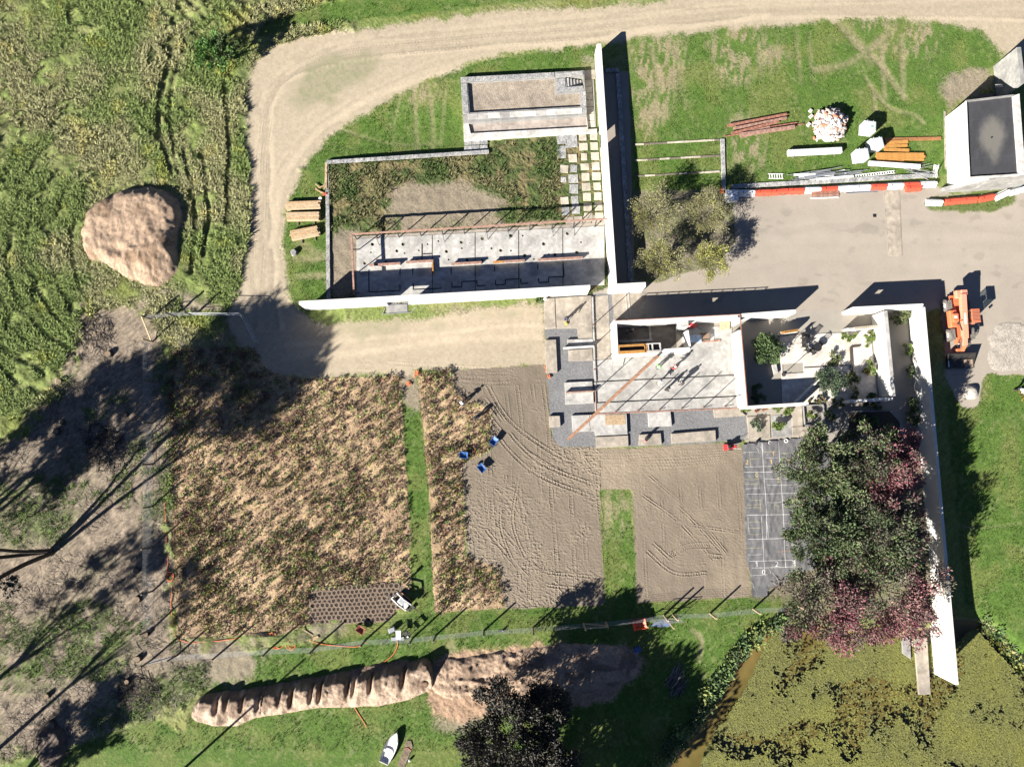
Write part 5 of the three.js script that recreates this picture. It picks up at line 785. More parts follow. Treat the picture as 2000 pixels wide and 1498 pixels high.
// ------------------------------------------------------------------ mounds of earth, sand and gravel
function mound(name, label, cat, poly, blur, H, material, o = {}) {
  const pts = P(poly), m = new Float32Array(HW * HH); fillPoly(m, pts); blurBox(m, HW, HH, Math.max(1, Math.round(blur * HS / 2)));
  let x0 = 1e9, x1 = -1e9, z0 = 1e9, z1 = -1e9; for (const p of pts) { x0 = Math.min(x0, p.x); x1 = Math.max(x1, p.x); z0 = Math.min(z0, p.z); z1 = Math.max(z1, p.z); }
  x0 -= 1; x1 += 1; z0 -= 1; z1 += 1; const cs = o.cell ?? 0.16, nx = Math.ceil((x1 - x0) / cs), nz = Math.ceil((z1 - z0) / cs), pos = [], col = [], keep = new Map(), idx = [];
  const hf = (X, Z) => { const v = samp(m, X, Z); let h = H * Math.pow(sstep(0.34, 1.0, v + (vn(X * 1.2, Z * 1.2, 401) - 0.5) * 0.12), o.pow ?? 0.8) - 0.08; if (o.relief) h += o.relief(X, Z, v) * sstep(0.35, 0.6, v); h += ((vn(X * 2.6, Z * 2.6, 405) - 0.5) * 0.2 + (vn(X * 5.5, Z * 5.5, 406) - 0.5) * 0.14) * (o.crumb ?? 1) * sstep(0.34, 0.55, v); return heightAt(X, Z) + h; };
  const cx = (x0 + x1) / 2, cz = (z0 + z1) / 2, at = (i, j) => { const k = j * (nx + 1) + i; let r = keep.get(k); if (r === undefined) { r = pos.length / 3; keep.set(k, r); const X = x0 + i * cs, Z = z0 + j * cs; pos.push(X - cx, hf(X, Z), Z - cz); const c = o.pigment ? o.pigment(X, Z) : [1, 1, 1], n = 0.72 + 0.32 * vn(X * 5, Z * 5, 403) + 0.36 * (hash2(i, j, 9) - 0.5) + 0.3 * (fbm(X * 1.6, Z * 1.6, 407, 3) - 0.4); col.push(c[0] * n, c[1] * n, c[2] * n); } return r; };
  for (let j = 0; j < nz; j++) for (let i = 0; i < nx; i++) if (samp(m, x0 + (i + 0.5) * cs, z0 + (j + 0.5) * cs) > 0.3) idx.push(at(i, j), at(i, j + 1), at(i + 1, j), at(i + 1, j), at(i, j + 1), at(i + 1, j + 1));
  const g = new THREE.BufferGeometry(); g.setAttribute('position', new THREE.Float32BufferAttribute(pos, 3)); g.setAttribute('color', new THREE.Float32BufferAttribute(col, 3)); g.setIndex(idx); g.computeVertexNormals(); boxUV(g);
  const mesh = new THREE.Mesh(g, material); mesh.name = numbered(name); mesh.position.set(cx, 0, cz); mesh.castShadow = mesh.receiveShadow = true; scene.add(tag(mesh, label, cat)); return mesh;
}
const earth = (r, g, b) => new THREE.MeshStandardMaterial({ color: new THREE.Color().setRGB(r * AF, g * AF, b * AF), vertexColors: true, roughness: 0.97, bumpMap: bumpRough, bumpScale: 0.05 });
const ridge = (x, z, s) => 1 - Math.abs(2 * fbm(x, z, s, 4) - 1);
mound('sand_pile', 'large tan sand pile with eroded gullies on the rough meadow', 'sand pile', [[163, 452], [172, 412], [212, 386], [262, 369], [312, 371], [350, 385], [358, 420], [350, 470], [344, 520], [352, 560], [300, 578], [258, 556], [216, 526], [180, 507], [162, 482]], 2.4, 1.8, earth(0.37, 0.265, 0.182), { pow: 0.6, cell: 0.11, crumb: 0.3, pigment: (X, Z) => { const q = sstep(0.5, 0.72, fbm(X * 0.5, Z * 0.5, 417, 4)); return [1 - 0.38 * q, 1 - 0.42 * q, 1 - 0.46 * q]; }, relief: (X, Z, v) => 0.75 * (fbm(X * 0.42, Z * 0.42, 418, 3) - 0.5) + 0.22 * (fbm(X * 0.9, Z * 0.4, 419, 3) - 0.5) + 0.5 * (ridge(X * 0.45, Z * 0.22, 411) - 0.6) * sstep(G(0, 455).z, G(0, 500).z, Z) + 0.16 * (fbm(X * 1.5, Z * 1.5, 415, 3) - 0.5) - 1.1 * sstep(G(0, 490).z, G(0, 560).z, Z) - 0.7 * Math.exp(-Math.pow((X - G(238, 490).x) / 1.0, 2) - Math.pow((Z - G(238, 492).z) / 0.6, 2)) });
{
  const cl = [[385, 1389], [440, 1381], [520, 1370], [600, 1357], [700, 1345], [790, 1327], [848, 1308]].map(([x, y]) => G(x, y)), cut = [432, 447, 478, 512, 521, 553, 573, 612, 628, 682, 690, 728, 786, 792].map((x, i) => [G(x, 1350).x + (hash2(i, 2, 3) - 0.5) * 0.5, 0.13 + 0.16 * hash2(i, 5, 3), 0.5 + 0.6 * hash2(i, 6, 3)]);
  const mid = (X) => { for (let i = 0; i + 1 < cl.length; i++) if (X <= cl[i + 1].x || i === cl.length - 2) return lerp(cl[i].z, cl[i + 1].z, (X - cl[i].x) / (cl[i + 1].x - cl[i].x)); };
  const out = [[380, 1388], [390, 1360], [420, 1352], [480, 1345], [560, 1330], [640, 1318], [720, 1300], [780, 1290], [835, 1285], [846, 1310], [845, 1345], [800, 1366], [745, 1378], [690, 1380], [620, 1380], [560, 1392], [500, 1400], [460, 1418], [410, 1416], [384, 1404]];
  mound('mulch_windrow', 'long lumpy windrow of pale wood chip mulch across the lower lawn', 'mulch heap', out, 0.7, 0.25, earth(0.45, 0.335, 0.245), { cell: 0.1, crumb: 0.6, relief: (X, Z) => { const v = Z - mid(X) + 0.5 * (vn(X * 0.9, 3, 425) - 0.5); let h = 1.35 * sstep(-2.0, -0.9, v) * (1 - 0.85 * sstep(-0.4, 2.2, v)); for (const [c, w, d] of cut) h -= d * Math.exp(-Math.pow((X - c + 0.12 * v) / w, 2)) * (1 - sstep(-0.2, 1.3, v)) * sstep(-2, -1.0, v); return h + 0.45 * (fbm(X * 0.7, Z * 0.6, 421, 4) - 0.5); }, pigment: (X, Z) => { const v = Z - mid(X), s = clamp(sstep(0.42, 0.62, fbm(X * 1.3, Z * 0.6, 423, 4) + 0.22 * (0.3 - v) * 0.5)); return [1 - 0.55 * s, 1 - 0.58 * s, 1 - 0.6 * s]; } });
  mound('earth_bank', 'low bank of dug reddish earth east of the mulch windrow', 'earth bank', [[836, 1300], [862, 1282], [900, 1288], [960, 1275], [1040, 1268], [1110, 1256], [1200, 1262], [1250, 1285], [1240, 1330], [1150, 1350], [1060, 1362], [960, 1360], [880, 1368], [840, 1345]], 1.6, 0.3, earth(0.38, 0.27, 0.19), { cell: 0.11, crumb: 0.45, relief: (X, Z, v) => 0.5 * (ridge(X * 0.5, Z * 0.75, 431) - 0.62) + 0.25 * (fbm(X * 1.4, Z * 1.4, 435, 4) - 0.5), pigment: (X, Z) => { const s = sstep(0.48, 0.66, fbm(X * 0.6, Z * 0.9, 437, 4)); return [1 - 0.45 * s, 1 - 0.46 * s, 1 - 0.46 * s]; } });
  mound('earth_heap', 'small dark heap of dug earth where the windrow ends', 'earth heap', [[795, 1312], [815, 1290], [840, 1288], [850, 1320], [840, 1345], [812, 1350], [797, 1335]], 0.8, 1.0, earth(0.19, 0.12, 0.08), { cell: 0.12, relief: (X, Z) => 0.5 * (fbm(X * 1.2, Z * 1.2, 441, 4) - 0.5) });
  mound('gravel_pile', 'small pale gravel pile beside the tree shadow on the driveway', 'gravel pile', [[1876, 770], [1885, 752], [1905, 748], [1917, 760], [1914, 776], [1895, 784]], 1.1, 0.75, earth(0.42, 0.385, 0.335), { crumb: 0.25, cell: 0.1, pow: 0.9 });
  mound('gravel_pile', 'wide pale gravel heap at the right edge with creased grey sheeting', 'gravel pile', [[1918, 728], [1925, 670], [1930, 632], [1960, 628], [2010, 632], [2080, 640], [2080, 728], [2000, 730], [1950, 732]], 1.8, 0.14, earth(0.40, 0.36, 0.305), { crumb: 0.06, pow: 1, cell: 0.12, relief: (X, Z) => 0.3 * (fbm(X * 0.5, Z * 0.6, 451, 3) - 0.4) * (1 - sstep(G(0, 650).z, G(0, 690).z, Z)) });
  mound('compost_heap', 'dark crumbly soil heap by the lower left clearing', 'soil heap', [[70, 1430], [95, 1412], [125, 1420], [132, 1460], [115, 1500], [80, 1500]], 1.0, 0.9, earth(0.13, 0.10, 0.08), { relief: (X, Z) => 0.5 * (fbm(X * 1.5, Z * 1.5, 461, 4) - 0.5) });
}
// ------------------------------------------------------------------ fences and gates
function meshPanel(A, B, hA, hB, nH, step) { const g = []; for (let i = 0; i <= nH; i++) { const t = i / nH; g.push(rod(A.clone().add(V3(0, lerp(0.08, hA, t), 0)), B.clone().add(V3(0, lerp(0.08, hB, t), 0)), 0.008, 3)); } const L = A.distanceTo(B), n = Math.round(L / step); for (let i = 1; i < n; i++) { const q = A.clone().lerp(B, i / n); g.push(rod(q.clone().add(V3(0, 0.08, 0)), q.clone().add(V3(0, lerp(hA, hB, i / n), 0)), 0.006, 3)); } return g; }
{
  const south = [[295, 1289], [346, 1279.5], [430, 1275], [525.5, 1268], [615, 1264.5], [713.5, 1250], [806, 1246], [851, 1241], [945, 1231.5], [1040.5, 1226], [1139.5, 1217.5], [1183, 1214.5], [1297, 1201], [1314, 1200], [1387, 1198], [1472, 1189.5], [1560, 1184]];
  const f = thing('wire_fence', 'wooden post and wire mesh fence along the bottom of the planting beds', 'fence'), q = south.map(([x, y]) => ground(x, y)), wires = [];
  q.forEach((p, i) => { const h = 2.55; part(f, 'post', rod(p.clone().add(V3(0, -0.3, 0)), p.clone().add(V3(rr(-0.08, 0.08), h, rr(0, 0.22))), 0.12, 8, 0.105), i > 8 ? M.woodPale : M.woodGrey); if (i && i !== 13) wires.push(...meshPanel(q[i - 1], p, 2.2, 2.2, 10, 0.3)); });
  part(f, 'brace', beam(q[10].clone().add(V3(0.1, 2.2, 0.1)), q[11].clone().add(V3(-0.1, 2.2, 0.1)), 0.12, 0.12), M.woodPale); part(f, 'brace', rod(q[10].clone().add(V3(0.1, 0.2, 0)), q[11].clone().add(V3(-0.1, 2.1, 0)), 0.06, 6), M.woodPale); part(f, 'brace', rod(q[0].clone().add(V3(0.1, 2.2, 0)), q[1].clone().add(V3(-0.1, 0.3, 0)), 0.06, 6), M.woodGrey);
  const wm = part(f, 'wire_mesh', wires, M.galv); wm.userData.kind = 'stuff';
  const west = [[296.5, 667.5], [297, 746], [297, 827], [297, 907], [297.5, 989], [297, 1069], [297.5, 1154.5], [295, 1230]], w = thing('wire_fence', 'wooden post and wire mesh fence along the west side beside the cleared ground', 'fence'), qw = west.map(([x, y]) => ground(x, y)), ww = [];
  qw.forEach((p, i) => { part(w, 'post', rod(p.clone().add(V3(0, -0.3, 0)), p.clone().add(V3(rr(-0.12, 0.05), 2.45, rr(-0.05, 0.05))), 0.115, 8, 0.1), i ? M.woodGrey : M.woodPale); if (i) ww.push(...meshPanel(qw[i - 1], p, 2.2, 2.2, 9, 0.35)); });
  const wm2 = part(w, 'wire_mesh', ww, M.galv); wm2.userData.kind = 'stuff';
  const g = thing('timber_fence', 'timber corner posts with a pale diagonal brace at the upper west gate', 'fence'), c = [[296.7, 624.5], [342, 618], [378.5, 617]].map(([x, y]) => ground(x, y));
  c.forEach((p) => part(g, 'post', rod(p.clone().add(V3(0, -0.3, 0)), p.clone().add(V3(-0.1, 2.6, 0)), 0.13, 8, 0.115), M.woodGrey)); part(g, 'brace', beam(c[0].clone().add(V3(-0.08, 2.5, 0)), qw[0].clone().add(V3(0, 0.2, 0)), 0.12, 0.12), M.woodPale); part(g, 'brace', rod(c[0].clone().add(V3(0.5, 0.1, 0.1)), c[0].clone().add(V3(-0.05, 1.9, 0)), 0.06, 6), M.woodGrey); part(g, 'rail', rod(c[0].clone().add(V3(0, 1.7, 0)), c[1].clone().add(V3(0, 1.7, 0)), 0.05, 6), M.woodGrey); const gm = part(g, 'wire_mesh', [...meshPanel(c[0], c[1], 2.2, 2.2, 9, 0.3), ...meshPanel(c[1], c[2], 2.2, 2.2, 9, 0.3)], M.galv); gm.userData.kind = 'stuff';
  const leaf = (label, a, b, h) => { const t = thing('pipe_gate', label, 'gate'), A = ground(...a), B = ground(...b), up = (p, y) => p.clone().add(V3(0, y, 0)); for (const y of [0.15, h * 0.52, h]) part(t, 'rail', rod(up(A, y), up(B, y), 0.035, 6), M.galv); for (let i = 0; i <= 3; i++) { const p = A.clone().lerp(B, i / 3); part(t, 'upright', rod(up(p, i % 3 ? 0.15 : 0), up(p, h), 0.03, 6), M.galv); } const k = part(t, 'wire_mesh', meshPanel(A, B, h, h, 8, 0.3), M.galv); k.userData.kind = 'stuff'; };
  leaf('long galvanised pipe gate leaf at the end of the dirt road', [381, 617], [479, 618], 2.0); leaf('galvanised pipe gate leaf swung open into the tree shadow', [480, 619], [507, 672], 2.0);
  leaf('galvanised mesh gate leaf swung open beside the orange barrow', [1272, 1212], [1328, 1207], 1.9);
  const d = thing('glass_door', 'door frame leaning open at the doorway of the long white wall', 'door'), A = G(747, 600), B = G(803, 596); part(d, 'frame', [beam(A.clone().add(V3(0, 0.1, 0.9)), B.clone().add(V3(0, 0.1, 0.9)), 0.06, 0.06), beam(A.clone().add(V3(0.3, 0.1, 0.2)), A.clone().add(V3(0, 0.1, 0.9)), 0.06, 0.06), beam(B.clone().add(V3(0, 0.1, 0.9)), B.clone().add(V3(0.7, 0.1, 0.25)), 0.06, 0.06)], M.galv); part(d, 'mat', box(2.6, 0.04, 1.1, (A.x + B.x) / 2, 0.04, (A.z + B.z) / 2 + 0.35, 0.05), M.concGrey);
}
// ------------------------------------------------------------------ plastic road barriers
{
  const barrier = () => { const s = new THREE.Shape([[-0.3, 0], [0.3, 0], [0.3, 0.22], [0.14, 0.55], [0.11, 0.95], [-0.11, 0.95], [-0.14, 0.55], [-0.3, 0.22]].map(([x, y]) => new THREE.Vector2(x, y))); const g = new THREE.ExtrudeGeometry(s, { depth: 1.92, bevelEnabled: true, bevelSize: 0.03, bevelThickness: 0.03, bevelOffset: -0.03, bevelSegments: 2 }); g.rotateY(Math.PI / 2); g.translate(-0.96, 0, 0); return g; };
  const wm = mat(0.76, 0.76, 0.74, 0.5), rm = mat(0.62, 0.085, 0.045, 0.5), mk = (m) => { const t = new THREE.Group(); part(t, 'barrier_body', barrier(), m); part(t, 'connector', [cyl(0.06, 0.06, 0.8, 1.0, 0.42, 0, 8)], m); part(t, 'filler_cap', cyl(0.06, 0.06, 0.04, -0.5, 0.97, 0, 8), M.black); for (const x of [-0.45, 0.45]) part(t, 'fork_pocket', box(0.3, 0.12, 0.62, x, 0.07, 0), M.black); return t; };
  const W = mk(wm), Rd = mk(rm); let used = { w: 0, r: 0 };
  const put = (isRed, px, py, th, label, group) => { const o = (isRed ? Rd : W).clone(); o.name = numbered('road_barrier'); scene.add(o); o.position.copy(G(px, py)); o.rotation.y = th; o.scale.set(1, 0.52, 1.5); tag(o, label, 'road barrier', group); };
  const seq = [0, 1, 1, 1, 0, 1, 0, 0, 1, 0, 1, 0], th = yaw(G(1442, 378), G(1826, 359)); let cw = 0, cr = 0;
  seq.forEach((r, i) => { const x = 1458 + i * 32.2; put(r, x, 378.5 - (x - 1442) * 0.049, th + rr(-0.03, 0.03), r ? `orange plastic road barrier, ${ORD[cr++]} orange one from the west in the long row` : `white plastic road barrier, ${ORD[cw++]} white one from the west in the long row`, 'red and white plastic barriers'); });
  [[0, 1824, 396, -0.02], [1, 1860, 393.5, 0.1], [1, 1892, 391, 0.08], [1, 1926, 387, 0.2], [0, 1956, 381, 0.45], [0, 1985, 373, 0.3]].forEach(([r, x, y, a], i) => put(r, x, y, a, `${r ? 'orange' : 'white'} plastic road barrier, ${ORD[i]} from the west in the short row on the grass strip`, 'red and white plastic barriers'));
  put(1, 1783, 368, 0.08, 'single orange plastic road barrier section set in front of the long row', 'red and white plastic barriers');
}
// ------------------------------------------------------------------ stacked materials on the lawn
const bags = [[1694, 252, -0.12, 'white wrapped pallet with green marks, northernmost of the three'], [1708, 284, 0.16, 'white wrapped pallet in the middle, touching the southern one'], [1680, 305, 0.1, 'white wrapped pallet nearest the long white bundle']];
{
  const one = thing('wrapped_pallet', '', 'wrapped pallet'), wrap = mat(0.50, 0.53, 0.545, 0.4), g = new RoundedBoxGeometry(1.55, 1.5, 1.4, 6, 0.14), p = g.attributes.position; for (let i = 0; i < p.count; i++) { const n = (vn(p.getX(i) * 3 + 9, p.getZ(i) * 3 + p.getY(i) * 2, 501) - 0.5) * 0.09; p.setXYZ(i, p.getX(i) * (1 + n), p.getY(i) * (1 + n * 0.4), p.getZ(i) * (1 + n)); } g.computeVertexNormals(); g.translate(0, 0.9, 0);
  part(one, 'wrapping', g, wrap); for (const x of [-0.35, 0.35]) part(one, 'strap', rbox(0.04, 1.54, 1.46, x, 0.9, 0, 0.12), mat(0.45, 0.47, 0.48, 0.5)); for (const z of [-0.55, 0, 0.55]) part(one, 'pallet_board', box(1.45, 0.14, 0.12, 0, 0.07, z), M.woodGrey);
  bags.forEach(([x, y, a, l], i) => { const o = i ? one.clone() : one; if (i) { o.name = numbered('wrapped_pallet'); scene.add(o); } o.position.copy(G(x - 6, y + 5)); o.rotation.y = a; tag(o, l, 'wrapped pallet', 'white wrapped pallets on the lawn'); if (i === 0) return; });
  const mark = part(scene.getObjectByName('wrapped_pallet'), 'printed_mark', box(0.22, 0.005, 0.16, 0.2, 1.69, 0.1), mat(0.12, 0.42, 0.28, 0.6));
  const tp = thing('wrapped_pallet', 'crumpled white wrapped bundle at the west end of the barrier row', 'wrapped bundle', G(1427, 386)); const cg = new RoundedBoxGeometry(1.4, 1.0, 1.4, 8, 0.1), cp = cg.attributes.position; for (let i = 0; i < cp.count; i++) { const n = (fbm(cp.getX(i) * 4 + 3, cp.getZ(i) * 4 + cp.getY(i) * 3, 505, 3) - 0.5) * 0.25; cp.setXYZ(i, cp.getX(i) * (1 + n), cp.getY(i) * (1 + n), cp.getZ(i) * (1 + n)); } cg.computeVertexNormals(); cg.translate(0, 0.52, 0); part(tp, 'wrapping', cg, mat(0.62, 0.65, 0.7, 0.4));
  const lb = thing('wrapped_bundle', 'long white wrapped bundle tied with thin straps on the lawn', 'wrapped bundle', G(1589, 299), yaw(G(1540, 301), G(1640, 296))); part(lb, 'wrapping', rbox(6.8, 0.55, 0.75, 0, 0.42, 0, 0.1), mat(0.70, 0.71, 0.70, 0.5)); for (let i = 0; i < 6; i++) part(lb, 'strap', rbox(0.05, 0.58, 0.78, -2.8 + i * 1.1, 0.42, 0, 0.1), mat(0.3, 0.3, 0.3, 0.6)); part(lb, 'side_strap', box(6.7, 0.01, 0.04, 0, 0.70, 0.0), mat(0.3, 0.3, 0.3, 0.6)); for (const x of [-2.6, 2.6]) part(lb, 'bearer', box(0.1, 0.14, 1.1, x, 0.07, 0), M.woodGrey);
  const wb = thing('white_beam', 'long white beam lying south of the orange boards', 'beam', G(1745, 324), yaw(G(1697, 320), G(1797, 327))); part(wb, 'beam_body', rbox(6.4, 0.38, 0.5, 0, 0.3, 0, 0.02), M.whitePaint); part(wb, 'end_block', box(0.5, 0.2, 0.6, 2.6, 0.06, 0), M.woodGrey); part(wb, 'end_block', box(0.5, 0.2, 0.6, -2.6, 0.06, 0), M.woodGrey);
}
{ // rubble
  const r = thing('rubble_pile', 'heap of white and orange broken masonry chunks on the lawn', 'rubble pile', G(1619, 246)), R = mulberry(510), mats = [mat(0.50, 0.45, 0.42, 0.9), mat(0.58, 0.55, 0.53, 0.9), mat(0.40, 0.34, 0.31, 0.9), mat(0.52, 0.20, 0.11, 0.9), mat(0.62, 0.40, 0.33, 0.9), mat(0.40, 0.39, 0.38, 0.9)];
  const geos = Array.from({ length: 7 }, (_, k) => { const g = new THREE.IcosahedronGeometry(0.5, 0), p = g.attributes.position; for (let i = 0; i < p.count; i++) { const x = p.getX(i), y = p.getY(i), z = p.getZ(i), n = 0.75 + 0.5 * hash2(Math.round(x * 50), Math.round(z * 50 + y * 31), k); p.setXYZ(i, x * n * 1.25, clamp(y * n * 0.7, -0.22, 0.22), z * n * 0.9); } g.computeVertexNormals(); return boxUV(g); });
  const core = new THREE.SphereGeometry(1, 20, 10, 0, 6.3, 0, 1.5), cp = core.attributes.position; for (let i = 0; i < cp.count; i++) { const n = 0.9 + 0.25 * vn(cp.getX(i) * 3 + 5, cp.getZ(i) * 3, 512); cp.setXYZ(i, cp.getX(i) * 1.85 * n, cp.getY(i) * 1.3 * n - 0.05, cp.getZ(i) * 1.95 * n); } core.computeVertexNormals(); part(r, 'rubble_core', core, mats[2]);
  for (let i = 0; i < 290; i++) { const a = R() * 6.283, k = Math.sqrt(R()), out = R() < 0.06, x = Math.cos(a) * k * (out ? 2.7 : 2.05), z = Math.sin(a) * k * (out ? 2.4 : 2.1), y = out ? 0.08 : 1.45 * Math.pow(Math.max(0, 1 - k * k * 0.95), 0.7) + R() * 0.12, m = new THREE.Mesh(geos[R() * 7 | 0], mats[R() < 0.72 ? (R() * 3 | 0) : 3 + (R() * 3 | 0)]); m.name = 'chunk'; m.position.set(x, y, z); m.rotation.set((R() - 0.5) * 1.6, R() * 6, (R() - 0.5) * 1.6); const s = 0.28 + 0.42 * R(); m.scale.set(s, s, s); m.castShadow = m.receiveShadow = true; r.add(m); }
  [[1584, 228, 'hollow white block lying north west of the rubble heap'], [1579, 244, 'hollow white block alone west of the rubble heap'], [1583, 217, 'small white block farthest north of the rubble heap']].forEach(([x, y, l], i) => { const b = thing('hollow_block', l, 'block', G(x, y), rr(0, 1)), s = i === 2 ? 0.7 : 1; part(b, 'block_wall', [box(0.5 * s, 0.22, 0.06, 0, 0.11, -0.17), box(0.5 * s, 0.22, 0.06, 0, 0.11, 0.17), box(0.07, 0.22, 0.28, -0.2 * s, 0.11, 0), box(0.07, 0.22, 0.28, 0, 0.11, 0), box(0.07, 0.22, 0.28, 0.2 * s, 0.11, 0)], mats[1]); });
}
function bar(name, label, cat, a, b, w, h, y, m, group, prof) { // a long member lying between two plan points
  const A = G(...a), B = G(...b), L = A.distanceTo(B), t = thing(name, label, cat, A.clone().lerp(B, 0.5).setY(y), yaw(A, B), group);
  if (prof === 'I') { part(t, 'flange', box(L, 0.04, w, 0, h - 0.02, 0), m); part(t, 'flange', box(L, 0.04, w, 0, 0.02, 0), m); part(t, 'web', box(L, h - 0.08, 0.04, 0, h / 2, 0), m); } else if (prof === 'pipe') { part(t, 'pipe', cyl(w / 2, w / 2, L, 0, w / 2, 0, 8, 0, Math.PI / 2), m); for (const s of [-1, 1]) part(t, 'coupler', cyl(w / 2 + 0.012, w / 2 + 0.012, 0.12, s * L * 0.47, w / 2, 0, 8, 0, Math.PI / 2), m); } else { part(t, 'member', rbox(L, h, w, 0, h / 2, 0, 0.015), m); for (const s of [-1, 1]) part(t, 'end_grain', box(0.006, h * 0.94, w * 0.94, s * (L / 2 + 0.002), h / 2, 0), m); }
  return t;
}
[[[1421, 247], [1536, 225], 0.32, 0.3], [[1432, 252.5], [1535, 232], 0.28, 0.26], [[1428, 262], [1521, 239], 0.28, 0.2], [[1445, 266], [1504, 252], 0.62, 0.24], [[1428, 261], [1557, 240.5], 0.14, 0.12], [[1448, 265], [1551, 250], 0.42, 0.3], [[1415, 267], [1570, 242.5], 0.12, 0.1]].forEach(([a, b, w, h], i) => bar('steel_beam', `rust red steel beam, ${ORD[i]} from the north in the beam stack on the lawn`, 'steel beam', a, b, w, h, 0.05 + (i % 3) * 0.05, i % 2 ? M.redPale : M.red, 'rust red steel beams stacked on the lawn', 'I'));
[[[1585, 378.5], [1638, 375.5], 0.35, 0.25, M.red, 'I'], [[1586, 383], [1639, 380.5], 0.3, 0.12, M.redPale, 0], [[1584, 387.5], [1638, 385.5], 0.14, 0.1, M.whitePaint, 0], [[1478, 381], [1534, 379], 0.25, 0.2, M.rust, 'I']].forEach(([a, b, w, h, m, p], i) => bar('steel_beam', ['dark red steel beam on the yard beside the barriers, northern of the pair', 'pale red steel plate beam on the yard beside the barriers, southern of the pair', 'thin white steel strip lying on the yard next to the red beams', 'dark brown steel beam lying under the western orange barriers'][i], 'steel beam', a, b, w, h, 0.02, m, undefined, p));
[[[1728, 273], [1838, 271], 0.42, 0.12], [[1730, 280], [1773, 277], 0.45, 0.2], [[1728, 286], [1772, 284.5], 0.35, 0.16], [[1727, 292], [1775, 294.5], 0.4, 0.2], [[1726, 288.5], [1750, 289], 0.3, 0.15], [[1711, 302], [1803, 302.5], 0.34, 0.26], [[1710, 306], [1806, 307], 0.3, 0.24], [[1712, 310.5], [1804, 312], 0.34, 0.2], [[1714, 315], [1765, 316.5], 0.3, 0.16]].forEach(([a, b, w, h], i) => bar('orange_board', i ? `orange formwork board, ${ORD[i]} from the north below the long single one` : 'single long orange formwork board lying farthest north', 'board', a, b, w, h, 0.04, i ? M.woodOrange : mat(0.52, 0.25, 0.10, 0.8, { map: texWood }), 'orange formwork boards stacked on the lawn'));
{ // scaffold parts
  const R = mulberry(520), lab = 'thin grey scaffold tube in the loose heap along the kerb';
  for (let i = 0; i < 26; i++) { const x = 1535 + R() * 110, y = 336 + R() * 17, l = 25 + R() * 55, a = (R() - 0.5) * 0.35; bar('scaffold_tube', lab, 'scaffold tube', [x, y], [x + l, y - l * 0.12 + l * a * 0.5], 0.08, 0.08, 0.03 + R() * 0.25, R() < 0.3 ? M.whitePaint : M.galv, 'loose scaffold tubes along the kerb', 'pipe'); }
  for (let i = 0; i < 14; i++) { const x = 1765 + R() * 25, y = 328 + R() * 14, a = -0.5 + R(), l = 20 + R() * 25; bar('scaffold_tube', 'thin grey scaffold tube in the fanned heap near the flat roofed building', 'scaffold tube', [x, y], [x + l * Math.cos(a), y + l * Math.sin(a)], 0.07, 0.07, 0.03 + R() * 0.3, M.galv, 'fanned scaffold tubes by the flat roofed building', 'pipe'); }
  for (let i = 0; i < 8; i++) bar('scaffold_tube', 'thin grey scaffold tube lying on the yard in front of the barriers', 'scaffold tube', [1652 + R() * 8, 369 + i * 1.3], [1705 + R() * 15, 367.5 + i * 1.1], 0.08, 0.08, 0.02, i % 3 ? M.galv : M.darkSteel, 'scaffold tubes lying on the yard', 'pipe');
  const plank = [[1550, 343, 1592, 342], [1570, 349, 1630, 340], [1593, 352, 1665, 346]]; plank.forEach((q, i) => bar('scaffold_plank', ['short white scaffold plank nearest the ladder', 'grey metal scaffold plank lying diagonally in the heap', 'long pale scaffold plank at the south of the heap'][i], 'plank', [q[0], q[1]], [q[2], q[3]], 0.3, 0.06, 0.22 + i * 0.05, i === 1 ? M.galv : M.whitePaint));
  const ladder = (label, a, b, w, n) => { const A = G(...a), B = G(...b), L = A.distanceTo(B), t = thing('ladder', label, 'ladder', A.clone().setY(0.08), yaw(A, B)); for (const s of [-1, 1]) part(t, 'rail', box(L, 0.09, 0.06, L / 2, 0, s * w / 2), M.whitePaint); for (let i = 0; i < n; i++) part(t, 'rung', box(0.1, 0.05, w, L * (i + 0.5) / n, 0, 0), M.whitePaint); };
  ladder('short wide aluminium step ladder lying on the grass', [1501, 344.5], [1530, 344.5], 0.6, 6); ladder('long narrow aluminium ladder lying along the kerb', [1660, 346], [1748, 336], 0.35, 18); ladder('small ladder frame standing folded by the flat roofed building', [1825, 347], [1829, 322], 0.5, 7);
  const tr = thing('tripod_trestle', 'folded grey trestle legs near the end of the barrier row', 'trestle', G(1826, 343)); for (let i = 0; i < 5; i++) part(tr, 'leg', rod(V3(rr(-0.4, 0.4), 0, rr(-0.3, 0.3)), V3(rr(-0.15, 0.15), 0.9, -0.9 + rr(-0.3, 0.3)), 0.025, 5), M.galv);
  const tl = thing('tool_stand', 'red handled tools leaning at the foot of the white building wall', 'tools', G(1862, 330)); for (let i = 0; i < 4; i++) { const a = V3(-0.5 + i * 0.25, 0.02, 0.3), b = V3(-0.2 + i * 0.3, 1.2, -0.2 - i * 0.05); part(tl, 'handle', rod(a, b, 0.025, 5), i % 2 ? M.red : M.woodGrey); part(tl, 'blade', box(0.22, 0.03, 0.3, a.x, 0.05, a.z, i), M.darkSteel); }
}
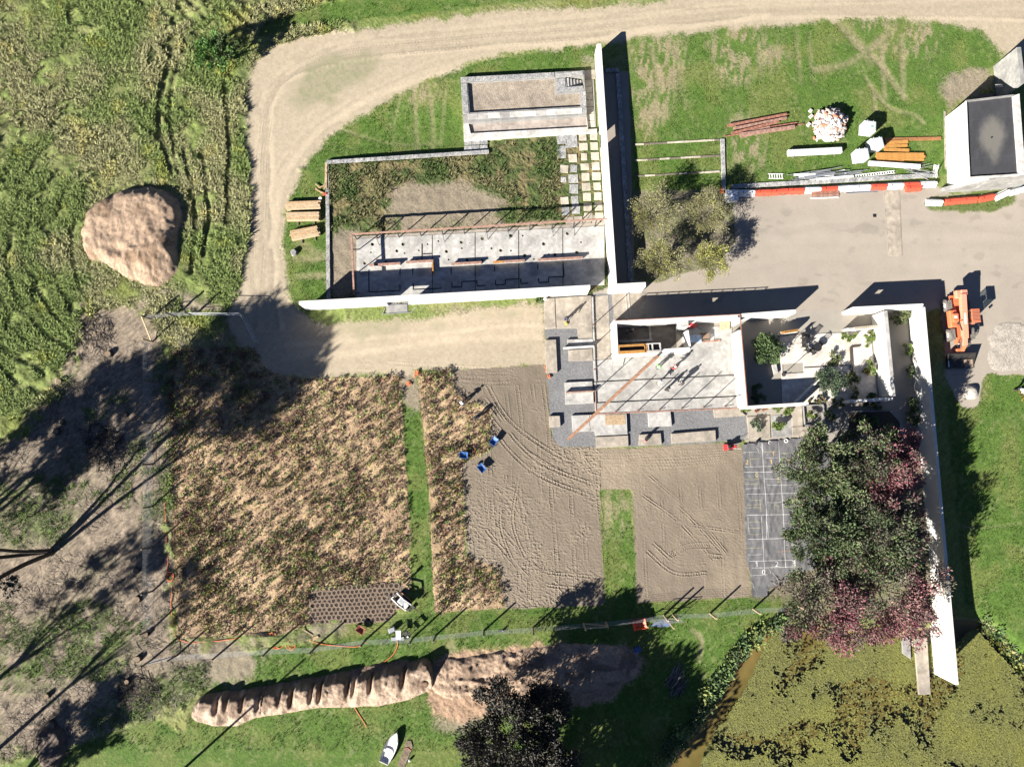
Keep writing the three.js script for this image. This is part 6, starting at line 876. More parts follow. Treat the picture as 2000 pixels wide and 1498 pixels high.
{ // sawn timber stacks by the garden wall
  const stack = (label, a, b, cols, layers, jit, m) => { const A = G(a[0], a[1]), B = G(b[0], b[1]), L = A.distanceTo(B), t = thing('timber_stack', label, 'timber stack', A.clone().lerp(B, 0.5), yaw(A, B)); const R = mulberry(cols * 31 + layers); for (const x of [-L * 0.18, L * 0.3]) part(t, 'bearer', box(0.12, 0.14, cols * 0.21 + 0.9, x, 0.07, 0), M.woodGrey); for (let l = 0; l < layers; l++) for (let c = 0; c < cols; c++) { const last = l === layers - 1; part(t, 'board', rbox(L * (1 - R() * 0.06), 0.14, 0.195, (R() - 0.5) * jit, 0.21 + l * 0.148, (c - (cols - 1) / 2) * 0.21, 0.012, last ? (R() - 0.5) * jit * 0.12 : 0), R() < 0.25 ? M.wood : M.woodPale); } };
  stack('stack of pale sawn boards, northernmost of the three by the garden wall', [560, 405], [627, 402], 5, 3, 0.25); stack('neat stack of pale sawn boards, middle of the three by the garden wall', [561, 426], [627, 425], 5, 4, 0.08); stack('skewed stack of pale sawn boards, southernmost of the three by the garden wall', [570, 463], [624, 452], 6, 3, 0.35);
  const off = thing('timber_offcuts', 'scattered pale timber offcuts with a red can beside the garden wall', 'offcuts', G(626, 372)); for (const [x, z, l, a] of [[-0.3, -0.5, 0.9, -0.7], [0.1, -0.4, 0.8, 0.3], [0.5, -0.7, 0.5, 1.0], [-0.2, 0.1, 1.1, -0.6], [0.2, 0.3, 0.9, -0.4], [0.55, -0.35, 0.6, 1.3]]) part(off, 'offcut', rbox(l, 0.1, 0.14, x, 0.08 + rr(0, 0.15), z, 0.01, a), M.wood); part(off, 'red_can', rbox(0.5, 0.35, 0.3, 0.6, 0.2, 0.55, 0.06, 0.3), mat(0.55, 0.08, 0.05, 0.5)); part(off, 'white_tub', cyl(0.2, 0.17, 0.4, 0.05, 0.2, 1.15, 12), M.whitePaint);
  const ob = G(1109, 858.5, 0.25), oe = G(1284, 696, 2.7), be = thing('steel_beam', 'long orange brown steel beam leaning diagonally across the concrete floor', 'steel beam'); part(be, 'top_flange', beam(ob.clone().add(V3(0, 0.3, 0)), oe.clone().add(V3(0, 0.3, 0)), 0.34, 0.05), M.rust); part(be, 'bottom_flange', beam(ob, oe, 0.34, 0.05), M.rust); part(be, 'web', beam(ob.clone().add(V3(0, 0.15, 0)), oe.clone().add(V3(0, 0.15, 0)), 0.05, 0.26), M.rust);
}
// ------------------------------------------------------------------ vehicles and machines
{
  const o = mat(0.66, 0.165, 0.07, 0.5), oP = mat(0.70, 0.27, 0.17, 0.55), dk = M.darkSteel, t = thing('telehandler', 'dusty orange telehandler with its bucket lowered on the driveway', 'telehandler', G(1864, 627), 0.05); t.scale.setScalar(1.06);
  part(t, 'chassis', [rbox(1.25, 0.55, 5.4, 0, 0.85, 0.1, 0.06), rbox(1.7, 0.35, 1.0, 0, 1.0, -2.3, 0.06)], o);
  for (const [x, z] of [[-1.12, -1.7], [1.12, -1.7], [-1.12, 1.75], [1.12, 1.75]]) { const w = part(t, 'wheel', (() => { const g = new THREE.TorusGeometry(0.46, 0.2, 10, 22); g.scale(1, 1, 1.25); g.rotateY(Math.PI / 2); g.translate(x, 0.64, z); const L = [g]; for (let i = 0; i < 20; i++) { const a = i / 20 * 6.283; L.push(box(0.44, 0.06, 0.1, x, 0.64 + Math.sin(a) * 0.645, z + Math.cos(a) * 0.645, 0, -a)); } return L; })(), M.dusty); part(w, 'rim', [cyl(0.33, 0.33, 0.3, x, 0.64, z, 16, 0, Math.PI / 2), cyl(0.12, 0.12, 0.44, x, 0.64, z, 10, 0, Math.PI / 2)], M.concPale); }
  for (const z of [-1.7, 1.75]) part(t, 'axle', cyl(0.12, 0.12, 2.0, 0, 0.64, z, 8, 0, Math.PI / 2), dk);
  const e = part(t, 'engine_cover', [rbox(0.85, 0.75, 2.0, -0.95, 1.25, -0.05, 0.15), rbox(0.7, 0.35, 1.0, -0.9, 1.75, -0.1, 0.12)], o); part(e, 'exhaust', cyl(0.05, 0.05, 0.7, -0.75, 2.0, 0.65, 8), dk); part(e, 'vent', box(0.3, 0.02, 0.3, -0.95, 1.935, -0.15), M.whitePaint);
  const cab = part(t, 'cab', [rbox(0.9, 0.9, 1.5, 0.95, 1.1, -0.05, 0.05), rbox(0.98, 0.09, 1.55, 0.95, 2.5, -0.1, 0.05)], o); for (const [x, z] of [[0.53, -0.8], [1.37, -0.8], [0.53, 0.62], [1.37, 0.62]]) part(cab, 'pillar', rod(V3(x, 1.5, z), V3(x, 2.48, z * 0.95), 0.04, 6), dk); part(cab, 'window', [box(0.02, 0.85, 1.3, 1.38, 2.0, -0.08), box(0.78, 0.85, 0.02, 0.95, 2.0, 0.62), box(0.78, 0.85, 0.02, 0.95, 2.0, -0.79)], M.glass); const gr = []; for (let i = 0; i < 8; i++) gr.push(box(0.8, 0.03, 0.05, 0.95, 2.565, -0.65 + i * 0.16)); part(cab, 'roof_guard', gr, M.woodGrey); part(cab, 'seat', rbox(0.5, 0.5, 0.5, 0.95, 1.7, -0.3, 0.08), M.black);
  const bm = part(t, 'boom', [beam(V3(0.02, 2.05, -2.7), V3(0.05, 1.55, 2.3), 0.55, 0.55), beam(V3(0.05, 1.6, 1.5), V3(0.08, 1.35, 3.1), 0.42, 0.42), rbox(1.15, 0.6, 0.9, -0.05, 1.75, -2.75, 0.08), rbox(0.7, 0.5, 0.6, 0.2, 1.95, -2.9, 0.06)], oP);
  part(bm, 'decal', beam(V3(0.02, 2.105, 0.2 - 0.7), V3(0.05, 1.985, 0.2 + 0.5), 0.2, 0.02), M.whitePaint); part(bm, 'boom_head', [beam(V3(0.08, 1.4, 2.9), V3(0.05, 0.75, 3.55), 0.34, 0.4), rbox(0.9, 0.3, 0.3, -0.1, 0.7, 3.5, 0.04)], o); part(bm, 'hydraulic_ram', [rod(V3(-0.35, 1.1, -0.5), V3(-0.3, 1.75, 1.4), 0.08, 8), rod(V3(0.3, 1.3, 2.0), V3(0.25, 0.95, 3.4), 0.06, 8), rod(V3(-0.2, 1.45, 2.2), V3(-0.2, 0.9, 3.4), 0.06, 8)], dk); part(bm, 'hoses', [tube([V3(0.3, 1.6, 2.3), V3(0.7, 1.4, 2.8), V3(0.5, 0.8, 3.3)], 0.03), tube([V3(0.3, 1.5, 2.3), V3(0.9, 1.2, 2.9), V3(0.6, 0.7, 3.3)], 0.03), tube([V3(-0.3, 1.5, 2.1), V3(-0.6, 1.3, 2.7), V3(-0.4, 0.8, 3.3)], 0.03)], M.black);
  part(t, 'mudguard', [rbox(0.5, 0.06, 1.3, -1.1, 1.36, 1.75, 0.02, 0), rbox(0.5, 0.06, 1.3, 1.1, 1.36, 1.75, 0.02), rbox(0.4, 0.06, 1.1, -1.05, 1.36, -1.7, 0.02)], M.dusty); part(t, 'headlight', cyl(0.09, 0.09, 0.08, -0.5, 1.2, 2.85, 10, Math.PI / 2), M.whitePaint); part(t, 'headlight', cyl(0.09, 0.09, 0.08, 0.55, 1.2, 2.85, 10, Math.PI / 2), M.whitePaint); part(t, 'mirror', box(0.04, 0.3, 0.25, 1.5, 2.0, 0.9, 0.3), M.black);
  const st = mat(0.075, 0.072, 0.07, 0.5, { metalness: 0.4, map: texSteel }), bk = part(t, 'bucket', (() => { const c = []; for (let i = 0; i <= 8; i++) { const a = -0.25 + i / 8 * 2.1; c.push(new THREE.Vector2(4.5 - Math.sin(a) * 0.62, 0.72 - Math.cos(a) * 0.62)); } const prof = [new THREE.Vector2(5.45, 0.1), ...c], L = []; for (let i = 0; i + 1 < prof.length; i++) L.push(beam(V3(0.02, prof[i].y, prof[i].x), V3(0.021, prof[i + 1].y, prof[i + 1].x), 0.01, 0.04)); const g = []; for (let i = 0; i + 1 < prof.length; i++) { const dz = prof[i + 1].x - prof[i].x, dy = prof[i + 1].y - prof[i].y; g.push(box(3.1, 0.04, Math.hypot(dz, dy) + 0.02, 0.05, (prof[i].y + prof[i + 1].y) / 2, (prof[i].x + prof[i + 1].x) / 2, 0, -Math.atan2(dy, dz))); } const s = new THREE.Shape(prof.map((p) => new THREE.Vector2(p.x, p.y))); for (const x of [-1.5, 1.56]) { const q = new THREE.ExtrudeGeometry(s, { depth: 0.04, bevelEnabled: false }); q.rotateY(-Math.PI / 2); q.translate(x + 0.02, 0, 0); g.push(q); } return g; })(), st);
  part(bk, 'cutting_edge', box(3.16, 0.05, 0.2, 0.05, 0.08, 5.5), M.dusty); part(bk, 'soil_residue', box(1.0, 0.03, 0.85, 1.05, 0.15, 5.0), mat(0.33, 0.24, 0.17, 0.95)); part(bk, 'decal', box(0.14, 0.02, 0.75, -1.25, 0.155, 4.95), M.whitePaint);
}
{
  const a = G(769, 1157), b = G(806, 1189), t = thing('mini_loader', 'white and orange tracked mini loader with a raised auger beside the planting holes', 'mini loader', a.clone().lerp(b, 0.5), yaw(a, b));
  for (const z of [-0.5, 0.5]) { const tr = part(t, 'track', rbox(1.9, 0.42, 0.26, 0, 0.22, z, 0.18), M.rubber); const lug = []; for (let i = 0; i < 14; i++) lug.push(box(0.05, 0.46, 0.27, -0.85 + i * 0.13, 0.22, z)); part(tr, 'lugs', lug, M.rubber); }
  part(t, 'body', [rbox(1.3, 0.45, 0.72, 0.15, 0.65, 0, 0.06), rbox(0.6, 0.35, 0.6, 0.55, 1.0, 0, 0.08)], M.whitePaint); part(t, 'engine', [rbox(0.5, 0.2, 0.5, 0.85, 0.95, 0, 0.04), cyl(0.12, 0.12, 0.25, 0.95, 1.1, 0.15, 10)], M.black); part(t, 'deck_plate', box(0.8, 0.03, 0.5, 0.0, 0.895, 0), M.galv);
  for (const z of [-0.44, 0.44]) { part(t, 'loader_arm', [beam(V3(1.0, 0.95, z), V3(-0.1, 1.45, z), 0.1, 0.14), beam(V3(-0.1, 1.45, z), V3(-1.25, 1.1, z), 0.1, 0.14)], M.whitePaint); part(t, 'arm_stripe', box(1.7, 0.05, 0.06, 0.1, 0.5, z > 0 ? 0.66 : -0.66), mat(0.72, 0.30, 0.10, 0.5)); }
  part(t, 'crossbar', box(0.1, 0.12, 0.95, -1.2, 1.1, 0), M.whitePaint); part(t, 'control_panel', [rbox(0.2, 0.3, 0.5, 1.25, 1.15, 0, 0.04), rod(V3(1.3, 1.2, -0.3), V3(1.4, 1.2, 0.3), 0.025, 6)], M.black); part(t, 'platform', box(0.4, 0.05, 0.7, 1.35, 0.25, 0), M.darkSteel);
  const ag = part(t, 'auger', [rod(V3(-1.5, 2.3, 0.1), V3(-1.5, 0.9, 0.1), 0.05, 8), rbox(0.35, 0.4, 0.35, -1.5, 2.2, 0.1, 0.05), beam(V3(-1.2, 1.1, 0.05), V3(-1.5, 2.2, 0.1), 0.08, 0.1)], M.darkSteel); const fl = []; for (let i = 0; i < 22; i++) fl.push(box(0.26, 0.015, 0.09, -1.5, 0.9 + i * 0.04, 0.1, i * 0.5, 0.25)); part(ag, 'flighting', fl, M.darkSteel);
}
const blue = mat(0.04, 0.12, 0.33, 0.5), rustRed = mat(0.30, 0.10, 0.06, 0.7);
function barrow(label, px, py, th, m, group) {
  const t = thing('wheelbarrow', label, 'wheelbarrow', ground(px, py), th, group), tray = (() => { const L = 1.15, W = 0.86, l = 0.62, w = 0.5, h = 0.34, y = 0.42, q = [[-L / 2, W / 2], [L / 2, W / 2], [L / 2, -W / 2], [-L / 2, -W / 2]], r = [[-l / 2, w / 2], [l / 2 - 0.1, w / 2], [l / 2 - 0.1, -w / 2], [-l / 2, -w / 2]], g = []; for (let i = 0; i < 4; i++) { const j = (i + 1) % 4, A = [q[i][0], y + h, q[i][1]], B = [q[j][0], y + h, q[j][1]], C = [r[j][0], y, r[j][1]], D = [r[i][0], y, r[i][1]]; for (const o of [0, 0.02]) { const b = new THREE.BufferGeometry(), f = (p) => [p[0] * (1 - o), p[1] + o, p[2] * (1 - o)]; b.setAttribute('position', new THREE.Float32BufferAttribute([...f(A), ...f(B), ...f(C), ...f(A), ...f(C), ...f(D)], 3)); b.computeVertexNormals(); b.setAttribute('uv', new THREE.Float32BufferAttribute(new Float32Array(12), 2)); g.push(b); } } g.push(box(l - 0.08, 0.02, w, -0.05, y + 0.01, 0)); for (let i = 0; i < 4; i++) { const j = (i + 1) % 4; g.push(rod(V3(q[i][0], y + h, q[i][1]), V3(q[j][0], y + h, q[j][1]), 0.025, 6)); } return g; })();
  t.scale.setScalar(0.86); part(t, 'tray', tray, m); for (const z of [-0.24, 0.24]) { part(t, 'handle', rod(V3(0.62, 0.3, z * 0.5), V3(-1.05, 0.62, z * 1.25), 0.025, 6), M.woodGrey); part(t, 'leg', rod(V3(-0.25, 0.42, z), V3(-0.38, 0, z), 0.02, 6), M.darkSteel); }
  const w = part(t, 'wheel', new THREE.TorusGeometry(0.17, 0.06, 8, 16).translate(0.68, 0.23, 0), M.rubber); part(w, 'rim', cyl(0.12, 0.12, 0.07, 0.68, 0.23, 0, 12, Math.PI / 2), M.galv);
  return t;
}
barrow('blue wheelbarrow with dark earth in it, easternmost of the three', 965, 862, 0.95, blue, 'blue wheelbarrows by the planting bed'); barrow('blue wheelbarrow lying nearest the mulched bed, westernmost of the three', 906, 889, 3.05, blue, 'blue wheelbarrows by the planting bed'); barrow('blue wheelbarrow farthest south, carrying a brown clod', 941, 914, 2.3, blue, 'blue wheelbarrows by the planting bed');
barrow('rusty brown wheelbarrow on the grass below the planting holes', 706, 1228, 2.6, rustRed); { const ob = barrow('bright orange barrow tub beside the open mesh gate', 1247, 1217, 0.2, mat(0.70, 0.11, 0.03, 0.5)); ob.scale.set(1.35, 1.1, 1.3); const bs = thing('blue_sheet', 'dull blue grey sheet lying behind the orange barrow by the gate', 'sheet', ground(1292, 1219), 0.08); part(bs, 'sheet', [slab([V3(-1.3, 0, 0.1), V3(-0.6, 0, -0.35), V3(0.9, 0, -0.5), V3(1.1, 0, 0.3), V3(0, 0, 0.35)], 0.03, 0.07, 0.01)], mat(0.12, 0.16, 0.28, 0.7)); const bp = thing('gate_post', 'pale post leaning beside the blue grey sheet at the gate', 'post', ground(1302, 1207)); part(bp, 'post', rod(V3(0, -0.1, 0), V3(0.35, 2.2, 0.7), 0.08, 8), M.woodPale); part(bp, 'post_cap', cyl(0.09, 0.09, 0.05, 0.36, 2.22, 0.71, 8), M.woodPale); const bp2 = thing('gate_post', 'short pale post standing in the orange barrow tub', 'post', ground(1257, 1213)); part(bp2, 'post', rod(V3(0, 0, 0), V3(0.25, 1.4, 0.4), 0.07, 8), M.woodPale); part(bp2, 'post_cap', cyl(0.08, 0.08, 0.05, 0.255, 1.42, 0.41, 8), M.woodPale); const tb = thing('blue_tub', 'dark blue tub standing in the shade on the earth bank', 'tub', ground(1243, 1266, 0.3), 0.5); part(tb, 'tub_body', [rbox(0.9, 0.5, 0.6, 0, 0.25, 0, 0.08)], mat(0.03, 0.06, 0.16, 0.5)); part(tb, 'lid', rbox(0.94, 0.05, 0.64, 0, 0.525, 0, 0.02), mat(0.04, 0.08, 0.2, 0.5)); }
{
  const t = thing('plate_compactor', 'small red soil tiller at the corner of the gravel and the black fabric', 'tiller', ground(1424, 873), 0.1), rd = mat(0.52, 0.05, 0.05, 0.5); part(t, 'body', [rbox(0.7, 0.4, 0.5, 0, 0.45, 0, 0.06), rbox(0.5, 0.25, 0.35, 0.55, 0.45, 0, 0.05)], rd); part(t, 'engine', [rbox(0.4, 0.3, 0.4, -0.1, 0.78, 0, 0.04), cyl(0.1, 0.1, 0.12, -0.1, 0.98, 0, 10)], M.black); for (const z of [-0.35, 0.35]) { part(t, 'wheel', new THREE.TorusGeometry(0.2, 0.07, 8, 14).translate(0.1, 0.27, z), M.rubber); part(t, 'handle', rod(V3(0.3, 0.6, z * 0.6), V3(1.15, 1.05, z), 0.02, 6), M.galv); } const bl = []; for (let i = 0; i < 10; i++) bl.push(box(0.4, 0.06, 0.05, -0.55, 0.2, -0.3 + i * 0.065, 0, 0, i * 0.6)); part(t, 'tines', bl, M.darkSteel); part(t, 'guard', rbox(0.5, 0.05, 0.75, -0.55, 0.46, 0, 0.02), rd);
  const c = thing('tool_case', 'small red box with a black lid on the southern slab', 'tool case', G(1263, 858, 0.3), 0.9); part(c, 'case_body', rbox(0.5, 0.26, 0.34, 0, 0.13, 0, 0.04), mat(0.62, 0.06, 0.06, 0.5)); part(c, 'lid', rbox(0.5, 0.08, 0.35, 0, 0.3, -0.02, 0.03), M.black); part(c, 'post', box(0.3, 0.9, 0.3, 0.1, 0.45, -0.1), M.black);
  const e = thing('work_table', 'white topped work table standing on the grass by the south fence', 'table', ground(776, 1240), 0.05); part(e, 'tabletop', rbox(0.6, 0.05, 1.0, 0.25, 0.85, -0.2, 0.02), M.whitePaint); for (const [x, z] of [[0, -0.65], [0.5, -0.65], [0, 0.25], [0.5, 0.25]]) part(e, 'leg', rod(V3(x, 0, z), V3(x, 0.83, z), 0.03, 6), M.darkSteel); part(e, 'shelf', box(1.5, 0.04, 0.4, 0, 0.1, 0.45), M.galv);
  const f = thing('water_cooler', 'white cooler box with dark fittings west of the work table', 'cooler', ground(766, 1229), 0.3); part(f, 'box_body', rbox(0.7, 0.5, 0.5, 0, 0.27, 0, 0.06), M.whitePaint); part(f, 'lid', rbox(0.74, 0.08, 0.54, 0, 0.56, 0, 0.03), M.galv); part(f, 'handle', tube([V3(-0.3, 0.5, 0.3), V3(0, 0.75, 0.36), V3(0.3, 0.5, 0.3)], 0.03), M.black);
  const s = thing('metal_rack', 'dark tool rack with white clips beside the work table', 'rack', ground(797, 1235), 0.75); for (const z of [-0.4, 0.4]) part(s, 'upright', rod(V3(0, 0, z), V3(0, 1.5, z), 0.04, 6), M.darkSteel); part(s, 'shelf', [box(0.4, 0.05, 0.9, 0, 0.7, 0), box(0.4, 0.05, 0.9, 0, 1.3, 0)], M.darkSteel); part(s, 'clip', [rbox(0.2, 0.15, 0.2, 0, 1.42, 0.25, 0.04)], M.whitePaint); part(s, 'clip', [rbox(0.25, 0.12, 0.2, 0, 0.8, -0.2, 0.04)], M.whitePaint); part(s, 'sign_board', box(0.9, 0.6, 0.03, 0.1, 1.6, 0), M.black);
  const s2 = thing('irrigation_valve', 'small white and black irrigation valve standing by the south fence', 'valve', ground(981, 1232), 0.1); part(s2, 'valve_body', cyl(0.1, 0.12, 0.4, 0, 0.2, 0, 10), M.whitePaint); part(s2, 'pipe', rod(V3(-0.6, 0.12, 0), V3(0.5, 0.12, 0.05), 0.05, 8), M.black); part(s2, 'handwheel', new THREE.TorusGeometry(0.12, 0.025, 6, 14).rotateX(1.57).translate(0, 0.45, 0), M.black);
  const st = thing('timber_block', 'pale timber block and stake beside the orange hose coil', 'timber', ground(617, 1245), 0.5); part(st, 'block', rbox(0.7, 0.25, 0.35, 0, 0.13, 0, 0.02), M.wood); part(st, 'stake', rod(V3(-0.2, 0.02, -0.4), V3(-0.9, 0.25, -1.7), 0.06, 6), M.woodPale);
}
{ // rowing boat, right way up on the grass
  const bow = ground(776, 1428), stern = ground(750, 1488), t = thing('rowing_boat', 'white rowing boat with a grey foredeck lying on the lower lawn', 'boat', bow.clone().lerp(stern, 0.5).setY(0.02), yaw(stern, bow)), L = bow.distanceTo(stern), n = 22, m = 8;
  const hull = (ins, rev) => { const pos = [], idx = []; for (let i = 0; i <= n; i++) { const u = i / n, x = -L / 2 + L * u, w = 0.72 * (u < 0.45 ? 0.76 + 0.24 * Math.sin(u / 0.45 * 1.57) : Math.pow(Math.max(0, 1 - Math.pow((u - 0.45) / 0.55, 2.2)), 0.75)) - ins, sh = 0.44 + 0.16 * u * u; for (let k = 0; k <= m; k++) { const a = -1 + 2 * k / m, s = Math.sign(a) * Math.pow(Math.abs(a), 0.6); pos.push(x, (ins ? 0.1 : 0) + (sh - (ins ? 0.1 : 0)) * Math.pow(Math.abs(a), 2.4), Math.max(0.01, w) * s); } } for (let i = 0; i < n; i++) for (let k = 0; k < m; k++) { const a = i * (m + 1) + k; rev ? idx.push(a, a + m + 1, a + 1, a + 1, a + m + 1, a + m + 2) : idx.push(a, a + 1, a + m + 1, a + 1, a + m + 2, a + m + 1); } const g = new THREE.BufferGeometry(); g.setAttribute('position', new THREE.Float32BufferAttribute(pos, 3)); g.setIndex(idx); g.computeVertexNormals(); g.setAttribute('uv', new THREE.Float32BufferAttribute(new Float32Array(pos.length / 3 * 2), 2)); return g; };
  part(t, 'hull', hull(0, false), M.whitePaint); part(t, 'inner_hull', hull(0.04, true), mat(0.70, 0.68, 0.66, 0.6)); part(t, 'transom', box(0.05, 0.44, 1.08, -L / 2 + 0.02, 0.23, 0), M.whitePaint);
  const fd = new THREE.Shape([[L / 2 - 0.02, 0], [L * 0.36, 0.33], [L * 0.24, 0.53], [L * 0.24, -0.53], [L * 0.36, -0.33]].map(([x, y]) => new THREE.Vector2(x, y))), fg = new THREE.ExtrudeGeometry(fd, { depth: 0.03, bevelEnabled: false }); fg.rotateX(-Math.PI / 2); fg.translate(0, 0.5, 0); part(t, 'foredeck', fg, mat(0.45, 0.46, 0.48, 0.6)); part(t, 'thwart', box(0.25, 0.04, 1.25, -0.5, 0.34, 0), M.whitePaint); part(t, 'keel', box(L * 0.9, 0.06, 0.05, -0.05, -0.01, 0), M.whitePaint);
  const p = thing('doormat', 'worn tan plywood board lying right of the white boat', 'board', ground(792, 1472, 0.03), 1.2); part(p, 'board', slab([V3(-1.5, 0, 0.45), V3(1.0, 0, 0.5), V3(1.6, 0, 0.05), V3(1.4, 0, -0.4), V3(-1.5, 0, -0.4)], 0, 0.06, 0.01), mat(0.30, 0.23, 0.16, 0.95, { map: texRock })); part(p, 'red_cord', tube([V3(0.5, 0.09, -0.4), V3(0.7, 0.1, 0), V3(0.6, 0.09, 0.45)], 0.03), mat(0.5, 0.1, 0.05, 0.7));
  const wj = thing('white_jug', 'small white jug at the edge of the tan board by the boat', 'jug', ground(800, 1484)); part(wj, 'jug_body', cyl(0.12, 0.14, 0.35, 0, 0.18, 0, 12), M.whitePaint); part(wj, 'spout', cyl(0.04, 0.05, 0.1, 0, 0.4, 0, 8), M.whitePaint);
}
{ // hoses
  const or = mat(0.72, 0.17, 0.05, 0.6), hose = (label, pts, coils, r = 0.045) => { const c = pts.map(([x, y]) => ground(x, y, 0.07)), t = thing('garden_hose', label, 'hose'); part(t, 'hose_run', new THREE.TubeGeometry(new THREE.CatmullRomCurve3(c), pts.length * 6, r, 5), or); for (const [x, y, q] of coils) { const p = ground(x, y, 0.08); for (let i = 0; i < 3; i++) part(t, 'coil', new THREE.TorusGeometry(q * (0.7 + 0.2 * i), r, 5, 20).rotateX(Math.PI / 2).translate(p.x + rr(-0.15, 0.15), p.y + i * 0.06, p.z + rr(-0.15, 0.15)), or); } };
  hose('orange hose running down the west edge of the mulched bed', [[325, 940], [321, 975], [324, 1020], [325, 1060], [328, 1100], [326, 1116], [335, 1130], [336, 1150], [334, 1180], [338, 1215], [344, 1244], [366, 1254], [420, 1252], [508, 1245], [530, 1260], [545, 1266]], [[333, 1126, 0.45]]);
  hose('orange hose coiled on the bare earth near the south fence', [[498, 1244], [520, 1248], [534, 1266], [550, 1264], [562, 1250], [578, 1252], [596, 1248], [620, 1256], [660, 1261], [700, 1262], [714, 1254]], [[569, 1257, 0.5], [531, 1240, 0.3]]);
  hose('orange hose crossing the grass from the fence to the mulch windrow', [[773, 1248], [777, 1256], [770, 1275], [757, 1288], [742, 1298]], []); hose('orange hose draped over the mulch windrow', [[712, 1312], [697, 1330], [686, 1345], [684, 1366], [690, 1378], [704, 1400], [716, 1420]], [], 0.035);
  for (const [x, y, l] of [[797, 749, 'scrap of orange marking tape on the path between the beds'], [814, 730, 'orange tape scrap at the corner of the second bed'], [1068, 720, 'orange tape tangle at the north west of the gravel'], [1073, 738, 'orange tape tangle beside the tilled soil edge'], [1408, 372, 'orange tape bundle by the west end of the barriers']]) { const t = thing('marking_tape', l, 'tape', ground(x, y, 0.2)); const p = [], R = mulberry(x); for (let i = 0; i < 9; i++) p.push(V3((R() - 0.5) * 0.6, R() * 0.2 - 0.1, (R() - 0.5) * 0.9)); part(t, 'tape', tube(p, 0.045, 40, 4), or); part(t, 'knot', rbox(0.2, 0.12, 0.2, 0, 0, 0, 0.05), or); }
}
// ------------------------------------------------------------------ stumps, rocks, brush
[[213, 692, 0.42, 'pale cut tree stump at the top of the cleared ground'], [118, 746, 0.36, 'reddish cut tree stump in the upper left shadow'], [122, 824, 0.3, 'small tree stump in the left shadow, upper of two close together'], [112, 843, 0.38, 'tree stump in the left shadow, lower of two close together'], [245, 810, 0.36, 'tree stump beside the upper brush heap'], [268, 1114, 0.36, 'tree stump with a dark hollow beside the west fence'], [270, 1170, 0.4, 'tree stump lying low by the shaded fence corner'], [271, 1286, 0.36, 'round pale stump at the lower fence corner'], [102, 1416, 0.55, 'grey stump beside the long trunk shadow at lower left'], [94, 1358, 0.3, 'small pale stump in the lower left grass'], [287, 1237, 0.32, 'greyish stump inside the shaded fence corner'], [574, 494, 0.4, 'round pale stone on the grass below the timber stacks'], [250, 1330, 0.3, 'stump among the chipped branches at the lower clearing']].forEach(([x, y, r, l], i) => {
  const t = thing('tree_stump', l, i === 11 ? 'stone' : 'stump', ground(x, y)), g = new THREE.CylinderGeometry(r * 0.9, r * 1.15, 0.5, 14, 3), p = g.attributes.position; for (let k = 0; k < p.count; k++) { const a = Math.atan2(p.getZ(k), p.getX(k)), n = 1 + 0.18 * (vn(Math.cos(a) * 2 + i * 7, Math.sin(a) * 2 + 3, 601) - 0.5) * 2; p.setX(k, p.getX(k) * n); p.setZ(k, p.getZ(k) * n); } g.computeVertexNormals(); g.translate(0, 0.2, 0); part(t, 'stump_wood', g, i === 11 ? M.stone[1] : bark); part(t, 'cut_face', cyl(r * 0.85, r * 0.85, 0.02, 0, 0.462, 0, 14), i === 11 ? M.stone[0] : mat(0.40, 0.31, 0.22, 0.9, { map: texWood }));
});
[[208, 880, 2.6, 'large dark heap of cut branches beside the west fence', 150], [186, 648, 2.2, 'dark heap of cut branches at the top of the clearing', 120], [185, 850, 1.6, 'loose grey brushwood heap in the middle of the clearing', 70], [270, 1350, 2.6, 'spread heap of fine dark brushwood below the fence corner', 150], [1322, 1332, 1.6, 'bundle of grey bare sticks on the lower lawn near the pond', 110], [100, 1470, 1.8, 'dark brushwood heap at the lower left edge', 80]].forEach(([x, y, r, l, n], i) => { const t = thing('brush_heap', l, 'brush heap', ground(x, y)), R = mulberry(620 + i), g = []; for (let k = 0; k < n; k++) { const a = R() * 6.283, q = Math.sqrt(R()) * r, th = i === 4 ? 1.0 + (R() - 0.5) * 0.7 : R() * 6.283, L = 0.6 + R() * 1.4, c = V3(Math.cos(a) * q * (i === 4 ? 0.6 : 1), 0.08 + (1 - q / r) * 0.7 * R(), Math.sin(a) * q * (i === 3 ? 0.7 : 1)), d = V3(Math.cos(th) * L / 2, (R() - 0.4) * 0.4, -Math.sin(th) * L / 2); g.push(rod(c.clone().sub(d), c.clone().add(d), 0.012 + R() * 0.03, 4)); } const h = g.length >> 1; part(t, 'branches', g.slice(0, h), i === 4 ? barkGrey : bark).userData.kind = 'stuff'; part(t, 'twigs', g.slice(h), i === 4 ? mat(0.30, 0.27, 0.25, 0.95) : mat(0.06, 0.05, 0.042, 0.95)).userData.kind = 'stuff'; });
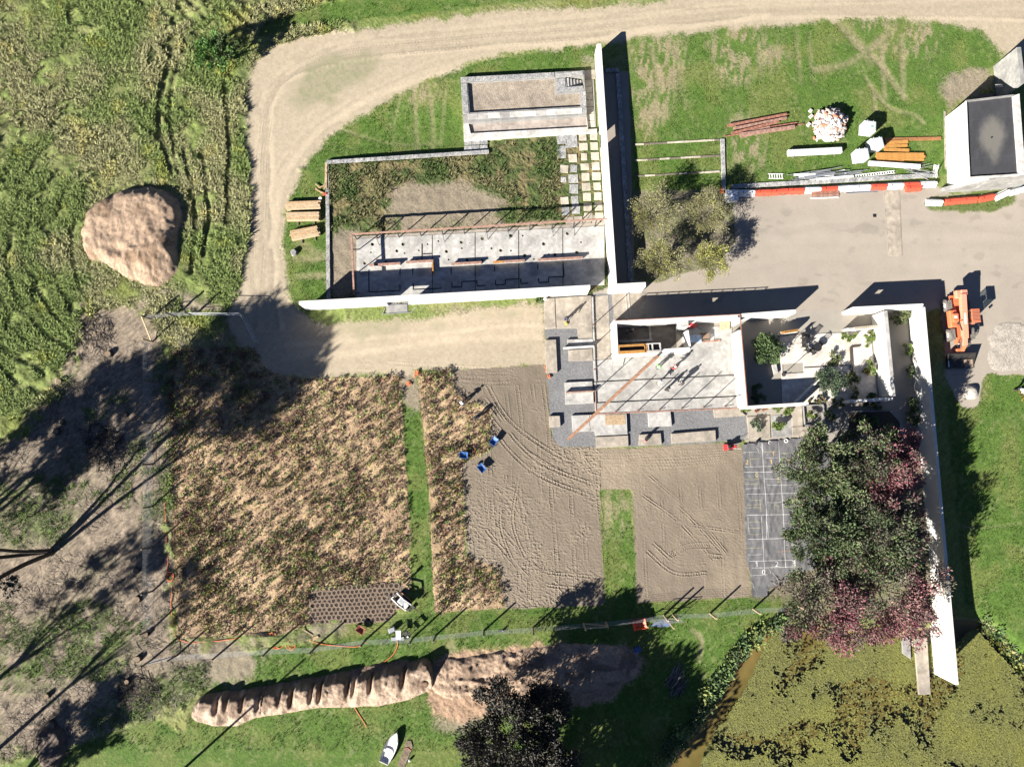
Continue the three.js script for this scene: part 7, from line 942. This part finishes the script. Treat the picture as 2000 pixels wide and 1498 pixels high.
{ // rows of planting holes drilled in the bed
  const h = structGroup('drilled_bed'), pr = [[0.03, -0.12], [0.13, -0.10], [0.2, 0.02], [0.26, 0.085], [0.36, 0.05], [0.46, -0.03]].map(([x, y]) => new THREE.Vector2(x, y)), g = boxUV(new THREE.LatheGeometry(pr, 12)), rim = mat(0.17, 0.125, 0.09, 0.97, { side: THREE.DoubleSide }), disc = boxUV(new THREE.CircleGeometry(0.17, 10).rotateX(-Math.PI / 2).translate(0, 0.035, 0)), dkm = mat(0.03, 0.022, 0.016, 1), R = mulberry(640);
  for (let r = 0; r < 9; r++) for (let c = 0; c < 20; c++) { const x = 612 + c * 9.0 + (r % 2) * 4.4 + (R() - 0.5) * 2, y = 1151 + r * 8.0 - c * 0.45 + (R() - 0.5) * 2; if (x > 778 - Math.max(0, r - 5) * 6 || y > 1218 - (x - 606) * 0.05) continue; const p = ground(x, y, 0.03), o = new THREE.Group(); o.name = 'planting_hole'; const a = new THREE.Mesh(g, rim), b = new THREE.Mesh(disc, dkm); a.name = 'rim'; b.name = 'hollow'; a.castShadow = a.receiveShadow = b.receiveShadow = true; o.add(a, b); o.position.copy(p); o.rotation.y = R() * 6; o.scale.setScalar(0.8 + R() * 0.3); h.add(o); }
}
// ------------------------------------------------------------------ painted black landscape fabric
{
  const poly = P([[1450, 868], [1500, 862], [1605, 850], [1660, 1000], [1640, 1100], [1560, 1118], [1528, 1142], [1500, 1148], [1498, 1165], [1469, 1167], [1466, 1122], [1458, 1095]]);
  let x0 = 1e9, x1 = -1e9, z0 = 1e9, z1 = -1e9; for (const p of poly) { x0 = Math.min(x0, p.x); x1 = Math.max(x1, p.x); z0 = Math.min(z0, p.z); z1 = Math.max(z1, p.z); }
  const cw = 1024, ch = Math.round(cw * (z1 - z0) / (x1 - x0)), cv = document.createElement('canvas'); cv.width = cw; cv.height = ch; const c = cv.getContext('2d'), k = cw / (x1 - x0), Q = (x, y) => { const p = G(x, y); return [(p.x - x0) * k, (p.z - z0) * k]; };
  c.fillStyle = '#58585a'; c.fillRect(0, 0, cw, ch); const R = mulberry(650);
  for (let i = 0; i < 5200; i++) { const x = R() * cw, y = R() * ch, l = 6 + R() * 26, a = (R() < 0.7 ? 1.35 : 0.2) + (R() - 0.5) * 0.9; c.strokeStyle = R() < 0.55 ? `rgba(25,25,27,${0.15 + R() * 0.25})` : `rgba(150,148,145,${0.08 + R() * 0.2})`; c.lineWidth = 1 + R() * 2.4; c.beginPath(); c.moveTo(x, y); c.lineTo(x + Math.cos(a) * l, y + Math.sin(a) * l); c.stroke(); }
  const ln = (pts, col, w) => { c.strokeStyle = col; c.lineWidth = w * 0.55; c.beginPath(); pts.forEach((p, i) => { const q = Q(...p); i ? c.lineTo(q[0] + (R() - 0.5) * 2, q[1] + (R() - 0.5) * 2) : c.moveTo(...q); }); c.stroke(); };
  const Wt = 'rgba(225,224,220,0.7)', Ye = 'rgba(214,200,110,0.62)', Or = 'rgba(222,170,80,0.7)';
  ln([[1488, 866], [1490, 900], [1494, 960], [1497, 1005], [1497, 1052]], Wt, 6); ln([[1487, 1008], [1490, 1060], [1491, 1090], [1494, 1125]], Wt, 5); ln([[1520.5, 865], [1524, 920], [1529, 990], [1532, 1060], [1534, 1108]], Wt, 6); ln([[1560, 975], [1562, 1000]], Wt, 5); ln([[1567, 978], [1569, 1002]], Wt, 5); ln([[1552, 1094], [1554, 1108]], Wt, 6);
  for (const [y, a, b, w] of [[911, 1453, 1560, 5], [921.5, 1452, 1555, 6], [964, 1458, 1570, 5], [1005, 1458, 1600, 6], [1052, 1460, 1560, 6], [1095, 1463, 1553, 6], [1108, 1468, 1553, 5], [1123, 1466, 1500, 4]]) ln([[a, y + 1], [(a + b) / 2, y], [b, y - 1.5]], Wt, w);
  for (const [y, a, b] of [[884, 1452, 1478], [883, 1492, 1520], [897, 1464, 1482], [895, 1494, 1520], [886, 1523, 1540], [936, 1454, 1482], [945, 1455, 1481], [954.5, 1456, 1484], [935, 1494, 1550], [947, 1498, 1555], [977, 1465, 1486], [986, 1458, 1486], [992, 1457, 1487], [981, 1498, 1526], [977, 1529, 1560], [989, 1530, 1560], [1020, 1461, 1486], [1031, 1462, 1486], [1043, 1462, 1487], [1022, 1530, 1560], [1036, 1531, 1556], [1070, 1458, 1490], [1083, 1460, 1488], [1065, 1534, 1556]]) ln([[a, y], [(a + b) / 2, y + (R() - 0.5) * 2], [b, y - 0.6]], R() < 0.7 ? Ye : Wt, 4);
  ln([[1517, 1078], [1550, 1075]], 'rgba(210,110,70,0.7)', 4); ln([[1464, 884], [1466, 912]], Ye, 4); ln([[1481, 932], [1483, 955]], Ye, 4); ln([[1484, 975], [1486, 1000]], Ye, 4); ln([[1512, 1004], [1512, 985], [1522, 990]], Ye, 4); ln([[1460, 1010], [1463, 1042]], Wt, 4); ln([[1497, 1018], [1501, 1050]], Wt, 4);
  c.textAlign = 'center'; c.textBaseline = 'middle'; const txt = (s, x, y, size, col) => { c.fillStyle = col; c.font = `${Math.round(size / 16 * k)}px sans-serif`; c.fillText(s, ...Q(x, y)); };
  txt('1', 1478, 1102, 13, Wt); txt('2', 1517, 1101.5, 13, Wt); txt('3', 1550, 1100.5, 13, Wt); txt('1', 1510, 887, 12, Or); txt('1', 1506, 902, 12, Or); txt('2', 1459, 903, 11, Or); txt('5', 1521, 937, 13, Ye); txt('9', 1545, 1040, 12, Or); txt('0', 1478, 928, 11, Ye); txt('4', 1549, 980, 11, Ye); txt('7', 1541, 903, 12, Or); txt('0', 1491, 1117, 12, Wt);
  for (const [a, b, d] of [[1475, 872, 14], [1484, 871, 12], [1462, 1130, 20], [1508, 1118, 26], [1500, 1110, 10]]) ln([[a, b], [a + d * 0.4, b + d * 0.5], [a + d * 0.55, b + d]], 'rgba(220,220,218,0.7)', 4);
  const tx = new THREE.CanvasTexture(cv); tx.colorSpace = THREE.SRGBColorSpace; tx.flipY = false;
  const m = new Float32Array(HW * HH); fillPoly(m, poly); const cs = 0.14, nx = Math.ceil((x1 - x0) / cs), nz = Math.ceil((z1 - z0) / cs), pos = [], uv = [], idx = [], kp = new Map(), at = (i, j) => { const q = j * (nx + 1) + i; let r = kp.get(q); if (r === undefined) { r = pos.length / 3; kp.set(q, r); const X = x0 + i * cs, Z = z0 + j * cs; pos.push(X, heightAt(X, Z) + 0.06 + 0.10 * Math.pow(ridge(X * 0.9 + Z * 0.25, Z * 0.35, 655), 4) + 0.05 * vn(X * 3, Z * 1.6, 657) + 0.04 * vn(X * 6, Z * 2.5, 659), Z); uv.push((X - x0) / (x1 - x0), (Z - z0) / (z1 - z0)); } return r; };
  for (let j = 0; j < nz; j++) for (let i = 0; i < nx; i++) if (samp(m, x0 + (i + 0.5) * cs, z0 + (j + 0.5) * cs) > 0.5) idx.push(at(i, j), at(i, j + 1), at(i + 1, j), at(i + 1, j), at(i, j + 1), at(i + 1, j + 1));
  const g = new THREE.BufferGeometry(); g.setAttribute('position', new THREE.Float32BufferAttribute(pos, 3)); g.setAttribute('uv', new THREE.Float32BufferAttribute(uv, 2)); g.setIndex(idx); g.computeVertexNormals(); const ms = new THREE.Mesh(g, new THREE.MeshStandardMaterial({ map: tx, roughness: 0.8 })); ms.name = 'ground_cloth'; ms.castShadow = ms.receiveShadow = true; scene.add(tag(ms, 'black landscape fabric sheet painted with white and yellow grid lines and numbers', 'fabric sheet'));
}
// ------------------------------------------------------------------ furniture and loose things in the buildings
{
  const chair = (label, px, py, th, y = 0.1) => { const t = thing('garden_chair', label, 'chair', G(px, py, y), th); for (const [x, z] of [[-0.28, -0.28], [0.28, -0.28], [-0.28, 0.28], [0.28, 0.28]]) part(t, 'leg', rod(V3(x, 0, z), V3(x * 0.95, z < 0 ? 0.95 : 0.62, z), 0.03, 6), M.black); const s = []; for (let i = 0; i < 6; i++) s.push(box(0.08, 0.03, 0.56, -0.25 + i * 0.1, 0.43, 0)); part(t, 'seat', s, M.black); const b = []; for (let i = 0; i < 6; i++) b.push(box(0.06, 0.5, 0.03, -0.25 + i * 0.1, 0.7, -0.28)); b.push(box(0.6, 0.06, 0.05, 0, 0.95, -0.28)); part(t, 'backrest', b, M.black); for (const x of [-0.29, 0.29]) part(t, 'armrest', box(0.07, 0.04, 0.56, x, 0.63, 0), M.black); };
  chair('black garden chair, northernmost of the cluster on the courtyard floor', 1568, 655, 0.2); chair('black garden chair tucked against the east side of the cluster', 1580, 660, -0.6); chair('black garden chair in the middle of the western cluster', 1569, 666, 0); chair('black garden chair at the south west of the cluster', 1569, 675, 3.1); chair('black garden chair standing just south of the western cluster', 1576, 684, 2.6); chair('black garden chair facing the round table from the south west', 1586, 688, 2.2); chair('black garden chair north east of the cluster beside the round table', 1599, 673, -0.9);
  const tb = thing('round_table', 'small round black table between the black garden chairs', 'table', G(1593, 680, 0.1)); part(tb, 'tabletop', [new THREE.TorusGeometry(0.48, 0.03, 6, 20).rotateX(Math.PI / 2).translate(0, 0.72, 0), cyl(0.46, 0.46, 0.02, 0, 0.72, 0, 20)], M.black); part(tb, 'pedestal', [cyl(0.05, 0.07, 0.7, 0, 0.36, 0, 8), cyl(0.28, 0.3, 0.03, 0, 0.02, 0, 14)], M.black);
  const pl = thing('parasol_pole', 'thin metal pole standing on the courtyard floor', 'pole', G(1528, 728, 0.1)); part(pl, 'shaft', rod(V3(0.2, 0, 0.2), V3(0.2, 2.4, 0.2), 0.045, 8), M.darkSteel); part(pl, 'base', cyl(0.25, 0.28, 0.06, 0.2, 0.03, 0.2, 14), M.darkSteel);
  const rb = thing('wheelbarrow', 'red wheelbarrow turned over in the east roofless room', 'wheelbarrow', G(1352, 634), 0.3); const rg = new THREE.SphereGeometry(0.62, 16, 8, 0, 6.3, 0, 1.5); rg.scale(1, 0.6, 0.8); rg.translate(0, 0.1, 0); part(rb, 'tray', rg, mat(0.58, 0.05, 0.05, 0.45)); part(rb, 'handle', rod(V3(0.3, 0.1, 0.3), V3(0.9, 0.1, 0.9), 0.03, 6), M.darkSteel); part(rb, 'wheel', new THREE.TorusGeometry(0.16, 0.06, 8, 14).translate(-0.6, 0.25, 0), M.rubber);
  const sh = thing('work_bench', 'low bench covered by a pale blue plastic sheet in the east roofless room', 'bench', G(1356, 663), 0.03); part(sh, 'frame', box(1.7, 0.5, 0.9, 0, 0.25, 0), M.whiteDull); const cl = new THREE.PlaneGeometry(1.5, 0.9, 24, 14); cl.rotateX(-Math.PI / 2); const cp = cl.attributes.position; for (let i = 0; i < cp.count; i++) cp.setY(i, 0.53 + 0.1 * vn(cp.getX(i) * 5, cp.getZ(i) * 5, 701)); cl.computeVertexNormals(); part(sh, 'plastic_sheet', cl, mat(0.45, 0.56, 0.68, 0.35));
  const cr = thing('open_crate', 'open wooden crate with a white sheet under it by the room edge', 'crate', G(1377, 658), 0.03); part(cr, 'crate_side', [box(1.1, 0.5, 0.05, 0, 0.25, -0.4), box(1.1, 0.5, 0.05, 0, 0.25, 0.4), box(0.05, 0.5, 0.76, -0.52, 0.25, 0), box(0.05, 0.5, 0.76, 0.52, 0.25, 0)], M.woodGrey); part(cr, 'contents', box(0.95, 0.02, 0.7, 0, 0.42, 0), mat(0.24, 0.16, 0.11, 0.9)); part(cr, 'white_sheet', box(0.5, 0.03, 0.9, 0.8, 0.1, 0.1), M.whitePaint);
  bar('threshold_plate', 'pale red steel threshold plate at the room edge on the concrete floor', 'plate', [1354, 668.5], [1407, 665], 0.22, 0.1, 0.05, M.redPale); const ps = thing('plywood_sheet', 'tan plywood panel leaning in the corner of the east roofless room', 'plywood', G(1414, 634), 0.05); part(ps, 'sheet', box(1.25, 0.03, 1.5, 0, 0.55, 0, 0, 0.5), M.ply); part(ps, 'batten', box(1.25, 0.05, 0.06, 0, 0.57, -0.1, 0, 0.5), M.woodPale);
  const dg = thing('drain_grate', 'small dark drain grate on the driveway near the pale concrete strip', 'drain', G(1709, 421, 0.004)); part(dg, 'grate', [box(0.4, 0.03, 0.4, 0, 0.01, 0)], M.darkSteel); const bs = []; for (let i = 0; i < 5; i++) bs.push(box(0.05, 0.02, 0.36, -0.16 + i * 0.08, 0.035, 0)); part(dg, 'bars', bs, M.black);
  const cs = structGroup('concrete_strip'); part(cs, 'strip', slab(P([[1727, 366], [1756, 365], [1762, 500], [1738, 500]]), -0.05, 0.03, 0.005), mat(0.56, 0.495, 0.41, 0.92, { map: texConcrete })); part(cs, 'joint', [beam(G(1726, 366, 0.01), G(1737, 500, 0.01), 0.06, 0.05), beam(G(1757, 365, 0.01), G(1763, 500, 0.01), 0.06, 0.05)], M.concTan);
  const wl = thing('white_ball_lamp', 'round white globe at the end of the long white wall', 'globe', G(1065, 585, 0.5)); part(wl, 'globe', new THREE.SphereGeometry(0.22, 16, 12).translate(0, 0.3, 0), M.whitePaint); part(wl, 'stand', cyl(0.05, 0.08, 0.35, 0, 0, 0, 8), M.galv);
  const cone = (label, x, y) => { const t = thing('bucket', label, 'bucket', G(x, y, 0.2)); part(t, 'bucket_body', cyl(0.17, 0.13, 0.34, 0, 0.17, 0, 14), M.black); part(t, 'handle', new THREE.TorusGeometry(0.16, 0.01, 5, 14, 3.14).translate(0, 0.34, 0), M.galv); }; cone('black bucket on the courtyard edge near the white bench slab', 1511, 705); cone('black nursery pot at the west corner of the black fabric', 1476, 866); cone('black pot by the wall south of the raised planter', 1518, 838);
  for (const [x, y, l] of [[1505, 865, 'white ring of hose lying at the top edge of the black fabric'], [1536, 861, 'white plastic ring at the north edge of the black fabric']]) { const t = thing('white_ring', l, 'ring', G(x, y, 0.12)); part(t, 'ring', new THREE.TorusGeometry(0.2, 0.05, 6, 16).rotateX(Math.PI / 2), M.whitePaint); part(t, 'tie', box(0.12, 0.06, 0.12, 0.2, 0, 0), M.whitePaint); }
}
// ------------------------------------------------------------------ people
function surfaceNet(f, lo, hi, cell) { // smooth mesh of f(x,y,z) < 0
  const nx = Math.ceil((hi[0] - lo[0]) / cell) + 1, ny = Math.ceil((hi[1] - lo[1]) / cell) + 1, nz = Math.ceil((hi[2] - lo[2]) / cell) + 1, F = new Float32Array(nx * ny * nz), id = (i, j, k) => (k * ny + j) * nx + i;
  for (let k = 0; k < nz; k++) for (let j = 0; j < ny; j++) for (let i = 0; i < nx; i++) F[id(i, j, k)] = f(lo[0] + i * cell, lo[1] + j * cell, lo[2] + k * cell);
  const V = new Map(), pos = [], idx = [], E = [[0, 1], [0, 2], [0, 4], [1, 3], [1, 5], [2, 3], [2, 6], [3, 7], [4, 5], [4, 6], [5, 7], [6, 7]];
  for (let k = 0; k < nz - 1; k++) for (let j = 0; j < ny - 1; j++) for (let i = 0; i < nx - 1; i++) { let m = 0; const v = []; for (let c = 0; c < 8; c++) { v[c] = F[id(i + (c & 1), j + (c >> 1 & 1), k + (c >> 2))]; if (v[c] < 0) m |= 1 << c; } if (m === 0 || m === 255) continue; let x = 0, y = 0, z = 0, n = 0; for (const [a, b] of E) if ((v[a] < 0) !== (v[b] < 0)) { const t = v[a] / (v[a] - v[b]); x += (a & 1) + ((b & 1) - (a & 1)) * t; y += (a >> 1 & 1) + ((b >> 1 & 1) - (a >> 1 & 1)) * t; z += (a >> 2) + ((b >> 2) - (a >> 2)) * t; n++; } V.set(id(i, j, k), pos.length / 3); pos.push(lo[0] + (i + x / n) * cell, lo[1] + (j + y / n) * cell, lo[2] + (k + z / n) * cell); }
  const q = (a, b, c, d, flip) => { a = V.get(a); b = V.get(b); c = V.get(c); d = V.get(d); if (a === undefined || b === undefined || c === undefined || d === undefined) return; flip ? idx.push(a, b, c, a, c, d) : idx.push(a, c, b, a, d, c); };
  for (let k = 1; k < nz - 1; k++) for (let j = 1; j < ny - 1; j++) for (let i = 1; i < nx - 1; i++) { const s = F[id(i, j, k)] < 0; if (s !== F[id(i + 1, j, k)] < 0) q(id(i, j - 1, k - 1), id(i, j, k - 1), id(i, j, k), id(i, j - 1, k), s); if (s !== F[id(i, j + 1, k)] < 0) q(id(i - 1, j, k - 1), id(i - 1, j, k), id(i, j, k), id(i, j, k - 1), s); if (s !== F[id(i, j, k + 1)] < 0) q(id(i - 1, j - 1, k), id(i, j - 1, k), id(i, j, k), id(i - 1, j, k), s); }
  const g = new THREE.BufferGeometry(); g.setAttribute('position', new THREE.Float32BufferAttribute(pos, 3)); g.setIndex(idx); g.computeVertexNormals(); return boxUV(g);
}
const capsules = (list, grow = 0, sm = 0.035) => (x, y, z) => { let d = 9; for (const [a, b, r0, r1] of list) { const bx = b.x - a.x, by = b.y - a.y, bz = b.z - a.z, px = x - a.x, py = y - a.y, pz = z - a.z, t = clamp((px * bx + py * by + pz * bz) / (bx * bx + by * by + bz * bz + 1e-9)), q = Math.hypot(px - bx * t, py - by * t, pz - bz * t) - lerp(r0, r1, t) - grow, h = Math.max(sm - Math.abs(d - q), 0) / sm; d = Math.min(d, q) - h * h * sm * 0.25; } return d; };
function figure(bend, arms, stride) { // shared geometry of one pose, facing +z
  const sp = (y, l) => V3(0, y, 0).add(V3(0, Math.cos(bend) * l, Math.sin(bend) * l)), pel = V3(0, 0.95, -bend * 0.12), up = (l) => pel.clone().add(V3(0, Math.cos(bend) * l, Math.sin(bend) * l)), side = (v, s, w) => v.clone().add(V3(s * w, 0, 0));
  const ch = up(0.4), nk = up(0.55), hd = up(0.68).add(V3(0, 0, 0.03)), J = {}; for (const s of [-1, 1]) { const sh = side(up(0.46), s, 0.19), el = sh.clone().add(V3(s * 0.07, -0.27, 0.05 + arms * (s > 0 ? 0.16 : 0.06))), wr = el.clone().add(V3(-s * 0.04, -0.17 + arms * 0.1, 0.16 + arms * 0.06)); J[s] = { sh, el, wr, hip: side(pel, s, 0.1).add(V3(0, -0.03, 0)), kn: V3(s * 0.12, 0.5, 0.05 + s * stride * 0.5), an: V3(s * 0.12, 0.09, -0.03 + s * stride), toe: V3(s * 0.14, 0.045, 0.16 + s * stride) }; }
  const torso = [[pel, up(0.2), 0.145, 0.135], [up(0.2), ch, 0.135, 0.15], [side(ch, -1, 0.1), side(ch, 1, 0.1), 0.12, 0.12], [ch, nk, 0.09, 0.06]], head = [[nk, up(0.6), 0.055, 0.055], [hd, hd.clone().add(V3(0, 0.06, 0)), 0.085, 0.092], [hd.clone().add(V3(0, 0.0, 0.095)), hd.clone().add(V3(0, 0.025, 0.085)), 0.016, 0.012], [hd.clone().add(V3(0, -0.05, 0.04)), hd.clone().add(V3(0, -0.055, 0.06)), 0.045, 0.035], ...[-1, 1].map((s) => [hd.clone().add(V3(s * 0.09, 0, 0)), hd.clone().add(V3(s * 0.092, 0.035, -0.01)), 0.02, 0.018])], arm = [], hand = [], leg = [], boot = [];
  for (const s of [-1, 1]) { const j = J[s]; arm.push([j.sh, j.el, 0.062, 0.046], [j.el, j.wr, 0.046, 0.034]); const d = j.wr.clone().sub(j.el).normalize(), pm = j.wr.clone().addScaledVector(d, 0.07); hand.push([j.wr, pm, 0.034, 0.04]); leg.push([j.hip, j.kn, 0.095, 0.062], [j.kn, j.an, 0.06, 0.042]); boot.push([j.an, j.toe, 0.055, 0.05], [j.an, j.an.clone().add(V3(0, 0.12, 0)), 0.058, 0.06]); j.fing = []; for (let f = 0; f < 4; f++) { const a = pm.clone().add(V3((f - 1.5) * 0.02, 0, 0)), m = a.clone().addScaledVector(d, 0.05 + (f === 1 || f === 2 ? 0.008 : 0)), e = m.clone().add(V3(0, -0.035, -0.005)); j.fing.push(rod(a, m, 0.009, 6, 0.008), rod(m, e, 0.008, 6, 0.007)); } j.fing.push(rod(j.wr.clone().add(V3(-s * 0.03, 0, 0.02)), j.wr.clone().add(V3(-s * 0.06, -0.03, 0.06)), 0.011, 6, 0.009)); }
  const lo = [-0.5, -0.02, -0.6], hi = [0.5, 1.95, 0.95];
  return { body: merge([surfaceNet(capsules([...torso, ...head, ...arm, ...hand, ...leg, ...boot]), lo, hi, 0.02), ...J[-1].fing, ...J[1].fing]), top: surfaceNet(capsules([...torso, ...arm], 0.022), lo, hi, 0.022), legs: surfaceNet(capsules([[pel, up(0.1), 0.15, 0.14], ...leg], 0.024), lo, hi, 0.022), boots: surfaceNet(capsules(boot, 0.014), lo, hi, 0.02), hd, eyes: merge([-1, 1].map((s) => new THREE.SphereGeometry(0.012, 6, 5).translate(hd.x + s * 0.035, hd.y + 0.035, hd.z + 0.085))) };
}
{
  const poses = { stand: figure(0.05, 0.3, 0.04), walk: figure(0.08, 0.6, 0.16), bend: figure(1.05, 1.0, 0.12) }, skin = mat(0.42, 0.25, 0.17, 0.6), col = { green: mat(0.28, 0.78, 0.20, 0.6), red: mat(0.42, 0.06, 0.07, 0.8), white: mat(0.68, 0.67, 0.64, 0.8), black: mat(0.022, 0.022, 0.025, 0.8), navy: mat(0.03, 0.045, 0.10, 0.8), grey: mat(0.16, 0.16, 0.165, 0.8), jean: mat(0.07, 0.09, 0.15, 0.85), yellow: mat(0.62, 0.50, 0.06, 0.6), tan: mat(0.36, 0.29, 0.20, 0.85), brown: mat(0.05, 0.03, 0.02, 0.8) };
  const person = (label, px, py, y, th, pose, top, legs, hat, extra) => { const p = G(px, py, y + (pose === 'bend' ? 0.9 : 1.6)); p.y = y === 0 ? heightAt(p.x, p.z) : y; const t = thing('person', label, 'person', p, th), f = poses[pose]; part(t, 'body', f.body, skin); part(t, 'jacket', f.top, col[top]); part(t, 'trousers', f.legs, col[legs]); part(t, 'boots', f.boots, col.brown); part(t, 'eyes', f.eyes, M.black); const cap = new THREE.SphereGeometry(0.115, 16, 10, 0, 6.3, 0, 1.65); cap.scale(1, 0.95, 1.1); cap.translate(f.hd.x, f.hd.y + 0.045, f.hd.z - 0.005); if (hat) { const brim = cyl(0.15, 0.15, 0.012, f.hd.x, f.hd.y + 0.045, f.hd.z + 0.01, 16); part(t, 'hard_hat', [cap, brim], col[hat]); } else part(t, 'hair', cap, col.brown); if (extra) extra(t); };
  person('person in a bright green high visibility jacket on the concrete floor', 1288, 716, 0.05, 2.4, 'stand', 'green', 'jean', 'green'); person('person in a red and black outfit with a white hard hat on the concrete floor', 1321, 717, 0.05, -2.2, 'walk', 'red', 'black', 'white'); person('person in a white shirt and white hard hat near the first floor step', 1290, 745, 0.16, 0.9, 'stand', 'white', 'tan', 'white'); person('person in all black clothing standing south of the others', 1306, 758, 0.16, 1.2, 'stand', 'black', 'black', null); person('person in black with a white bag, easternmost on the concrete floor', 1336, 746, 0.16, -1.2, 'walk', 'black', 'grey', null, (t) => part(t, 'bag', rbox(0.3, 0.34, 0.14, -0.26, 0.95, 0.05, 0.05), col.white));
  person('person in a navy top with a yellow tool on the north west slab', 1107, 619, 0.22, 0.3, 'stand', 'navy', 'grey', null, (t) => { part(t, 'yellow_tool', [rod(V3(-0.25, 0.9, 0.3), V3(-0.15, 0.05, 0.55), 0.03, 6), rbox(0.3, 0.2, 0.3, -0.12, 0.15, 0.55, 0.05)], col.yellow); });
  person('person in dark clothing working inside the shaded roofless room', 1228, 646, 0.02, 1.8, 'bend', 'black', 'grey', null); person('person in dark clothes bent over the soil beside the second bed', 901, 787, 0, 2.6, 'walk', 'white', 'jean', 'white'); person('person in green clothes crouching among the plants near the wheelbarrows', 934, 812, 0, -0.8, 'bend', 'black', 'jean', null);
  person('person in a white top at the far right edge of the lawn', 1994, 760, 0, 1.0, 'bend', 'white', 'black', null);
}
shadows(scene);
renderer.render(scene, camera);
